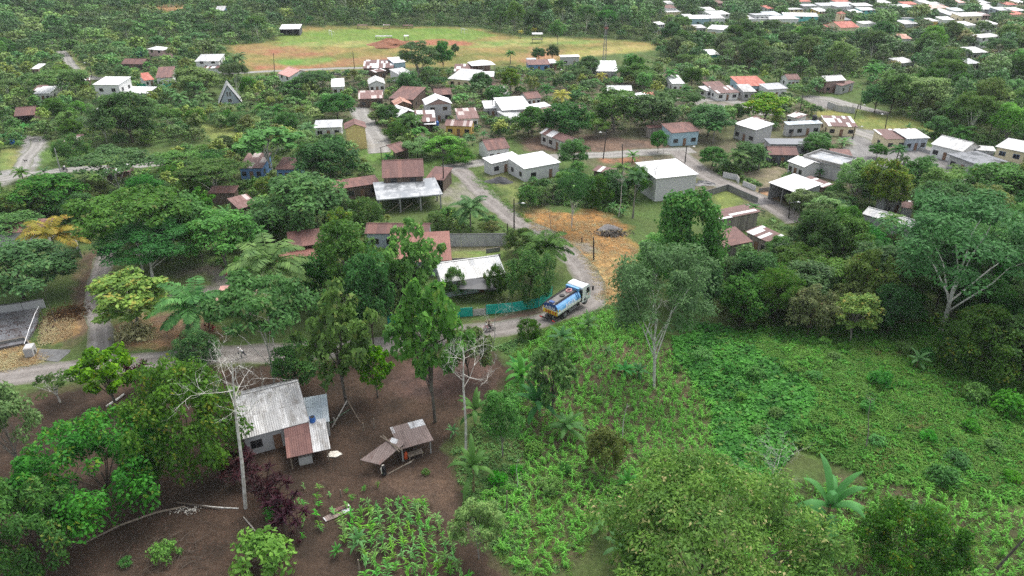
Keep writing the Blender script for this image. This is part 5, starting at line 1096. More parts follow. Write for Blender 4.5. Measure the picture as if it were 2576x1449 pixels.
# ---------------------------------------------------------------- the woods and village trees that fill the rest
MW, MH = 644, 363
gxx, gyy = np.meshgrid((np.arange(MW) + .5) * 4, (np.arange(MH) + .5) * 4)
MASK = np.zeros((MH, MW), bool)     # what the photo shows uncovered
for pl in KEEP: MASK |= pip(gxx, gyy, [(float(a), float(b)) for a, b in pl])
NOVEG = np.zeros((MH, MW), bool)
OPENP = [FIELD, PITCH_, ORANGE, [(1330, 355), (1640, 352), (1690, 376), (1500, 384), (1340, 378)], [(2100, 325), (2250, 335), (2380, 370), (2500, 405), (2420, 440), (2290, 430), (2170, 420), (2080, 385)], [(2040, 290), (2150, 278), (2290, 302), (2350, 328), (2240, 332), (2090, 305)], [(1010, 395), (900, 395), (900, 380), (1000, 355)],
         [(2020, 245), (2100, 248), (2190, 275), (2230, 300), (2060, 265)], [(1745, 250), (1890, 262), (1890, 275), (1750, 262)], [(1120, 622), (1275, 620), (1268, 650), (1145, 664)], [(1090, 470), (1180, 455), (1230, 500), (1120, 515)], [(425, 690), (520, 680), (610, 690), (530, 735), (430, 745)], [(200, 700), (275, 640), (262, 760), (250, 820), (170, 870)], [(300, 815), (440, 790), (560, 850), (300, 872)],
         [(1840, 440), (1950, 415), (2000, 430), (1930, 470)], [(1790, 490), (1850, 475), (1870, 500), (1790, 525)], [(0, 440), (50, 438), (60, 470), (0, 480)], [(155, 130), (180, 128), (235, 195), (205, 192)], [(60, 345), (110, 350), (70, 430), (40, 430)], [(0, 370), (60, 375), (50, 425), (0, 440)], [(505, 320), (590, 318), (610, 340), (520, 346)], [(378, 20), (410, 14), (460, 16), (440, 34)], [(1100, 590), (1280, 590), (1280, 628), (1100, 625)],
         [(980, 800), (1390, 745), (1390, 790), (1140, 815), (980, 820)], [(952, 485), (1105, 480), (1105, 525), (965, 530)], [(1640, 250), (1700, 300)], [(540, 215), (606, 215), (610, 258), (545, 262)], [(700, 58), (755, 58), (755, 78), (700, 78)]]
OPENP = [p for p in OPENP if len(p) > 2]
for pl in OPENP: MASK |= pip(gxx, gyy, pl); NOVEG |= pip(gxx, gyy, pl)
for a in SHOW: MASK |= ((gxx - a[0]) / a[2]) ** 2 + ((gyy - a[1]) / a[3]) ** 2 < 1
for L, wd in ROADS:
    z = T(L[:, 0], L[:, 1]); px, py = proj(L[:, 0], L[:, 1], z); kk = FPX / np.sqrt(L[:, 0] ** 2 + L[:, 1] ** 2 + CAMZ ** 2) * wd * .5
    for a, b, k in zip(px[::2], py[::2], kk[::2]):
        if -50 < a < 2626 and 0 < b < 1449:
            m = (np.abs(gxx - a) < k) & (np.abs(gyy - b) < max(2.5, k * .45)); MASK |= m; NOVEG |= m
FT = np.array([(x, y, max(W, D) * .5) for x, y, W, D, _ in FOOT])
POLES = [(1564, 766, 640), (1293, 600, 500), (1116, 480, 391), (1517, 400, 325), (1723, 410, 365), (1985, 550, 505)]
disk = rng.normal(size=(64, 2)); disk = disk / np.linalg.norm(disk, axis=1)[:, None] * np.sqrt(rng.random((64, 1)))
def covers(px, py, rx, ry):
    ix = ((px + disk[:, 0] * rx) / 4).astype(int); iy = ((py + disk[:, 1] * ry) / 4).astype(int); ok = (ix >= 0) & (ix < MW) & (iy >= 0) & (iy < MH)
    return MASK[iy[ok], ix[ok]].mean() if ok.any() else 0.0
FILL = [  # base polygon in the photo, spacing factor, kinds, height range
 ([(-40, -14), (700, -14), (690, 60), (700, 100), (600, 112), (480, 112), (260, 118), (150, 128), (-40, 190)], 1.9, ['tall', 'round', 'round', 'umbrella', 'light'], (8, 13), 'forest'),
 ([(690, -14), (1700, -14), (1740, 60), (1640, 104), (1480, 92), (1300, 88), (1190, 66), (760, 62), (700, 60)], 1.75, ['tall', 'tall', 'round', 'light', 'umbrella'], (12, 18), 'forest'),
 ([(1640, 112), (1720, 55), (1880, 62), (2100, 72), (2300, 50), (2620, 70), (2620, 400), (2480, 380), (2330, 320), (2230, 262), (2160, 195), (1900, 185), (1740, 180), (1660, 140)], 1.55, ['round', 'tall', 'umbrella', 'light', 'olive', 'round'], (8, 14), 'woodland'),
 ([(1690, -14), (2620, -14), (2620, 70), (1740, 66)], 1.35, ['round', 'umbrella', 'round'], (6, 10), 'town'),
 ([(-40, 190), (150, 132), (480, 116), (600, 120), (640, 182), (900, 180), (1010, 178), (1180, 170), (1400, 170), (1700, 175), (1950, 200), (2160, 220), (2010, 250), (2080, 320), (1960, 330), (1760, 330), (1480, 330), (1320, 345), (1120, 400), (900, 400), (640, 350), (300, 370), (130, 350), (-40, 400)], 1.75, ['round', 'round', 'umbrella', 'light', 'citrus', 'yellow', 'cec', 'light'], (4, 8), 'village'),
 ([(-40, 480), (130, 440), (420, 420), (640, 350), (900, 400), (930, 420), (950, 500), (880, 560), (1110, 560), (1200, 520), (1280, 580), (1280, 600), (1100, 600), (900, 620), (1000, 800), (800, 820), (640, 680), (480, 670), (300, 640), (190, 600), (-40, 600)], 1.5, ['round', 'umbrella', 'citrus', 'light', 'citrus', 'bigleaf', 'yellow'], (4, 8), 'grove'),
 ([(1300, 470), (1420, 455), (1520, 440), (1600, 500), (1560, 540), (1460, 520), (1340, 510)], 1.0, ['citrus', 'round', 'light'], (3, 6), 'scrub'),
 ([(1780, 560), (1960, 540), (2100, 480), (2270, 440), (2380, 470), (2620, 440), (2620, 860), (2460, 850), (2300, 815), (1860, 840), (1790, 780), (1800, 680)], 1.1, ['round', 'tall', 'umbrella', 'olive', 'round', 'feather'], (7, 13), 'right woods'),
 ([(1800, 430), (1960, 390), (2080, 330), (2070, 420), (1900, 470)], 1.2, ['round', 'citrus', 'light'], (4, 7), 'yards'),
 ([(2300, 330), (2620, 390), (2620, 440), (2500, 400)], 1.2, ['round', 'umbrella', 'light'], (6, 10), 'right edge'),
]
GRID = {}
def near_ok(x, y, r):
    i, j = int(x // 8), int(y // 8)
    for a in range(i - 2, i + 3):
        for b in range(j - 2, j + 3):
            for (u, v, s) in GRID.get((a, b), ()):
                if (u - x) ** 2 + (v - y) ** 2 < ((r + s) * .5) ** 2: return False
    return True
for x, y, r_ in TREES: GRID.setdefault((int(x // 8), int(y // 8)), []).append((x, y, min(r_, 4) * 1.2))
ACC = []
for fi, (pl, spf, kinds, (h0, h1), lab) in enumerate(FILL):
    q = np.array(pl); A = wpoly(pl); wa = np.array(A); x0, x1 = wa[:, 0].min(), wa[:, 0].max(); y0, y1 = wa[:, 1].min(), wa[:, 1].max()
    n = int(min(26000, (x1 - x0) * (y1 - y0) / 5)); X = rng.uniform(x0, x1, n); Y = rng.uniform(y0, y1, n); Z = T(X, Y); PX, PY = proj(X, Y, Z)
    ok = pip(PX, PY, pl) & (PX > -60) & (PX < 2640)
    for x, y, z, px, py in zip(X[ok], Y[ok], Z[ok], PX[ok], PY[ok]):
        d = math.sqrt(x * x + y * y + (CAMZ - z) ** 2); kd = kinds[int(rng.integers(len(kinds)))]; Hh = rng.uniform(h0, h1); s0 = SPEC[kd]
        for sc_ in (1.0, .62, .38):
            H_ = Hh * sc_; hw = H_ * s0['R'] / s0['H'] * rng.uniform(.85, 1.15); hw = min(hw, 5.5)
            if len(FT) and (((FT[:, 0] - x) ** 2 + (FT[:, 1] - y) ** 2) < (FT[:, 2] + hw * .45) ** 2).any(): continue
            if not near_ok(x, y, hw * spf * (1 + max(0, d - 380) / 900)): continue
            cx_, cy_ = proj(x, y, z + H_ * .58); k = FPX / d
            if covers(cx_, cy_, hw * k, H_ * .45 * k) > ((.25 if lab == 'town' else .02) if sc_ > .5 else .04): continue
            if any(abs(px_ - cx_) < hw * k and py >= pb - 3 and cy_ - H_ * .4 * k < pb and cy_ + H_ * .45 * k > pt for px_, pb, pt in POLES): continue
            GRID.setdefault((int(x // 8), int(y // 8)), []).append((x, y, hw * spf * (1 + max(0, d - 380) / 900))); ACC.append((hw / d, x, y, float(z), H_, hw, kd, d)); break
ACC.sort(key=lambda a: -a[0])
NOBJ = 300
print("fill trees", len(ACC), "of which objects", min(NOBJ, len(ACC)))
for a in ACC[:NOBJ]: put_tree(Vector(a[1:4]), a[4], a[5], a[6])
# the far trees that read as one mass
def massmat(name):
    m, nt, b = newmat(name); at = nd(nt, "VertexColor", layer_name="Col"); g = nd(nt, "NewGeometry")
    h = nd(nt, "HueSaturation", {'Color': at.outputs[0]}); nt.links.new(math_(nt, 'ADD', math_(nt, 'MULTIPLY', g.outputs['Random Per Island'], .9), .55), h.inputs['Value'])
    nt.links.new(h.outputs[0], b.inputs['Base Color']); b.inputs['Roughness'].default_value = .6; b.inputs['Specular IOR Level'].default_value = .3
    tr = nd(nt, "BsdfTranslucent", {'Color': h.outputs[0]}); mx = nd(nt, "MixShader", {0: .2}); nt.links.new(b.outputs[0], mx.inputs[1]); nt.links.new(tr.outputs[0], mx.inputs[2]); nt.links.new(mx.outputs[0], nt.nodes["Material Output"].inputs['Surface'])
    return m
MASSM = massmat("mixed_leaves")
def far_proto(kind, seed):
    s = SPEC[kind]; r = np.random.default_rng(seed); _, V = crown_pts(r, s['R'], s['Rz'], s['zc'], 26, s['rc'] * 1.3, s['flat'] * .9, 20, 1.0, .66, s.get('low', -.3) * .6, tiers=s.get('tiers'), up=.35, rnd=.22)
    m = MB(); m.tube([(0, 0, 0), (0, 0, s['zc'])], [.16, .09], 4, cap=False); return V, np.array([tuple(v) for v in m.v])
FP = {k: [far_proto(k, 5 + i) for i in range(4)] for k in ('round', 'tall', 'umbrella', 'light', 'olive', 'citrus', 'cec', 'bigleaf', 'feather', 'yellow')}
FK = 1.9
FCOL = {'yellow': (.08, .12, .02), 'round': (.030, .082, .018), 'tall': (.036, .08, .022), 'umbrella': (.046, .09, .022), 'light': (.080, .135, .035), 'olive': (.07, .082, .026), 'citrus': (.05, .10, .018), 'cec': (.06, .13, .036), 'bigleaf': (.05, .115, .018), 'feather': (.03, .078, .025)}
VV, CC, TV = [], [], []
for a in ACC[NOBJ:]:
    _, x, y, z, H_, hw, kd, d = a; s = SPEC[kd]; V, tr_ = FP[kd][int(rng.integers(4))]; th = rng.uniform(0, 6.28); c, s_ = math.cos(th), math.sin(th); k = hw / s['R'] * 1.06; kz = H_ / s['H']
    M = np.array([[c * k, -s_ * k, 0], [s_ * k, c * k, 0], [0, 0, kz]]).T; W_ = V @ M + np.array([x, y, z]); VV.append(W_)
    t = np.array(FCOL[kd]) * FK * rng.uniform(.6, 1.5) * np.array([rng.uniform(.85, 1.25), 1, rng.uniform(.8, 1.2)]); CC.append(np.repeat(t[None], len(W_), 0))
    if rng.random() < .5: VV.append(tr_ @ M + np.array([x, y, z])); CC.append(np.repeat(np.array([[.22, .21, .18]]), len(tr_), 0)); TV.append(len(VV) - 1)
if VV:
    tset = set(TV); Q = []; b = 0
    for i, v in enumerate(VV):
        if i in tset: Q.append(np.array([[b + k, b + (k + 1) % 4, b + 4 + (k + 1) % 4, b + 4 + k] for k in range(4)]))
        else: Q.append(quads(len(v) // 4) + b)
        b += len(v)
    o = link(bpy.data.objects.new("forest", npmesh("forest", np.concatenate(VV), np.concatenate(Q), MASSM, np.concatenate(CC)))); tag(o, "far green forest and woodland that reads as one mass", None, None, "stuff")
# undergrowth under and between the trees: leaf clumps
def scatter_photo(polys, n, mask=True):
    out = []
    for pl in polys:
        q = np.array(pl); k = 0
        px = rng.uniform(q[:, 0].min(), q[:, 0].max(), n * 3); py = rng.uniform(max(-10, q[:, 1].min()), q[:, 1].max(), n * 3); ok = pip(px, py, pl)
        a, b = px[ok][:n], py[ok][:n]; keep = np.ones(len(a), bool)
        if mask:
            i, j = (b / 4).astype(int), (a / 4).astype(int); inn = (i >= 0) & (i < MH) & (j >= 0) & (j < MW); keep = ~(inn & NOVEG[np.clip(i, 0, MH - 1), np.clip(j, 0, MW - 1)])
        g = gpv(a[keep], b[keep])
        for fx, fy, fr in FT:
            g = g[(g[:, 0] - fx) ** 2 + (g[:, 1] - fy) ** 2 > (fr * .95) ** 2]
        out += list(g)
    return out
def leafmass(name, pts, per, spread, hgt, leaf, wid, cols, label, mat=None, upw=.8, near=.0):
    if not pts: return
    P0 = np.array([tuple(p) for p in pts]); n = len(P0); d = np.linalg.norm(P0 - np.array([0, 0, CAMZ]), axis=1); sc_ = np.maximum(1, d / 150)
    kk = rng.integers(max(1, per // 2), per * 2, n); idx = np.repeat(np.arange(n), kk); N = len(idx); s = sc_[idx] * np.repeat(rng.uniform(.6, 1.4, n), kk)
    dd = rng.normal(size=(N, 3)); dd[:, 2] = np.abs(dd[:, 2]); dd = unit(dd); p = P0[idx] + dd * np.stack([s * spread, s * spread, s * hgt], 1) * rng.uniform(.5, 1, (N, 1)); 
    Nn = unit(dd * .5 + np.array([0, 0, upw]) + rng.normal(size=(N, 3)) * .4); U = unit(dd + rng.normal(size=(N, 3)) * .7); L = leaf * s ** .8 * rng.uniform(.6, 1.4, N)
    V = cards(p, Nn, U, L, L * wid, .15); tint = np.array(cols)[rng.integers(0, len(cols), n)] * rng.uniform(.7, 1.3, (n, 1)); C = np.repeat(tint[idx], 4, 0)
    o = link(bpy.data.objects.new(name, npmesh(name, V, quads(N), mat or MASSM, C))); tag(o, label, None, None, "stuff")
GC = [(.06, .16, .025), (.085, .21, .03), (.05, .13, .025), (.11, .21, .04), (.10, .15, .04)]
leafmass("undergrowth", scatter_photo([f[0] for f in FILL], 1500), 22, .9, .8, .42, .55, GC, "bushy green undergrowth between the houses and trees")
leafmass("creeper", scatter_photo([VINES], 3000, False) + scatter_photo([[(1700, 800), (1860, 830), (2300, 815), (2576, 830), (2576, 900), (2280, 850), (1900, 870), (1720, 860)]], 700, False), 18, .6, .45, .46, .85, [(.07, .18, .022), (.09, .21, .03), (.05, .14, .02), (.11, .2, .035)], "bright heart-leaved creeper covering the gully", VINEG)
leafmass("knoll_herbs", scatter_photo([KNOLL], 1500, False), 20, .75, .75, .40, .42, [(.08, .19, .03), (.10, .22, .035), (.06, .15, .025), (.12, .22, .05)], "bushy herbs mixed into the grass of the knoll", WEED)
leafmass("weeds", scatter_photo([MAIZE], 420, False) + scatter_photo([MAIZE2], 420, False) + scatter_photo([[(1230, 880), (1400, 820), (1540, 765), (1640, 830), (1500, 850), (1330, 900)]], 900, False) + scatter_photo([[(1140, 1130), (1260, 1000), (1330, 1040), (1330, 1449), (1180, 1320)]], 700, False), 12, .4, .4, .26, .5, [(.05, .13, .02), (.07, .16, .025), (.04, .1, .018), (.09, .16, .03)], "low green weeds on the slope", WEED)
leafmass("leaf_litter", scatter_photo([[(0, 1000), (640, 930), (1230, 900), (1150, 1080), (1130, 1240), (900, 1260), (600, 1449), (0, 1449)]], 2600, False), 5, .8, .03, .15, .7, [(.16, .07, .04)], "brown fallen leaves on the bare soil", DRYL, 1.6)
def blades(name, pts, per, spread, H_, wdt, mat, label):
    P0 = np.array([tuple(p) for p in pts]); n = len(P0); kk = rng.integers(per // 2, per * 2, n); idx = np.repeat(np.arange(n), kk); N = len(idx)
    p = P0[idx] + np.concatenate([rng.normal(size=(N, 2)) * spread, np.zeros((N, 1))], 1); d = unit(np.concatenate([rng.normal(size=(N, 2)) * .8, np.ones((N, 1))], 1)); L = H_ * rng.uniform(.5, 1.2, N)
    nn = unit(np.concatenate([rng.normal(size=(N, 2)) * .6, np.full((N, 1), 1.0)], 1)); V = cards(p + d * L[:, None] * .5, nn, d, L, np.full(N, wdt), .35)
    tag(link(bpy.data.objects.new(name, npmesh(name, V, quads(N), mat))), label, None, None, "stuff")
blades("tall_grass", scatter_photo([KNOLL], 4200, False), 16, .4, .95, .11, GRASS, "tall pale green grass on the knoll")
blades("roadside_grass", scatter_photo([[(1290, 900), (1380, 830), (1470, 795), (1560, 768), (1690, 850), (1560, 850), (1420, 870)]], 1500, False) + scatter_photo([[(1180, 445), (1200, 430), (1300, 530), (1360, 575), (1300, 545)]], 260, False) + scatter_photo([MAIZE, MAIZE2], 650, False), 16, .35, .7, .06, GRASS, "rough green grass along the road and slope")
blades("dry_grass", scatter_photo([[(-60, 885), (60, 862), (125, 905), (20, 935), (-60, 950)], [(115, 800), (180, 790), (180, 845), (100, 870)], [(295, 830), (360, 790), (400, 850), (310, 868)]], 420, False) + scatter_photo([ORANGE], 900, False), 12, .35, .45, .07, DRYG, "straw coloured dry grass in patches")
# ---------------------------------------------------------------- maize
MZ = [maize_arr(s) for s in range(4)]; MZM = [npmesh("maize_plant", v, q, CORN) for v, q in MZ]
def rows(pl, sx, sy, jit, ang=.25):
    w_ = np.array(wpoly(pl)); x0, y0 = w_.min(0); x1, y1 = w_.max(0); out = []
    c, s = math.cos(ang), math.sin(ang); R_ = max(x1 - x0, y1 - y0)
    for i in np.arange(-R_, R_, sx):
        for j in np.arange(-R_, R_, sy):
            x = (x0 + x1) / 2 + c * i - s * j + rng.normal() * jit; y = (y0 + y1) / 2 + s * i + c * j + rng.normal() * jit; out.append((x, y))
    o = np.array(out); o = o[pip(o[:, 0], o[:, 1], [tuple(q) for q in w_])]; return o
PLOT = [(850, 1310), (960, 1265), (1060, 1255), (1105, 1300), (1150, 1390), (1190, 1470), (920, 1470), (905, 1400), (860, 1370)]
near = rows(PLOT, .95, .8, .12); sparse = rows([(735, 1240), (800, 1215), (960, 1225), (940, 1270), (850, 1300), (770, 1400), (735, 1370)], 1.5, 1.3, .35); sparse = sparse[rng.random(len(sparse)) < .75]
slope = np.concatenate([rows(MAIZE, .72, .66, .25, .5), rows(MAIZE2, .85, .8, .28, .3)]); slope = slope[rng.random(len(slope)) < .8]
ob = [(x, y, "young maize plant in the garden plot below the farmyard", "maize plants in the garden plot", 1.1) for x, y in near[:230]] + [(x, y, "stunted maize plant scattered beside the purple cordylines", "scattered maize plants beside the cordylines", .85) for x, y in sparse[:50]]
for x, y, lb, gr, s in ob:
    o = bpy.data.objects.new("maize_plant", MZM[int(rng.integers(4))]); o.location = (x, y, float(T(x, y))); o.rotation_euler = (rng.normal() * .08, rng.normal() * .08, rng.uniform(0, 6.28)); k = s * rng.uniform(.75, 1.25); o.scale = (k, k, k); link(o); tag(o, lb, "maize plant", gr)
VV, Q, b = [], [], 0
for x, y in np.concatenate([slope, near[230:]]):
    v, q = MZ[int(rng.integers(4))]; th = rng.uniform(0, 6.28); c, s_ = math.cos(th), math.sin(th); k = rng.uniform(.6, 1.15); VV.append(v @ (np.array([[c, -s_, 0], [s_, c, 0], [0, 0, 1]]).T * k) + np.array([x, y, float(T(x, y))])); Q.append(q + b); b += len(v)
tag(link(bpy.data.objects.new("maize", npmesh("maize", np.concatenate(VV), np.concatenate(Q), CORN))), "young maize covering the slope", None, None, "stuff")
print("maize", len(ob), len(VV))
# ---------------------------------------------------------------- the farmhouse and sheds in front
fh, W, D = H('P', (606, 1106), (779, 1060), (728, 955), 2.9, 'w', 'zinc', 'grey', "grey farmhouse with long weathered zinc roof", rf=.30, rise=1.5, nwin=2, keep=False)
H('P', (757, 1073), (829, 1060), (797, 999), 2.3, 'm', 'zincblue', 'grey', "blue-grey zinc lean-to beside the farmhouse", nwin=0, keep=False, rise=.25, ov=.15)
sr, W2, D2 = H('P', (722, 1153), (831, 1129), (808, 1068), 2.0, 'm', 'rust', 'wood', "small post shelter with red-rust and zinc sheets before the farmhouse", open_='front', keep=False, rise=.8, minD=1.5)
for o in [o for o in sr.children if o.name.startswith('wall')]: bpy.data.objects.remove(o)
for x in (-W2 / 2 + .3, W2 / 2 - .3):
    m = MB(); m.box(x - .06, x + .06, D2 / 2 - .4, D2 / 2 - .28, -.3, 2.55); m.build("post", POSTW, sr)
m = MB(); xs = W2 * .10; zf = lambda y: 2.0 + .8 * (y + D2 / 2) / D2 + .035; m.slab([(xs, -D2 / 2 - .02, zf(-D2 / 2 - .02)), (W2 / 2 + .02, -D2 / 2 - .02, zf(-D2 / 2 - .02)), (W2 / 2 + .02, D2 / 2 + .02, zf(D2 / 2 + .02)), (xs, D2 / 2 + .02, zf(D2 / 2 + .02))], .03); m.build("zinc_sheet", RM['zinc'], sr)
m = MB(); m.box(-.75, .75, -.6, .75, -.2, 1.15); o = m.build("wash_block", WM['mould'], None, gp(770, 1160)); o.rotation_euler = (0, 0, sr.rotation_euler.z); tag(o, "grey concrete wash block with ochre base under the post shelter", "block")
zr, W3, D3 = H('P', (1005, 1131), (1091, 1107), (1035, 1059), 2.1, 'm', 'zincdark', 'wood', "open zinc shed with two overlapping streaky roofs", open_='front', keep=False, rise=-.1)
for o in [o for o in zr.children if o.name.startswith('wall')]: bpy.data.objects.remove(o)
def into(root, p):
    return root_matrix(*root.location, root.rotation_euler.z).inverted() @ Vector(p)
z0 = zr.location.z
for x in (-W3 / 2 + .3, W3 / 2 - .3):
    m = MB(); m.box(x - .06, x + .06, D3 / 2 - .4, D3 / 2 - .28, -.3, 1.9); m.build("post", POST, zr)
c = [into(zr, gp(905, 1157, z=z0 + 1.75)), into(zr, gp(955, 1169, z=z0 + 1.75)), into(zr, gp(1022, 1112, z=z0 + 2.5)), into(zr, gp(985, 1100, z=z0 + 2.5))]
m = MB(); m.slab([c[0], c[1], c[2], c[3]], .05); m.build("lower_roof", RM['zincdark'], zr)
for a, b in (((957, 1097), (1012, 1133)), ((963, 1094), (1005, 1137))):
    m = MB(); m.tube([into(zr, gp(*a, z=z0 + 2.55)), into(zr, gp(*b, z=z0 + 2.4))], .07, 4); m.build("batten", POST, zr)
for q in ((909, 1168), (958, 1180)):
    g = into(zr, gp(*q)); m = MB(); m.tube([g, g + Vector((0, 0, 1.75))], .06, 5); m.build("post", POST, zr)
def prop(name, mb, mat, label, cat, px=None, rz=0.0, group=None, loc=None):
    o = mb.build(name, mat, None, loc if loc is not None else gp(*px), rz); tag(o, label, cat, group); return o
# coat on a post
g = gp(967, 1197); m = MB(); m.tube([(0, 0, .25), (0, .02, .7), (0, 0, 1.3), (0, 0, 1.55)], [.30, .27, .24, .08], 9); o = prop("coat", m, CLOTHK, "long black coat hung on the corner post of the open shed", "coat", loc=g)
m = MB(); m.tube([(-.22, -.16, .5), (-.24, -.14, 1.2), (-.1, -.05, 1.6), (.05, .1, 1.5)], [.07, .08, .08, .06], 6); m.build("scarf", CLOTHW, o)
# barrel, tank, buckets
def barrel(px, s, label, mat=BLUEP, zoff=0.0, name="barrel"):
    g = gp(*px, h=2.38) if zoff is None else gp(*px); g.z += zoff or 0; m = MB(); r = .29 * s; h = .9 * s
    m.tube([(0, 0, 0), (0, 0, .04 * s), (0, 0, h * .33), (0, 0, h * .35), (0, 0, h * .37), (0, 0, h * .63), (0, 0, h * .65), (0, 0, h * .67), (0, 0, h)], [r * .95, r, r, r * 1.06, r, r, r * 1.06, r, r * .97], 18)
    o = m.build(name, mat, None, g); tag(o, label, name.replace('_', ' ')); k = MB(); k.tube([(0, 0, h + .001), (0, 0, h + .02)], [r * .86, r * .86], 18); k.build("opening", BLACKP, o); return o
barrel((788, 1067), 1.2, "blue plastic barrel standing on the lean-to roof corner", zoff=None)
g = gp(966, 945); m = MB(); m.tube([(0, 0, 0), (0, 0, .3)], [.13, .16], 10); prop("bucket", m, YELLOWP, "small yellow bucket on the bare soil under the big-leaved trees", "bucket", loc=g)
m = MB(); m.tube([(0, 0, 0), (0, 0, .3), (.06, 0, .75), (.08, 0, .95)], [.22, .26, .2, .1], 8); prop("cement_mixer", m, ORANGEP, "orange machine drum under the open zinc shed", "machine", (1021, 1153))
m = MB(); m.box(-.9, .9, -.4, .4, .62, .7)
for x in (-.8, .8):
    for y in (-.3, .3): m.box(x - .05, x + .05, y - .05, y + .05, 0, .615)
prop("workbench", m, POST, "rough wooden bench beside the orange drum", "bench", (1045, 1150), .5)
m = MB(); m.slab([(-.8, -.5, .1), (.3, -.6, .14), (.9, 0, .08), (.2, .5, .16), (-.6, .4, .1)], .08); prop("cloth", m, CLOTHW, "crumpled pale cloth lying on the farmyard soil", "cloth", (842, 1143))
def stick(pts, rad, mat, label, name="log", cat="log", zs=None, n=7, group=None):
    P = [gp(*p, h=(zs[i] if zs else rad if not hasattr(rad, '__len__') else rad[i])) for i, p in enumerate(pts)]; m = MB(); o = P[0].copy(); m.tube([p - o for p in P], rad, n); t = m.build(name, mat, None, o); tag(t, label, cat, group); return t
stick([(212, 1366), (300, 1322), (390, 1290), (466, 1274)], [.08, .11, .12, .10], POST, "long fallen trunk lying between the fruit trees")
stick([(445, 1264), (500, 1272), (552, 1281)], [.12, .12, .08], BARK, "thick split log beside the white bare tree"); stick([(470, 1268), (540, 1276), (600, 1279)], [.09, .09, .07], BARKP, "pale grey log reaching the white trunk")
stick([(612, 1300), (650, 1345), (672, 1388), (690, 1405)], [.06, .10, .09, .05], BARKG, "pale forked dead branch below the cordyline row"); stick([(268, 1022), (290, 1008), (312, 992)], [.16, .17, .15], BARKP, "mossy log beside the young bright tree"); stick([(310, 1012), (345, 998)], [.05, .04], BARK, "dark stick behind the mossy log")
stick([(835, 1075), (855, 1040), (873, 1008)], .07, POSTW, "long pole propping the mossy trunk", "prop_pole", "pole", zs=[0, 1.4, 2.6]); stick([(905, 1060), (890, 1035), (876, 1010)], .05, POST, "second darker pole leaning on the mossy trunk", "prop_pole", "pole", zs=[0, 1.3, 2.5])
stick([(975, 1193), (1030, 1163), (1042, 1155)], .08, POST, "timber pair lying from the shed post to the bench", "timber", "timber"); stick([(985, 1187), (1036, 1161)], .06, POSTW, "paler board lying along the timber pair", "timber", "timber")
stick([(760, 1072), (800, 1074), (840, 1060), (855, 1045), (880, 1030)], .04, simple("green_hose", (.08, .18, .10), .5), "green hose running from the lean-to to the trunk", "hose", "hose")
for i, (bx, by, ty, lb) in enumerate([(915, 1083, 1064, "short weathered stake left of the open shed"), (942, 1078, 1052, "tall stake behind the open shed roof"), (842, 1067, 1050, "short pale stake by the green hose"), (858, 1250, 1232, "charred stump post above the maize plot"), (905, 1440, 1408, "rotten stump at the maize plot edge"), (1275, 1290, 1235, "thin grey stake on the maize slope")]):
    g = gp(bx, by); h = height_to(g, ty); m = MB(); m.tube([(0, 0, -.2), (.02, 0, h)], [.09, .07], 6); prop("stake", m, POST if i != 2 else POSTW, lb, "stake", loc=g)
# zinc sheets lying in the plot
for pts, rm_, lb in [([(812, 1302), (840, 1287), (878, 1277), (882, 1283), (850, 1300), (820, 1312)], 'zincdark', "crumpled zinc sheet lying between the maize plants"), ([(828, 1284), (876, 1266), (880, 1272), (836, 1292)], 'rustmix', "narrow rusty sheet on top of the crumpled zinc")]:
    P = [gp(*p, h=.12 if rm_ == 'zincdark' else .3) for p in pts]; o = P[0].copy(); m = MB(); m.slab([p - o for p in P], .03); t = m.build("zinc_sheet", RM[rm_], None, o); tag(t, lb, "roof sheet")
# brush pile of twigs
P0 = gp(420, 1405); m = MB()
for k in range(150):
    a = np.array([rng.normal() * 2.2, rng.normal() * 1.3, abs(rng.normal()) * .35]); th = rng.uniform(0, 6.28); L = rng.uniform(.6, 2.0); d = np.array([math.cos(th), math.sin(th), rng.normal() * .18]); m.tube([a, a + d * L * .5 + np.array([0, 0, .1]), a + d * L], [.022, .018, .01], 3, cap=False)
t = prop("brush_pile", m, BARK, "tangled pile of dry cut twigs at the bottom of the plot", "brush pile", loc=P0); t["kind"] = "stuff"
# heap of dry leaves and stalks by the pad
P0 = [gp(*q) for q in ((170, 780), (185, 800), (160, 815), (200, 770), (150, 800))]; 
def leafheap(name, centre, n, rx, ry, hz, mat, label, L=.4):
    d = np.abs(rng.normal(size=(n, 3))) * np.sign(rng.normal(size=(n, 3))); d[:, 2] = np.abs(d[:, 2]); p = d * np.array([rx, ry, hz]) * .6; N = unit(rng.normal(size=(n, 3)) + np.array([0, 0, .8])); U = rng.normal(size=(n, 3)); l = L * rng.uniform(.5, 1.4, n); V = cards(p, N, U, l, l * .4, .3)
    o = link(bpy.data.objects.new(name, npmesh(name, V, quads(n), mat))); o.location = centre; tag(o, label, None, None, "stuff"); return o
leafheap("dry_leaf_heap", gp(175, 790), 1500, 2.6, 2.2, .55, DRYL, "heap of dry brown leaves and stalks beside the charred trunk"); leafheap("pale_stones", gp(470, 1285), 120, 1.2, .5, .1, CLOTHW, "scatter of pale chips beside the logs", .3)
t = leafheap("ornamental_grass", gp(338, 845), 900, 1.6, 1.4, 1.2, simple("variegated_blade", (.50, .48, .24), .7, .5, 3), "pale variegated grass clump at the road junction", .95); t["kind"] = "thing"; t["category"] = "grass clump"; t.name = "grass_clump"
leafheap("creeper_mound", gp(1540, 590), 500, 2.6, 1.2, .5, simple("grey_twigs", (.16, .14, .12), .9, .5, 3), "grey cut twigs heaped on the dry field", .6)
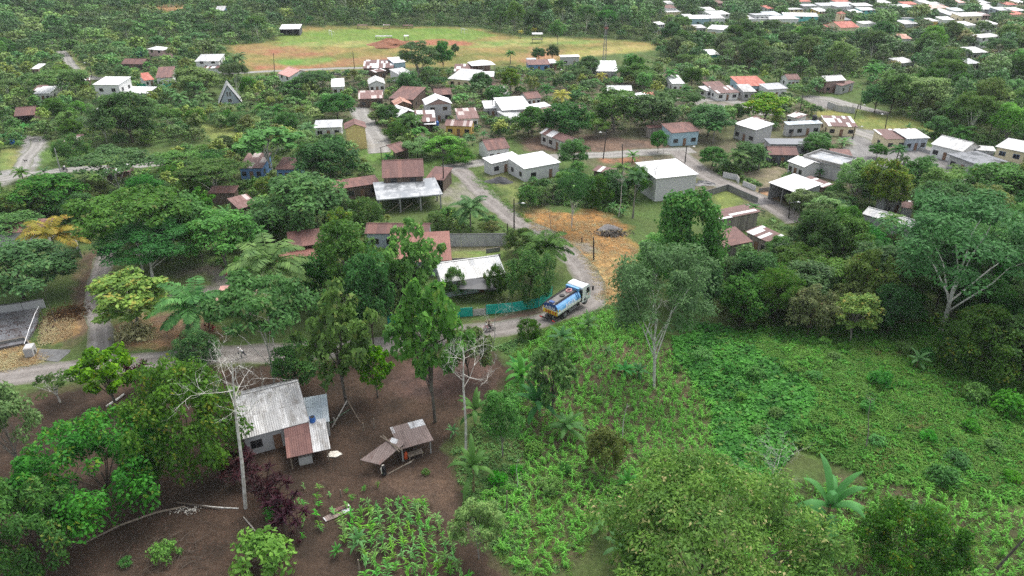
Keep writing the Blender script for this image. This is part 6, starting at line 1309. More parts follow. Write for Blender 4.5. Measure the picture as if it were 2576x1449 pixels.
# ---------------------------------------------------------------- walls and fences
def wall_run(pts, h, mat, label, name="wall", cat="wall", th=.16, top=None, t='P', zb=-.4, posts=None, kind=None):
    P = [gp(*tp(t, *p)) for p in pts]; o = P[0].copy(); root = empty(name, o) if posts else None; m = MB()
    for i in range(len(P) - 1):
        a, b = P[i] - o, P[i + 1] - o; d = Vector((b.x - a.x, b.y - a.y, 0)); L = d.length; n = Vector((-d.y, d.x, 0)) / L * th / 2; e = d / L * (th * .49 if i else 0); a = a + e
        q = [a - n, b - n, b + n, a + n]; lo = [Vector((v.x, v.y, v.z + zb)) for v in q]; hi = [Vector((v.x, v.y, v.z + h)) for v in q]
        for k in range(4): k2 = (k + 1) % 4; m.poly([lo[k], lo[k2], hi[k2], hi[k]])
        m.poly(hi)
    w_ = m.build("panel" if posts else name, mat, root, (0, 0, 0) if posts else o)
    if top is not None:
        m2 = MB()
        for i in range(len(P) - 1):
            a, b = P[i] - o, P[i + 1] - o; d = Vector((b.x - a.x, b.y - a.y, 0)); L = d.length; n = Vector((-d.y, d.x, 0)) / L * (th / 2 + .02); e = d / L * (th * .55 if i else 0); a = a + e; u = Vector((0, 0, h + .004)); m2.slab([a - n + u + Vector((0, 0, .12)), b - n + u + Vector((0, 0, .12)), b + n + u + Vector((0, 0, .12)), a + n + u + Vector((0, 0, .12))], .12)
        m2.build("coping", top, w_ if not posts else root)
    if posts:
        for i in range(len(P) - 1):
            a, b = P[i] - o, P[i + 1] - o; n = max(1, int((b - a).length / posts[0]))
            for k in range(n + (i == len(P) - 2)):
                p = a.lerp(b, k / n); pm = MB(); pm.tube([p + Vector((0, 0, -.3)), p + Vector((0, 0, h + posts[1]))], posts[2], 6); pm.build("post", posts[3], root)
    tag(root or w_, label, cat, None, kind); return root or w_
wall_run([(1105, 619), (1160, 620), (1275, 618)], 2.5, WM['mould'], "long stained plaster wall with black top edge", top=CONCD); wall_run([(1137, 662), (1200, 660), (1259, 651)], 1.0, WM['stone'], "low dark wall behind the ribbed white roof"); wall_run([(1223, 637), (1258, 632)], .9, WM['stone'], "short mossy wall block on the lawn")
wall_run([(975, 815), (1060, 806), (1141, 799), (1190, 795)], 1.6, NET, "teal shade netting fence left of the printed panel", "netting_fence", "fence", .05, posts=(3.0, .1, .05, POST), zb=0); wall_run([(1222, 791), (1288, 785), (1355, 773), (1389, 742)], 1.7, NET, "long teal shade netting fence curving towards the tanker", "netting_fence", "fence", .05, posts=(3.0, .15, .05, POST), zb=0); wall_run([(1191, 795), (1221, 791.5)], 1.2, PATTERN, "white patterned panel in the teal netting fence", "fence_panel", "fence panel", .05)
wall_run([(1345 - 1000, 218), (372, 219)], 1.2, NET, "short teal netting beside the red-orange roofed house", "netting_fence", "fence", .05); wall_run([(412, 219), (434, 218)], 1.2, NET, "second short teal netting by the rust-roofed house", "netting_fence", "fence", .05)
wall_run([(-60, 437 + 362 - 5), (0, 792), (60, 784), (116, 774)], 1.6, WM['block'], "white block wall behind the concrete pad", top=CONCD); wall_run([(-60, 628), (0, 624), (60, 620), (120, 616)], 2.2, WM['block'], "long block wall in front of the yellow palm"); wall_run([(186, 616), (200, 632), (206, 646)], 2.4, WM['grey'], "grey plaster wall end beside the lane"); wall_run([(-60, 885), (0, 873), (66, 860), (92, 893)], .9, WM['stone'], "low mossy wall in front of the concrete pad")
wall_run([(1752, 500), (1790, 490), (1830, 478), (1850, 488), (1905, 512)], 1.3, WM['stone'], "dark mossy wall around the small lawn", top=CONCD); wall_run([(1818, 446), (1852, 453), (1858, 462)], 1.4, WM['wblock'], "white block garden wall under the coconut palms"); wall_run([(1868, 467), (1900, 480)], 1.2, WM['wblock'], "white block wall piece beside the gate gap"); wall_run([(1908, 484), (1965, 476)], 1.0, WM['stone'], "dark low wall by the carport")
wall_run([(2080, 270), (2105, 280), (2150, 286)], 2.0, WM['mould'], "tall patched plank wall along the gravel yard") ; wall_run([(2140, 306), (2060, 306), (2020, 318), (1990, 345)], 1.4, WM['pwood'], "old zinc yard fence beside the block house", "yard_fence", "fence", .06); wall_run([(2290, 372), (2355, 392), (2380, 402)], .9, WM['grey'], "low grey terrace wall before the bungalow"); wall_run([(388, 148), (440, 150)], 1.6, WM['white'], "low white garden wall under the salmon house")
# wire fence posts along the meadow
ps = [(2033, 282), (2048, 281), (2064, 281), (2080, 280), (2096, 279), (2112, 277), (2128, 275), (2144, 273), (2160, 270), (2176, 267)]
root = empty("post_fence", gp(*ps[0])); o0 = gp(*ps[0]); wire = MB()
for p in ps: g = gp(*p) - o0; m = MB(); m.box(g.x - .07, g.x + .07, g.y - .07, g.y + .07, g.z - .2, g.z + 1.3); m.build("post", POST, root)
for z in (.6, 1.1): wire.tube([gp(*p) - o0 + Vector((0, .08, z)) for p in ps], .015, 4)
wire.build("wire", METAL, root); tag(root, "wire fence with wooden posts along the meadow", "fence")
# concrete pad with leaves and the pipe fence, ramp
def plate(pts, z, th, mat, name, label, cat=None, kind=None, lift=0):
    P = [gp(*p) for p in pts]; o = P[0].copy(); m = MB(); m.slab([Vector((p.x - o.x, p.y - o.y, z)) for p in P], th); t = m.build(name, mat, None, o); tag(t, label, cat, None, kind); return t
plate([(-80, 800), (0, 795), (100, 782), (96, 820), (66, 868), (0, 882), (-80, 895)], .45, .6, simple("wet_pad", (.16, .165, .18), .3, .45, .6, (.07, .06, .058)), "concrete_pad", "wet grey concrete pad behind the block wall", "pad"); plate([(92, 905), (100, 880), (178, 880), (176, 886), (146, 911)], .12, .3, CONCD, "ramp", "dark concrete ramp beside the road junction", "ramp")
leafheap("fallen_leaves", gp(40, 825, h=.47), 520, 5.0, 3.0, .05, simple("fallen_leaf", (.085, .04, .035), .8, .5, 3), "brown fallen leaves on the wet pad", .38)
root = empty("pipe_fence", gp(70, 868)); o0 = gp(70, 868); m = MB(); q = [gp(66, 878) - o0 + Vector((0, 0, .9)), gp(82, 850) - o0 + Vector((0, 0, 1.6)), gp(98, 818) - o0 + Vector((0, 0, 2.0)), gp(108, 800) - o0 + Vector((0, 0, 2.1))]; m.tube(q, .045, 6); m.build("top_rail", WHITEP, root)
for a in q: m = MB(); m.tube([a, Vector((a.x + .15, a.y, -.1))], .04, 6); m.build("post", METAL, root)
tag(root, "sloping pipe rail beside the charred trunk", "railing"); m = MB(); m.box(-.55, .55, -.8, .8, -.3, 1.5); prop("pillar", m, WM['grey'], "grey concrete gate pillar at the pad corner", "pillar", (80, 893), .3)
# the slab on columns
A_, B_, C_ = gp(*tp('11', 1215, 555), h=3.6), gp(*tp('11', 1880, 500), h=3.6), gp(*tp('11', 1740, 345), h=3.6); ex = (B_ - A_).normalized(); ey = Vector((-ex.y, ex.x, 0)); Wd = (B_ - A_).length; Dp = (C_ - B_).dot(ey); ctr = A_ + ex * Wd / 2 + ey * Dp / 2; ctr.z = float(T(ctr.x, ctr.y)); root = empty("unfinished_building", ctr, math.atan2(ex.y, ex.x)); m = MB()
print("SLAB", Wd, Dp); m.box(-Wd / 2, Wd / 2, -Dp / 2, Dp / 2, 3.35, 3.6); m.build("slab", RM['slab'], root)
for i in range(4):
    for j in range(3):
        x, y = -Wd / 2 + .5 + i * (Wd - 1) / 3, -Dp / 2 + .5 + j * (Dp - 1) / 2; m = MB(); m.box(x - .15, x + .15, y - .15, y + .15, -.4, 3.345); m.build("column", CONC, root); m = MB()
        for dx in (-.1, .1):
            for dy in (-.1, .1): m.tube([(x + dx, y + dy, 3.61), (x + dx * 1.2, y + dy, 4.2)], .02, 4)
        m.build("rebar", METAL, root)
for k in range(3): m = MB(); x = -Wd / 2 + 2 + k * 3; m.tube([(x, -Dp / 2 + 1, .1), (x + 2.5, -Dp / 2 + .6, 1.9)], .1, 4); m.build("plank", POST, root)
tag(root, "unfinished concrete slab on bare columns with rebar stubs", "building frame")
m = MB(); m.poly([(-3.2, -1.6, 2.6), (3.2, -1.9, 2.3), (3.4, 1.0, 2.9), (-3.0, 1.4, 3.0)]); m.poly([(3.4, 1.0, 2.86), (3.2, -1.9, 2.26), (-3.2, -1.6, 2.56), (-3.0, 1.4, 2.96)]); t = prop("tarp", m, TARP, "black tarpaulin awning below the ribbed white roof", "tarpaulin", (1205, 748), .1)
m = MB(); m.poly([(-3, -2, 2.9), (3, -2, 2.7), (2.4, 2, 3.3), (-2.2, 2, 3.2)]); m.poly([(-2.2, 2, 3.17), (2.4, 2, 3.27), (3, -2, 2.67), (-3, -2, 2.87)]); prop("tarp", m, TARP, "black tarpaulin over the yard beside the flat blue-black roof", "tarpaulin", tp('31', 380, 110), -.2)
# A-frame house
g = gp(*tp('00', 2320, 1045)); k = mpp(g); root = empty("a_frame_house", g, .38); m = MB(); w_, hh, dd = 3.9, 6.6, 8.0
for s_ in (-1, 1):
    m = MB(); m.slab([(s_ * w_, -.5, .2), (s_ * w_, dd, .2), (s_ * .02, dd, hh), (s_ * .02, -.5, hh)] if s_ > 0 else [(-w_, dd, .2), (-w_, -.5, .2), (-.02, -.5, hh), (-.02, dd, hh)], .1); m.build("roof", RM['white'], root)
m = MB(); m.poly([(-w_ + .3, 0, -.3), (w_ - .3, 0, -.3), (0, 0, hh - .5)]); m.poly([(w_ - .3, dd - .3, -.3), (-w_ + .3, dd - .3, -.3), (0, dd - .3, hh - .5)]); m.build("wall", WM['bluegrey'], root); window(root, -.45, 0, 2.6, .6, 1.5, 'x', -1, WHITEP); window(root, .45, 0, 2.6, .6, 1.5, 'x', -1, WHITEP); window(root, 0, 0, .6, 1.2, 1.1, 'x', -1, WHITEP)
tag(root, "white A-frame house with steep white roof", "house")
# ---------------------------------------------------------------- poles, lamps, mast
def pole(t, bx, by, tx, ty, label, lamp=0, mat=POLE, name="utility_pole", r=.13):
    g = gp(*tp(t, bx, by)); tpx = tp(t, tx, ty); h = height_to(g, tpx[1]); k = mpp(g); root = empty(name, g); m = MB(); lean = min(.8, max(-.8, (tpx[0] - proj(g.x, g.y, g.z + h)[0]) * k)); m.tube([(0, 0, -.4), (lean * .5, 0, h * .5), (lean, 0, h)], [r * 1.2, r, r * .8], 8); m.build("pole", mat, root)
    m = MB(); m.box(lean - .06, lean + .06, -.2, .2, h - .5, h - .42); m.build("insulator_arm", METAL, root)
    if lamp:
        s = 1 if lamp > 0 else -1; zz = h * .86; m = MB(); m.tube([(lean, 0, zz), (lean + s * .9, -.2, zz + .35), (lean + s * 1.5, -.3, zz + .4)], .04, 6); a = m.build("lamp_arm", METAL, root); m = MB(); m.tube([(lean + s * 1.45, -.3, zz + .38), (lean + s * 1.75, -.34, zz + .4), (lean + s * 2.1, -.38, zz + .36)], [.09, .19, .07], 8); m.build("lamp_head", WHITEP, a)
    tag(root, label, "utility pole"); return root
for a in [('P', 1564, 766, 1573, 640, "tall tarred pole in front of the feathery tree", 0), ('P', 1293.5, 600, 1293, 500, "street lamp pole at the end of the long plaster wall", 1), ('P', 1116, 480, 1114, 391, "black pole beside the rust lean-to", 0), ('P', 1517, 400, 1527, 325, "leaning black pole before the whitewashed board house", -1), ('P', 1723, 410, 1728, 365, "street lamp pole at the village road corner", 1), ('P', 1985, 550, 1987, 505, "lamp pole beside the carport", 1), ('30', 315, 1155, 355, 940, "leaning pole beside the wire fence", 0), ('30', 930, 1095, 955, 885, "tall pole at the end of the wire fence", 0), ('30', 870, 1195, 910, 1045, "pole with white lamp on the meadow edge", 1), ('30', 1170, 1340, 1212, 1130, "pole with lamp before the twisted bare tree", -1), ('30', 850, 1400, 880, 1265, "lamp pole at the cream house with long roof", 1), ('20', 165, 1360, 170, 1120, "pole in front of the rust gabled house", 0), ('20', 869, 1195, 868, 1045, "black pole among the bushy trees", 0), ('20', 532, 830, 540, 690, "lamp pole beside the coconut palm and blue-walled house", -1), ('10', 187, 735, 173, 530, "pole with leaning brace at the red field", 0), ('10', 991, 690, 973, 515, "pole at the end of the field road", 0), ('10', 1448, 890, 1440, 715, "pole before the tall umbrella tree", 0), ('10', 1600, 1310, 1595, 1120, "lamp pole beside the low white gable roof", 1), ('10', 2375, 1160, 2378, 985, "pole beside the plain white roof", 0), ('11', 1626, 130, 1622, 0, "short black pole beside the rust gabled hut", 0), ('00', 922, 780, 900, 618, "lamp pole beside the grass track", -1), ('00', 1990, 980, 1978, 845, "lamp pole before the A-frame house", -1), ('00', 765, 1000, 765, 885, "lamp pole in front of the large white house", 0), ('11', 2525, 980, 2530, 800, "thin dark post at the plaster wall end", 0), ('P', 1494, 655, 1493, 597, "slim rusty post on the dry field", 0), ('P', 1464, 610, 1464, 598, "short stump post on the dry field", 0), ('21', 1110 + 2576 - 2576, 300, 1112, 0, "slim pole behind the tall white block building", 0)]:
    pole(*a)
pole('01', 610, 282, 545, 40, "leaning grey concrete pole beside the lane", 0, CONC)
g = gp(*tp('20', 925, 650)); h = 16.5; root = empty("lattice_mast", g)
for sx in (-1, 1):
    for sy in (-1, 1): m = MB(); m.tube([(sx * .75, sy * .75, -.2), (sx * .4, sy * .4, h)], .07, 5); m.build("leg", simple("mast_paint", (.22, .20, .19), .6) if sx + sy < -1 else bpy.data.materials["mast_paint"], root)
m = MB(); nz = 11
for k in range(nz):
    a, b = .75 - .35 * k / nz, .75 - .35 * (k + 1) / nz; z1, z2 = h * k / nz, h * (k + 1) / nz; ca = [(-a, -a, z1), (a, -a, z1), (a, a, z1), (-a, a, z1)]; cb = [(-b, -b, z2), (b, -b, z2), (b, b, z2), (-b, b, z2)]
    for i in range(4): m.tube([ca[i], cb[(i + 1) % 4]], .035, 4); m.tube([ca[(i + 1) % 4], cb[i]], .035, 4); m.tube([cb[i], cb[(i + 1) % 4]], .035, 4)
m.build("bracing", METAL, root); m = MB(); m.slab([(-.9, -.9, h - 1.2), (.9, -.9, h - 1.2), (.9, .9, h - 1.2), (-.9, .9, h - 1.2)], .1); m.slab([(-1.1, -1, h - 1.0), (.2, -1, h - 1.9), (.2, -.9, h - .4)], .05); m.build("platform", simple("mast_red", (.3, .10, .08), .7), root); tag(root, "tall steel lattice mast with reddish platform", "mast")
# blue tank on stand
g = gp(*tp('00', 1427, 650)); root = empty("water_tank", g); m = MB(); m.tube([(0, 0, 3.4), (0, 0, 3.6), (0, 0, 5.4), (0, 0, 5.8), (0, 0, 6.0)], [1.1, 1.15, 1.1, .6, .25], 14); m.build("tank", BLUEP, root)
for x in (-.8, .8):
    for y in (-.8, .8): m = MB(); m.tube([(x, y, -.2), (x, y, 3.39)], .09, 5); m.build("leg", POST, root)
tag(root, "blue plastic water tank on a stilted stand", "water tank")
def tank(t, px, z, mat, label, s=1.0):
    g = gp(*tp(t, *px)); g.z += z; m = MB(); m.tube([(0, 0, 0), (0, 0, .9 * s), (0, 0, 1.15 * s), (0, 0, 1.25 * s)], [.55 * s, .55 * s, .3 * s, .12 * s], 12); o = m.build("water_tank", mat, None, g); tag(o, label, "water tank"); k = MB(); k.tube([(0, 0, 1.251 * s), (0, 0, 1.33 * s)], .14 * s, 8); k.build("lid", BLACKP, o)
tank('30', (440, 1330), 3.6, BLACKP, "black water tank on the long block house roof", 1.3); tank('10', (1820, 1262), .0, BLUEP, "blue water drum beside the half rusty roof", 1.2); tank('10', (1945, 1200), 0, BLUEP, "blue drum behind the palmate tree"); tank('10', (1775, 1160), .8, BLACKP, "black water tank at the two-storey house balcony"); tank('10', (1670, 1155), .8, BLACKP, "black water tank by the two-storey house side wall", .9); tank('00', (205, 1395), 0, BLUEP, "blue barrel in the junk yard at left"); tank('00', (130, 1449), 0, BLUEP, "second blue barrel near the lane", 1.2); tank('20', (2470, 905), 0, BLUEP, "small blue drum below the long red roof")
# church tower
g = gp(*tp('30', 700, 300)); root = empty("bell_tower", g, .2); m = MB(); m.box(-1.8, 1.8, -1.8, 1.8, -.5, 9.0); m.build("shaft", WM['cream'], root)
for x in (-.8, .8): m = MB(); m.box(x - .45, x + .45, -1.86, -1.7, 6.0, 7.8); m.tube([(x, -1.86, 7.8), (x, -1.7, 7.8)], .45, 10); m.build("bell_opening", DOOR, root)
m = MB(); m.slab([(-2, -2, 9.1), (2, -2, 9.1), (0, 0, 10.3)], .1); m.slab([(2, -2, 9.1), (2, 2, 9.1), (0, 0, 10.3)], .1); m.slab([(2, 2, 9.1), (-2, 2, 9.1), (0, 0, 10.3)], .1); m.slab([(-2, 2, 9.1), (-2, -2, 9.1), (0, 0, 10.3)], .1); m.build("roof", RM['red'], root); tag(root, "cream bell tower with two arched openings beside the church", "bell tower")
# football pitch
def goal(t, a, b, top, label):
    p, q = gp(*tp(t, *a)), gp(*tp(t, *b)); h = 2.6; d = q - p; L = d.length; m = MB(); root = empty("football_goal", p, math.atan2(d.y, d.x))
    for x in (0, L): m = MB(); m.tube([(x, 0, -.1), (x, 0, h)], .13, 6); m.build("goal_post", WHITEP, root)
    m = MB(); m.tube([(-.1, 0, h), (L + .1, 0, h)], .13, 6); m.build("crossbar", WHITEP, root); m = MB()
    for x in (0, L): m.tube([(x, 0, h), (x, 1.4, h - .2), (x, 1.8, 0)], .06, 5)
    m.build("net_stay", WHITEP, root); tag(root, label, "goal")
goal('10', (738, 352), (764, 366), 318, "white football goal at the pavilion end of the pitch"); goal('10', (2066, 332), (2102, 342), 296, "white football goal at the far right end of the pitch")
def shelter(t, px, w_, d_, h, rm_, label, name="shelter", legs=True, bench=False, rz=0, wl=None):
    g = gp(*tp(t, *px)); root = empty(name, g, rz); m = MB(); m.slab([(-w_ / 2, -d_ / 2, h), (w_ / 2, -d_ / 2, h), (w_ / 2, d_ / 2, h + .25), (-w_ / 2, d_ / 2, h + .25)], .08); m.build("roof", RM[rm_], root)
    for x in (-w_ / 2 + .2, w_ / 2 - .2):
        for y in (-d_ / 2 + .2, d_ / 2 - .2): m = MB(); m.box(x - .08, x + .08, y - .08, y + .08, -.3, h - .09); m.build("post", POST, root)
    m = MB(); m.box(-w_ / 2 + .4, w_ / 2 - .4, -.2, .2, .4, .5) if wl is None else m.box(-w_ / 2 + .3, w_ / 2 - .3, -d_ / 2 + .3, d_ / 2 - .3, wl, wl + .15); m.build("seat" if wl is None else "floor", POST, root); tag(root, label, name.replace('_', ' '))
shelter('10', (1072, 290), 6, 2, 2.0, 'rust', "team bench shelter with blue roof trace at the forest edge"); shelter('10', (1316, 288), 4, 2, 2.0, 'zincdark', "middle team bench shelter at the forest edge"); shelter('10', (1530, 284), 6, 2, 1.6, 'rust', "low red team shelter at the forest edge"); shelter('10', (1288, 395), 9, 1.6, 1.6, 'zinc', "long narrow spectator shelter beside the pitch"); shelter('10', (1515, 412), 2.4, 2.4, 2.6, 'white', "tiny white-roofed kiosk beside the pitch"); shelter('20', (253, 430), 5.5, 4, 4.5, 'white', "stilted lookout hut in the dry grass", "lookout_hut", wl=1.8)
for px, r_, h, mt, lb in [(('21', 985, 850), 2.8, .55, GREYP, "grey gravel pile on the dry field"), (('21', 1945, 400), 3.2, .6, TARP, "dark covered heap beside the tall white block building"), (('11', 2450, 375), 3.6, 1.0, DARKG, "dark sand pile in front of the white block house"), (('10', 920, 750), 6, 1.4, DARKG, "dark earth pile beside the field road"), (('21', 2540, 590), 2.6, .9, GREYP, "grey stone pile beside the carport"), (('10', 1360, 455), 13, 3.0, REDS, "red earth mound beside the football pitch"), (('P', 600, 690), 3.0, .7, GREYP, "grey stone heap beside the striped-roof palm")]:
    g = gp(*tp(*px)); V = []; n, kk = 24, 9
    for i in range(kk + 1):
        for j in range(n): a = j / n * 6.283; rr = r_ * i / kk * (1 + .25 * math.sin(a * 3 + r_) + .08 * rng.normal()); V.append((rr * math.cos(a), rr * math.sin(a) * .7, h * (math.cos(math.pi * i / kk) * .5 + .5) * (1 + .12 * rng.normal()) - (.3 if i == kk else 0)))
    Q = [[i * n + j, (i + 1) * n + j, (i + 1) * n + (j + 1) % n, i * n + (j + 1) % n] for i in range(kk) for j in range(n)]; o = link(bpy.data.objects.new("pile", npmesh("pile", np.array(V), np.array(Q), mt))); o.location = g; tag(o, lb, "pile")
# ---------------------------------------------------------------- the water tanker
TB = simple("truck_blue", (.10, .30, .58), .45, .25, 1.2, (.22, .42, .66)); TDB = simple("truck_dark_blue", (.02, .075, .26), .4, .2, 2); TW = simple("truck_white", (.74, .75, .76), .35, .08, 2); TK = simple("truck_chassis", (.02, .02, .022), .6, .4, 3); TY = simple("tyre_rubber", (.018, .018, .018), .9, .3, 6, (.05, .045, .04))
TR = simple("chevron_red", (.55, .05, .02), .5, .1); TYE = simple("chevron_yellow", (.75, .55, .04), .5, .1); TG = simple("deck_grey", (.19, .18, .17), .8, .4, 3); TRED = simple("red_lamp", (.6, .03, .02), .3, .1); HOSEP = simple("pink_hose", (.62, .30, .30), .6, .2); RIM = simple("wheel_rim", (.20, .20, .21), .6, .4, 4)
pr, pf = gp(*tp('22', 512, 300)), gp(*tp('22', 738, 190)); d = pf - pr; WB = Vector((d.x, d.y, 0)).length; rz = math.atan2(d.y, d.x); print("WHEELBASE", WB)
S = WB / 4.6 * .91; hd = Vector((math.cos(rz), math.sin(rz), 0)); lf = Vector((-hd.y, hd.x, 0)); o = pr + lf * 1.05; o.z = float(T(o.x, o.y)) + .06
truck = empty("water_tanker", o, rz); truck.scale = (S, S, S); tag(truck, "blue and white water tanker lettered AGUA driving up the gravel road", "tanker truck")
prof = [(-1.18, 1.12), (-1.22, 1.3), (-1.20, 1.58), (-1.12, 1.85), (-.98, 2.12), (-.78, 2.34), (-.62, 2.42)]
prof = prof + [(-y, z) for y, z in prof[::-1]]; x0, x1 = -1.55, 3.30; m = MB(); n = len(prof)
for i in range(n - 1):
    (a, b), (c, e) = prof[i], prof[i + 1]; mi = 1 if (max(b, e) < 1.6) else 2 if i in (5, 7) else 3 if i == 6 else 0
    m.poly([(x0, a, b), (x1, a, b), (x1, c, e), (x0, c, e)][::-1], mi)
m.poly([(x0, prof[-1][0], prof[-1][1]), (x1, prof[-1][0], prof[-1][1]), (x1, prof[0][0], prof[0][1]), (x0, prof[0][0], prof[0][1])][::-1], 1)
m.poly([(x1, a, b) for a, b in prof], 0); m.poly([(x0, a, b) for a, b in prof[::-1]], 1); m.build("tank", [TB, TW, TDB, TG], truck)
m = MB(); m.poly([(x0 - .012, a, b) for a, b in [(-1.2, 1.60), (-1.12, 1.85), (-.98, 2.12), (-.78, 2.34), (-.62, 2.42), (.62, 2.42), (.78, 2.34), (.98, 2.12), (1.12, 1.85), (1.2, 1.60)]][::-1]); m.build("rear_plate", TDB, truck)
for k in range(10):     # chevrons
    y = .95 - k * .19; s_ = 1 if k < 5 else -1; m = MB(); pts = [(y, 1.02), (y - .19, 1.02), (y - .19 - .12 * s_, 1.24), (y - .19, 1.46), (y, 1.46), (y - .12 * s_, 1.24)]; m.poly([(x0 - .02, a, b) for a, b in pts]); m.build("chevron", TR if k % 2 else TYE, truck)
m = MB(); m.box(x0 - .012, x0 - .002, -1.1, 1.1, .96, 1.52); m.build("chevron_board", TYE, truck)
def lettering(txt, size, loc, rot, mat, space=1.0, name="lettering"):
    c = bpy.data.curves.new(name, 'FONT'); c.body = txt; c.size = size; c.extrude = .006; c.align_x = 'CENTER'; c.align_y = 'CENTER'; c.space_character = space; c.offset = .012; c.materials.append(mat)
    o = bpy.data.objects.new(name, c); o.location = loc; o.rotation_euler = rot; link(o); bpy.context.view_layer.update(); me = bpy.data.meshes.new_from_object(o.evaluated_get(bpy.context.evaluated_depsgraph_get())); t_ = bpy.data.objects.new(name, me); t_.location = loc; t_.rotation_euler = rot; bpy.data.objects.remove(o); return link(t_, truck)
lettering("AGUA", .62, (1.05, -1.185, 1.78), (R(73), 0, 0), WHITEP, 1.35); lettering("AGUA", .62, (1.05, 1.185, 1.78), (R(73), 0, R(180)), WHITEP, 1.35); lettering("AGUA", .52, (x0 - .03, 0, 1.82), (R(90), 0, R(-90)), WHITEP, 1.05)
for y in (-1.0, 1.0): m = MB(); m.box(x0 - .03, x0 - .015, y - .08, y + .08, 1.62, 1.84); m.build("reflector", TYE, truck)
m = MB(); m.box(-1.4, -1.15, -1.215, -1.19, 1.60, 1.82); m.build("reflector", TYE, truck)
for y in (-.66, .66): m = MB(); m.tube([(x0 + .1, y, 2.44), (x0 + .1, y, 2.62), (x1 - .1, y, 2.62), (x1 - .1, y, 2.44)], .045, 5); m.box(x0 + .05, x1 - .05, y - .06, y + .06, 2.425, 2.50); m.build("deck_rail", TK, truck)
m = MB(); m.tube([(.9, 0, 2.425), (.9, 0, 2.56)], [.34, .30], 14); m.build("manhole", TK, truck); m = MB(); m.box(x0 + .05, x0 + .5, -.3, .3, 2.43, 2.6); m.build("valve_box", TDB, truck)
m = MB(); m.tube([(2.4 + .42 * math.cos(a * .5), .05 + .3 * math.sin(a * .5), 2.5 + .006 * a) for a in range(26)], .06, 5, cap=True); m.build("hose_coil", HOSEP, truck); m = MB(); m.box(3.0, 3.3, -.95, .95, 2.43, 2.82); m.build("front_bulkhead", TB, truck)
for x in (2.55,): m = MB(); m.tube([(x, -.7, 2.44), (x, -.9, 2.27), (x, -1.15, 1.9), (x, -1.25, 1.5)], .03, 5); m.tube([(x + .3, -.7, 2.44), (x + .3, -.9, 2.27), (x + .3, -1.15, 1.9), (x + .3, -1.25, 1.5)], .03, 5); m.build("ladder", TDB, truck)
m = MB(); m.box(-1.9, 5.0, -.42, .42, .72, .98); m.box(-1.5, 3.3, -1.1, 1.1, .99, 1.11); m.build("chassis", TK, truck)
for y in (-1.08, 1.08):
    m = MB(); m.tube([(.95, y, 1.0), (.95, y, .52), (2.6, y, .52), (2.6, y, 1.0)], .035, 5); m.tube([(.95, y, .76), (2.6, y, .76)], .03, 5); m.tube([(1.75, y, .52), (1.75, y, 1.0)], .03, 5); m.build("side_guard", METAL, truck)
    m = MB(); pts = [(-.68, .55), (-.62, .9), (-.4, 1.13), (0, 1.2), (.4, 1.13), (.62, .9), (.68, .55)]
    s_ = 1 if y > 0 else -1
    for (a, b), (c, e) in zip(pts, pts[1:]): m.poly([(a, y - .3 * s_, b), (c, y - .3 * s_, e), (c, y + .12 * s_, e), (a, y + .12 * s_, b)]); m.poly([(a, y - .3 * s_, b - .04), (a, y + .12 * s_, b - .04), (c, y + .12 * s_, e - .04), (c, y - .3 * s_, e - .04)])
    m.build("mudguard", TK, truck)
m = MB(); m.box(2.75, 3.35, -1.05, -.6, .5, .95); m.build("fuel_tank", TK, truck); m = MB(); m.tube([(3.4, .75, .9), (3.42, .8, 2.5)], .12, 8); m.build("exhaust_stack", TK, truck)
m = MB(); m.box(-2.15, -2.03, -1.15, 1.15, .48, .6); m.box(-2.03, -1.6, -.4, -.3, .5, .9); m.box(-2.03, -1.6, .3, .4, .5, .9); m.build("rear_bumper", TK, truck)
for y in (-.95, .95): m = MB(); m.box(-2.2, -2.155, y - .2, y + .2, .48, .62); m.build("tail_light", TRED, truck)
m = MB(); m.tube([(-1.75, -.3 + .3 * math.cos(a * .6), 1.0 - .24 * abs(math.sin(a * .6))) for a in range(8)], .06, 6); m.tube([(-1.7, .25, 1.1), (-1.95, .25, 1.0), (-1.98, .25, .2)], .06, 6); m.tube([(-1.7, -.6, .7), (-1.7, .6, .7)], .14, 8); m.build("pump", METAL, truck)
cab = MB(); cx0, cx1 = 3.72, 5.55
sec = [(cx0, .62), (cx1, .62), (cx1 + .05, 1.55), (cx1 - .28, 2.62), (cx1 - .55, 2.78), (cx0 + .15, 2.80), (cx0, 2.66)]
for i in range(len(sec)):
    (a, b), (c, e) = sec[i], sec[(i + 1) % len(sec)]; yy = 1.17; cab.poly([(a, yy, b), (c, yy, e), (c, -yy, e), (a, -yy, b)][::-1])
cab.poly([(a, -1.17, b) for a, b in sec]); cab.poly([(a, 1.17, b) for a, b in sec[::-1]]); co = cab.build("cab", TW, truck)
m = MB(); m.poly([(cx1 + .062, -1.05, 1.62), (cx1 + .062, 1.05, 1.62), (cx1 - .255, .98, 2.55), (cx1 - .255, -.98, 2.55)]); m.build("windscreen", GLASS, truck)
m = MB(); m.poly([(cx0 - .012, .8, 1.75), (cx0 - .012, -.8, 1.75), (cx0 - .012, -.8, 2.45), (cx0 - .012, .8, 2.45)]); m.build("rear_window", GLASS, truck)
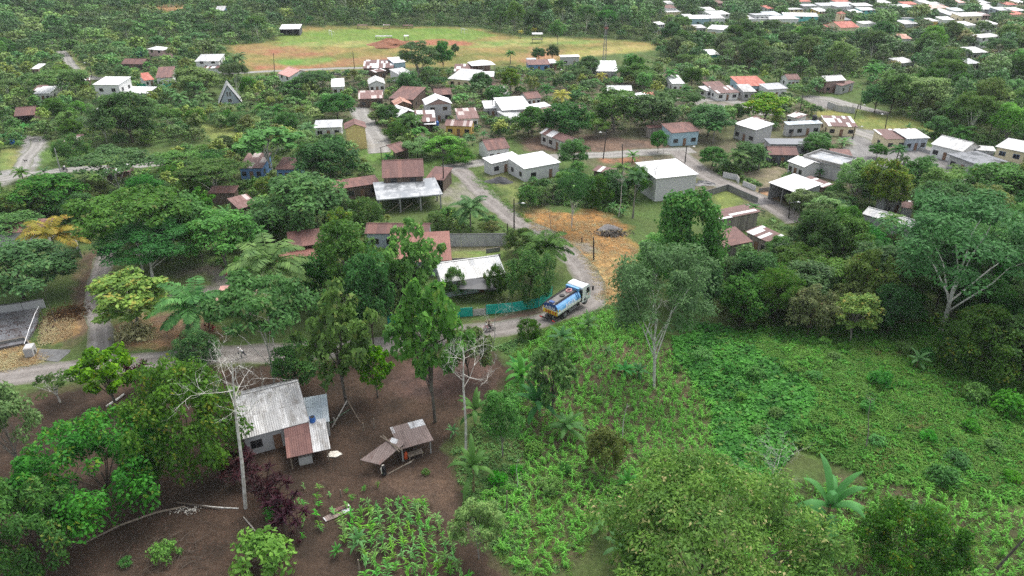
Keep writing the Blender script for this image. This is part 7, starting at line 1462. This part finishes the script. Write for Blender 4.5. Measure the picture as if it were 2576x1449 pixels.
for s_ in (-1, 1):
    m = MB(); q = [(4.45, 1.185 * s_, .85), (5.40, 1.185 * s_, .85), (5.42, 1.185 * s_, 1.6), (5.18, 1.185 * s_, 2.5), (4.45, 1.185 * s_, 2.5)]; m.poly(q if s_ < 0 else q[::-1]); dr = m.build("door", TW, truck)
    m = MB(); q = [(4.55, 1.196 * s_, 1.62), (5.34, 1.196 * s_, 1.62), (5.14, 1.196 * s_, 2.4), (4.55, 1.196 * s_, 2.4)]; m.poly(q if s_ < 0 else q[::-1]); m.build("door_window", GLASS, dr); m = MB(); m.box(4.5, 4.66, min(1.19 * s_, 1.23 * s_), max(1.19 * s_, 1.23 * s_), 1.4, 1.46); m.build("handle", TK, dr)
    m = MB(); q = [(4.95, 1.192 * s_, 1.2), (5.1, 1.192 * s_, 1.2), (5.25, 1.192 * s_, 1.5), (5.12, 1.192 * s_, 1.56)]; m.poly(q if s_ < 0 else q[::-1]); m.build("red_flash", TR, dr)
    m = MB(); m.tube([(5.4, 1.18 * s_, 2.3), (5.62, 1.42 * s_, 2.3)], .03, 5); m.box(5.56, 5.66, min(1.36 * s_, 1.56 * s_), max(1.36 * s_, 1.56 * s_), 1.75, 2.35); m.build("mirror", TK, truck); m = MB(); m.box(cx1 + .0, cx1 + .06, .65 * s_ - .2, .65 * s_ + .2, .8, 1.0); m.build("headlight", WHITEP, truck)
    m = MB(); m.box(3.50, 3.68, min(.8 * s_, 1.15 * s_), max(.8 * s_, 1.15 * s_), .9, 2.45); m.build("air_duct", TK, truck)
m = MB(); m.box(cx1 + .06, cx1 + .12, -1.15, 1.15, .5, .85); m.build("front_bumper", TW, truck)
m = MB()
for k in range(11):
    if k == 5: continue
    y = .62 - k * .125; m.box(4.95, 5.2, y - .035, y + .03, 2.806, 2.812); m.box(4.99 + .12 * (k % 2), 5.03 + .12 * (k % 2), y - .05, y + .05, 2.813, 2.818)
m.build("roof_marks", TK, truck)
def wheel(x, y, wdt, rr=.5):
    m = MB(); m.tube([(x, y - wdt / 2, rr), (x, y - wdt / 2 + .05, rr), (x, y + wdt / 2 - .05, rr), (x, y + wdt / 2, rr)], [rr * .9, rr, rr, rr * .9], 22); w_ = m.build("wheel", TY, truck); s_ = 1 if y > 0 else -1; ys = y + s_ * (wdt / 2)
    m = MB(); m.tube([(x, ys, rr), (x, ys + s_ * .02, rr)], [rr * .6, rr * .55], 16); m.tube([(x, ys + s_ * .021, rr), (x, ys + s_ * .1, rr)], rr * .22, 10); m.build("rim", RIM, w_)
for y in (-.93, .93): wheel(0, y, .52); wheel(4.6, y * 1.04, .32)
m = MB()
for s_ in (-1, 1):
    q = [(4.0, .75), (4.08, 1.0), (4.35, 1.15), (4.85, 1.15), (5.12, 1.0), (5.2, .75)]; m.poly([(a, 1.181 * s_, b) for a, b in (q if s_ > 0 else q[::-1])])
m.build("wheel_arch", TK, truck)
# ---------------------------------------------------------------- people
SKIN = simple("skin_brown", (.24, .13, .085), .6, .15, 4); HAIR = simple("dark_hair", (.012, .010, .009), .7, .3, 8); SHIRTW = simple("white_shirt", (.66, .66, .66), .9, .12, 4); JEANS = simple("dark_blue_trousers", (.02, .028, .055), .9, .3, 6); BLK = simple("black_clothing", (.016, .016, .02), .9, .3, 6); BOOT = simple("black_boots", (.015, .014, .013), .6, .2, 4); TEEP = simple("red_patterned_shirt", (.5, .08, .10), .9, .4, 9, (.6, .55, .55)); KHAKI = simple("khaki_shorts", (.22, .16, .08), .9, .3, 6)
def skin_obj(name, V, E, rad, mat, parent, root_i=0, lev=1):
    me = bpy.data.meshes.new(name); me.from_pydata([tuple(v) for v in V], E, []); me.materials.append(mat); o = link(bpy.data.objects.new(name, me), parent); md = o.modifiers.new("skin", 'SKIN'); md.use_smooth_shade = True
    sv = me.skin_vertices[0].data if len(me.skin_vertices) else None
    for i, r_ in enumerate(rad): sv[i].radius = r_ if isinstance(r_, tuple) else (r_, r_); sv[i].use_root = (i == root_i)
    s = o.modifiers.new("sub", 'SUBSURF'); s.levels = lev; s.render_levels = lev; return o
def person(loc, rz, J, label, shirt, trousers, shoe, hat=None, cat="person", long_sleeve=False):
    """J: joints pelvis chest neck head, and l/r shoulder elbow wrist, hip knee ankle toe (metres, x forward, y left)"""
    root = empty("person", loc, rz); tag(root, label, cat); P = {k: Vector(v) for k, v in J.items()}; V, E, Rd, ix = [], [], [], {}
    def add(k, p, r_, par=None): ix[k] = len(V); V.append(p); Rd.append(r_); (E.append((ix[par], ix[k])) if par else None)
    add('pelvis', P['pelvis'], (.14, .11)); add('chest', P['chest'], (.155, .115), 'pelvis'); add('neck', P['neck'], .055, 'chest'); add('jaw', P['neck'].lerp(P['head'], .55), .075, 'neck'); add('head', P['head'], (.085, .1), 'jaw'); add('crown', P['head'] + (P['head'] - P['neck']).normalized() * .09, .06, 'head')
    fw = Vector((1, 0, 0)); add('nose', P['head'] + fw * .10 - Vector((0, 0, .03)), .014, 'head')
    for s in 'lr':
        add(s + 'sh', P[s + 'sh'], .058, 'chest'); add(s + 'el', P[s + 'el'], .042, s + 'sh'); add(s + 'wr', P[s + 'wr'], .028, s + 'el'); dr = (P[s + 'wr'] - P[s + 'el']).normalized(); sd = dr.cross(Vector((0, 0, 1))); sd = sd.normalized() if sd.length > .1 else Vector((0, 1, 0)); add(s + 'palm', P[s + 'wr'] + dr * .07, (.036, .02), s + 'wr')
        for f in range(4): a = P[s + 'wr'] + dr * .11 + sd * (.027 - .018 * f); add(f'{s}f{f}', a, .009, s + 'palm'); L_ = (.045, .052, .047, .036)[f]; add(f'{s}g{f}', a + dr * L_ + Vector((0, 0, -.018)), .008, f'{s}f{f}')
        a = P[s + 'wr'] + dr * .045 + sd * .045; add(s + 't', a, .010, s + 'palm'); add(s + 'u', a + dr * .035 + sd * .012, .009, s + 't')
        add(s + 'hip', P[s + 'hip'], .088, 'pelvis'); add(s + 'kn', P[s + 'kn'], .058, s + 'hip'); add(s + 'an', P[s + 'an'], .04, s + 'kn'); add(s + 'toe', P[s + 'toe'], .035, s + 'an')
    skin_obj("body", V, E, Rd, SKIN, root)
    sv = [P['pelvis'] + Vector((0, 0, .04)), P['pelvis'].lerp(P['chest'], .55), P['chest'], P['neck'] - (P['neck'] - P['chest']) * .3]; se = [(0, 1), (1, 2), (2, 3)]; sr = [(.165, .13), (.165, .13), (.18, .135), .085]
    for s in 'lr':
        k = len(sv); sv += [P[s + 'sh'], P[s + 'sh'].lerp(P[s + 'el'], .8)]; se += [(2, k), (k, k + 1)]; sr += [.078, .066]
        if long_sleeve: sv += [P[s + 'wr']]; se += [(k + 1, k + 2)]; sr += [.045]
    skin_obj("shirt", sv, se, sr, shirt, root, 1)
    tv = [P['pelvis']]; te = []; tr_ = [(.16, .13)]
    for s in 'lr': k = len(tv); tv += [P[s + 'hip'], P[s + 'kn'], P[s + 'an'] + (P[s + 'kn'] - P[s + 'an']) * .12]; te += [(0, k), (k, k + 1), (k + 1, k + 2)]; tr_ += [.105, .078, .062]
    skin_obj("trousers", tv, te, tr_, trousers, root)
    for s in 'lr': skin_obj("shoe", [P[s + 'an'] + Vector((-.04, 0, 0)), P[s + 'an'], P[s + 'toe']], [(0, 1), (1, 2)], [.052, .055, .045], shoe, root, 1)
    hp = P['head']; m = MB()
    if hat is not None: m.tube([hp + Vector((0, 0, .035)), hp + Vector((0, 0, .09)), hp + Vector((0, 0, .145)), hp + Vector((0, 0, .16))], [.118, .112, .07, .02], 12); m.tube([hp + Vector((.08, 0, .045)), hp + Vector((.2, 0, .03))], [.07, .04], 8); m.build("cap", hat, root)
    else: m.tube([hp + Vector((-.06, 0, -.05)), hp + Vector((-.035, 0, .03)), hp + Vector((-.02, 0, .10)), hp + Vector((-.01, 0, .135))], [.075, .108, .09, .03], 12); m.build("hair", HAIR, root)
    for y in (-.032, .032): m = MB(); m.tube([hp + Vector((.088, y, .01)), hp + Vector((.097, y, .01))], .012, 6); m.build("eye", HAIR, root)
    m = MB(); m.box(hp.x + .085, hp.x + .093, hp.y - .025, hp.y + .025, hp.z - .075, hp.z - .065); m.build("mouth", TRED, root); return root
wf = math.atan2(-.35, -1)
gg = gp(612, 900); walker = person(gg + Vector((0, 0, .08)), R(188), dict(pelvis=(-.05, 0, .93), chest=(.16, 0, 1.30), neck=(.27, 0, 1.48), head=(.36, 0, 1.62), lsh=(.18, .2, 1.40), lel=(.26, .27, 1.12), lwr=(.46, .2, 1.02), rsh=(.18, -.2, 1.40), rel=(.30, -.26, 1.13), rwr=(.50, -.12, 1.02), lhip=(-.05, .1, .88), lkn=(.20, .11, .50), lan=(.12, .11, .09), ltoe=(.28, .12, .04), rhip=(-.05, -.1, .88), rkn=(-.22, -.11, .48), ran=(-.52, -.12, .16), rtoe=(-.42, -.12, .04)), "person in white shirt and white cap striding along the gravel road", SHIRTW, JEANS, BOOT, WHITEP)
m = MB(); m.tube([(0, 0, 0), (0, 0, .3)], [.13, .17], 12); o = m.build("bucket", METAL, None, gg + Vector((math.cos(R(188)) * .5, math.sin(R(188)) * .5, .70))); tag(o, "grey bucket carried by the walking person", "bucket")
gg = gp(*tp('02', 1735, 420)); person(gg, R(-60), dict(pelvis=(0, 0, .92), chest=(.02, 0, 1.30), neck=(.03, 0, 1.48), head=(.05, 0, 1.63), lsh=(.0, .2, 1.41), lel=(.06, .27, 1.13), lwr=(.26, .18, 1.02), rsh=(0, -.2, 1.41), rel=(.10, -.28, 1.15), rwr=(.30, -.15, 1.1), lhip=(0, .1, .88), lkn=(.03, .11, .48), lan=(0, .11, .08), ltoe=(.15, .12, .03), rhip=(0, -.1, .88), rkn=(.02, -.11, .48), ran=(-.02, -.12, .08), rtoe=(.13, -.13, .03)), "person in dark clothing standing beside the red cordylines", BLK, BLK, BOOT, long_sleeve=True)
# motorbikes
def motorbike(px, rz, label, name="motorbike"):
    g = gp(*px); g.z += .06; root = empty(name, g, rz); tag(root, label, "motorbike"); m = MB()
    for x in (-.62, .66):
        m = MB(); q = [(x + .28 * math.cos(a / 16 * 6.2832), 0, .30 + .28 * math.sin(a / 16 * 6.2832)) for a in range(17)]; m.tube(q, .055, 6, cap=False); w_ = m.build("wheel", TY, root); m = MB()
        for a in range(5): t_ = a / 5 * 6.28; m.tube([(x, 0, .30), (x + .25 * math.cos(t_), 0, .30 + .25 * math.sin(t_))], .02, 4)
        m.tube([(x, -.06, .30), (x, .06, .30)], .06, 8); m.build("rim", METAL, w_)
    m = MB(); m.tube([(-.62, .07, .30), (-.1, .08, .38), (.25, .05, .62), (.45, 0, .85)], .035, 5); m.tube([(-.62, -.07, .30), (-.1, -.08, .38), (.25, -.05, .62)], .035, 5); m.tube([(-.55, 0, .72), (.3, 0, .68)], .04, 5); m.build("frame", TK, root); m = MB(); m.box(-.12, .28, -.13, .13, .24, .52); m.build("engine", METAL, root)
    m = MB(); m.tube([(.05, 0, .80), (.22, 0, .86), (.42, 0, .84)], [.10, .15, .09], 8); m.build("fuel_tank", TK, root); m = MB(); m.tube([(-.75, 0, .84), (-.4, 0, .80), (.05, 0, .78)], [.08, .13, .12], 8); m.build("seat", BLK, root)
    m = MB(); m.tube([(.66, .07, .30), (.46, .06, .95)], .03, 5); m.tube([(.66, -.07, .30), (.46, -.06, .95)], .03, 5); m.build("fork", METAL, root); m = MB(); m.tube([(.36, .36, 1.08), (.46, .15, 1.02), (.46, -.15, 1.02), (.36, -.36, 1.08)], .022, 5); m.build("handlebar", TK, root); m = MB(); m.tube([(.52, 0, .92), (.62, 0, .92)], [.09, .08], 10); m.build("headlight", WHITEP, root); m = MB(); m.tube([(.1, -.16, .3), (-.3, -.18, .3), (-.8, -.18, .36)], [.04, .05, .06], 6); m.build("exhaust", METAL, root); m = MB(); m.tube([(-.82, 0, .75), (-.9, 0, .70)], .05, 6); m.build("tail_light", TRED, root); return root, g
def seated(dx, hands): return dict(pelvis=(dx, 0, .92), chest=(dx + .06, 0, 1.26), neck=(dx + .08, 0, 1.43), head=(dx + .12, 0, 1.58), lsh=(dx + .05, .19, 1.36), lel=(dx + .16, .28, 1.12), lwr=hands[0], rsh=(dx + .05, -.19, 1.36), rel=(dx + .16, -.28, 1.12), rwr=hands[1], lhip=(dx, .1, .88), lkn=(dx + .38, .2, .74), lan=(dx + .26, .2, .34), ltoe=(dx + .4, .21, .30), rhip=(dx, -.1, .88), rkn=(dx + .38, -.2, .74), ran=(dx + .26, -.2, .34), rtoe=(dx + .4, -.21, .30))
mb, g = motorbike((1231, 833), R(12), "black motorbike carrying two riders along the gravel road"); person(g, R(12), seated(-.12, ((.33, .3, 1.08), (.33, -.3, 1.08))), "motorbike driver in dark clothes gripping the handlebar", BLK, BLK, WHITEP); person(g, R(12), seated(-.56, ((-.15, .22, 1.08), (-.15, -.22, 1.08))), "motorbike passenger in white shirt and patterned shorts", SHIRTW, TEEP, WHITEP)
mb2, g = motorbike(tp('01', 655, 275), R(170), "motorbike on the grey lane beside the leaning concrete pole"); person(g, R(170), seated(-.2, ((.33, .3, 1.08), (.33, -.3, 1.08))), "lone rider in white shirt on the grey lane", SHIRTW, JEANS, BOOT)
motorbike(tp('10', 850, 1405), R(60), "parked motorbike behind the yellow board house")
# dog on the lane
gg = gp(*tp('01', 262, 180)); root = empty("dog", gg, R(200)); V = [(0, 0, .42), (.28, 0, .43), (-.28, 0, .44), (.42, 0, .55), (.54, 0, .62), (.66, 0, .59), (-.42, 0, .52), (-.55, 0, .62)]; E = [(0, 1), (0, 2), (1, 3), (3, 4), (4, 5), (2, 6), (6, 7)]; Rr = [.11, .125, .10, .075, .075, .04, .03, .018]
for x, s in ((.28, 1), (.28, -1), (-.28, 1), (-.28, -1)):
    b = len(V); i = 1 if x > 0 else 2; V += [(x, .08 * s, .32), (x + (.03 if x > 0 else .08), .08 * s, .24), (x + (-.01 if x > 0 else -.08), .08 * s, .14), (x + (.0 if x > 0 else -.05), .08 * s, .02), (x + .06, .08 * s, .015)]; E += [(i, b), (b, b + 1), (b + 1, b + 2), (b + 2, b + 3), (b + 3, b + 4)]; Rr += [.065, .045, .03, .024, .026]
for s in (1, -1): b = len(V); V += [(.5, .05 * s, .70)]; E += [(4, b)]; Rr += [.022]
skin_obj("body", V, E, Rr, BLK, root); tag(root, "black dog standing on the grey side lane", "dog")
# parked white van
g = gp(*tp('10', 2430, 1250)); root = empty("parked_van", g, R(70)); m = MB(); sec = [(-2.1, .4), (2.1, .4), (2.15, .95), (1.5, 1.15), (1.0, 1.85), (-1.9, 1.9), (-2.1, 1.6)]
for i in range(len(sec)): (a, b), (c, e) = sec[i], sec[(i + 1) % len(sec)]; m.poly([(a, .85, b), (c, .85, e), (c, -.85, e), (a, -.85, b)][::-1])
m.poly([(a, -.85, b) for a, b in sec]); m.poly([(a, .85, b) for a, b in sec[::-1]]); m.build("body", TW, root); m = MB(); m.poly([(1.52, -.75, 1.18), (1.52, .75, 1.18), (1.04, .7, 1.8), (1.04, -.7, 1.8)]); m.build("windscreen", GLASS, root)
for s in (-1, 1):
    m = MB(); q = [(-1.7, .86 * s, 1.25), (1.25, .86 * s, 1.25), (.95, .86 * s, 1.72), (-1.7, .86 * s, 1.75)]; m.poly(q if s < 0 else q[::-1]); m.build("side_window", GLASS, root)
    for x in (-1.35, 1.4): m = MB(); m.tube([(x, .7 * s, .32), (x, .88 * s, .32)], .32, 14); w_ = m.build("wheel", TY, root); m = MB(); m.tube([(x, .881 * s, .32), (x, .90 * s, .32)], .18, 10); m.build("rim", RIM, w_)
tag(root, "white van parked beside the block workshop", "van")
# ---------------------------------------------------------------- the air
if HAZE:
    m, nt, b = newmat("humid_air"); nt.nodes.remove(b); v = nd(nt, "VolumePrincipled", {'Color': (.86, .92, 1.0, 1), 'Density': HAZE, 'Anisotropy': 0.0}); nt.links.new(v.outputs[0], nt.nodes["Material Output"].inputs['Volume'])
    mb = MB(); mb.box(-1500, 1500, -60, 2400, -8, 62); o = mb.build("haze", m); tag(o, "thin humid haze over the valley", None, None, "stuff")
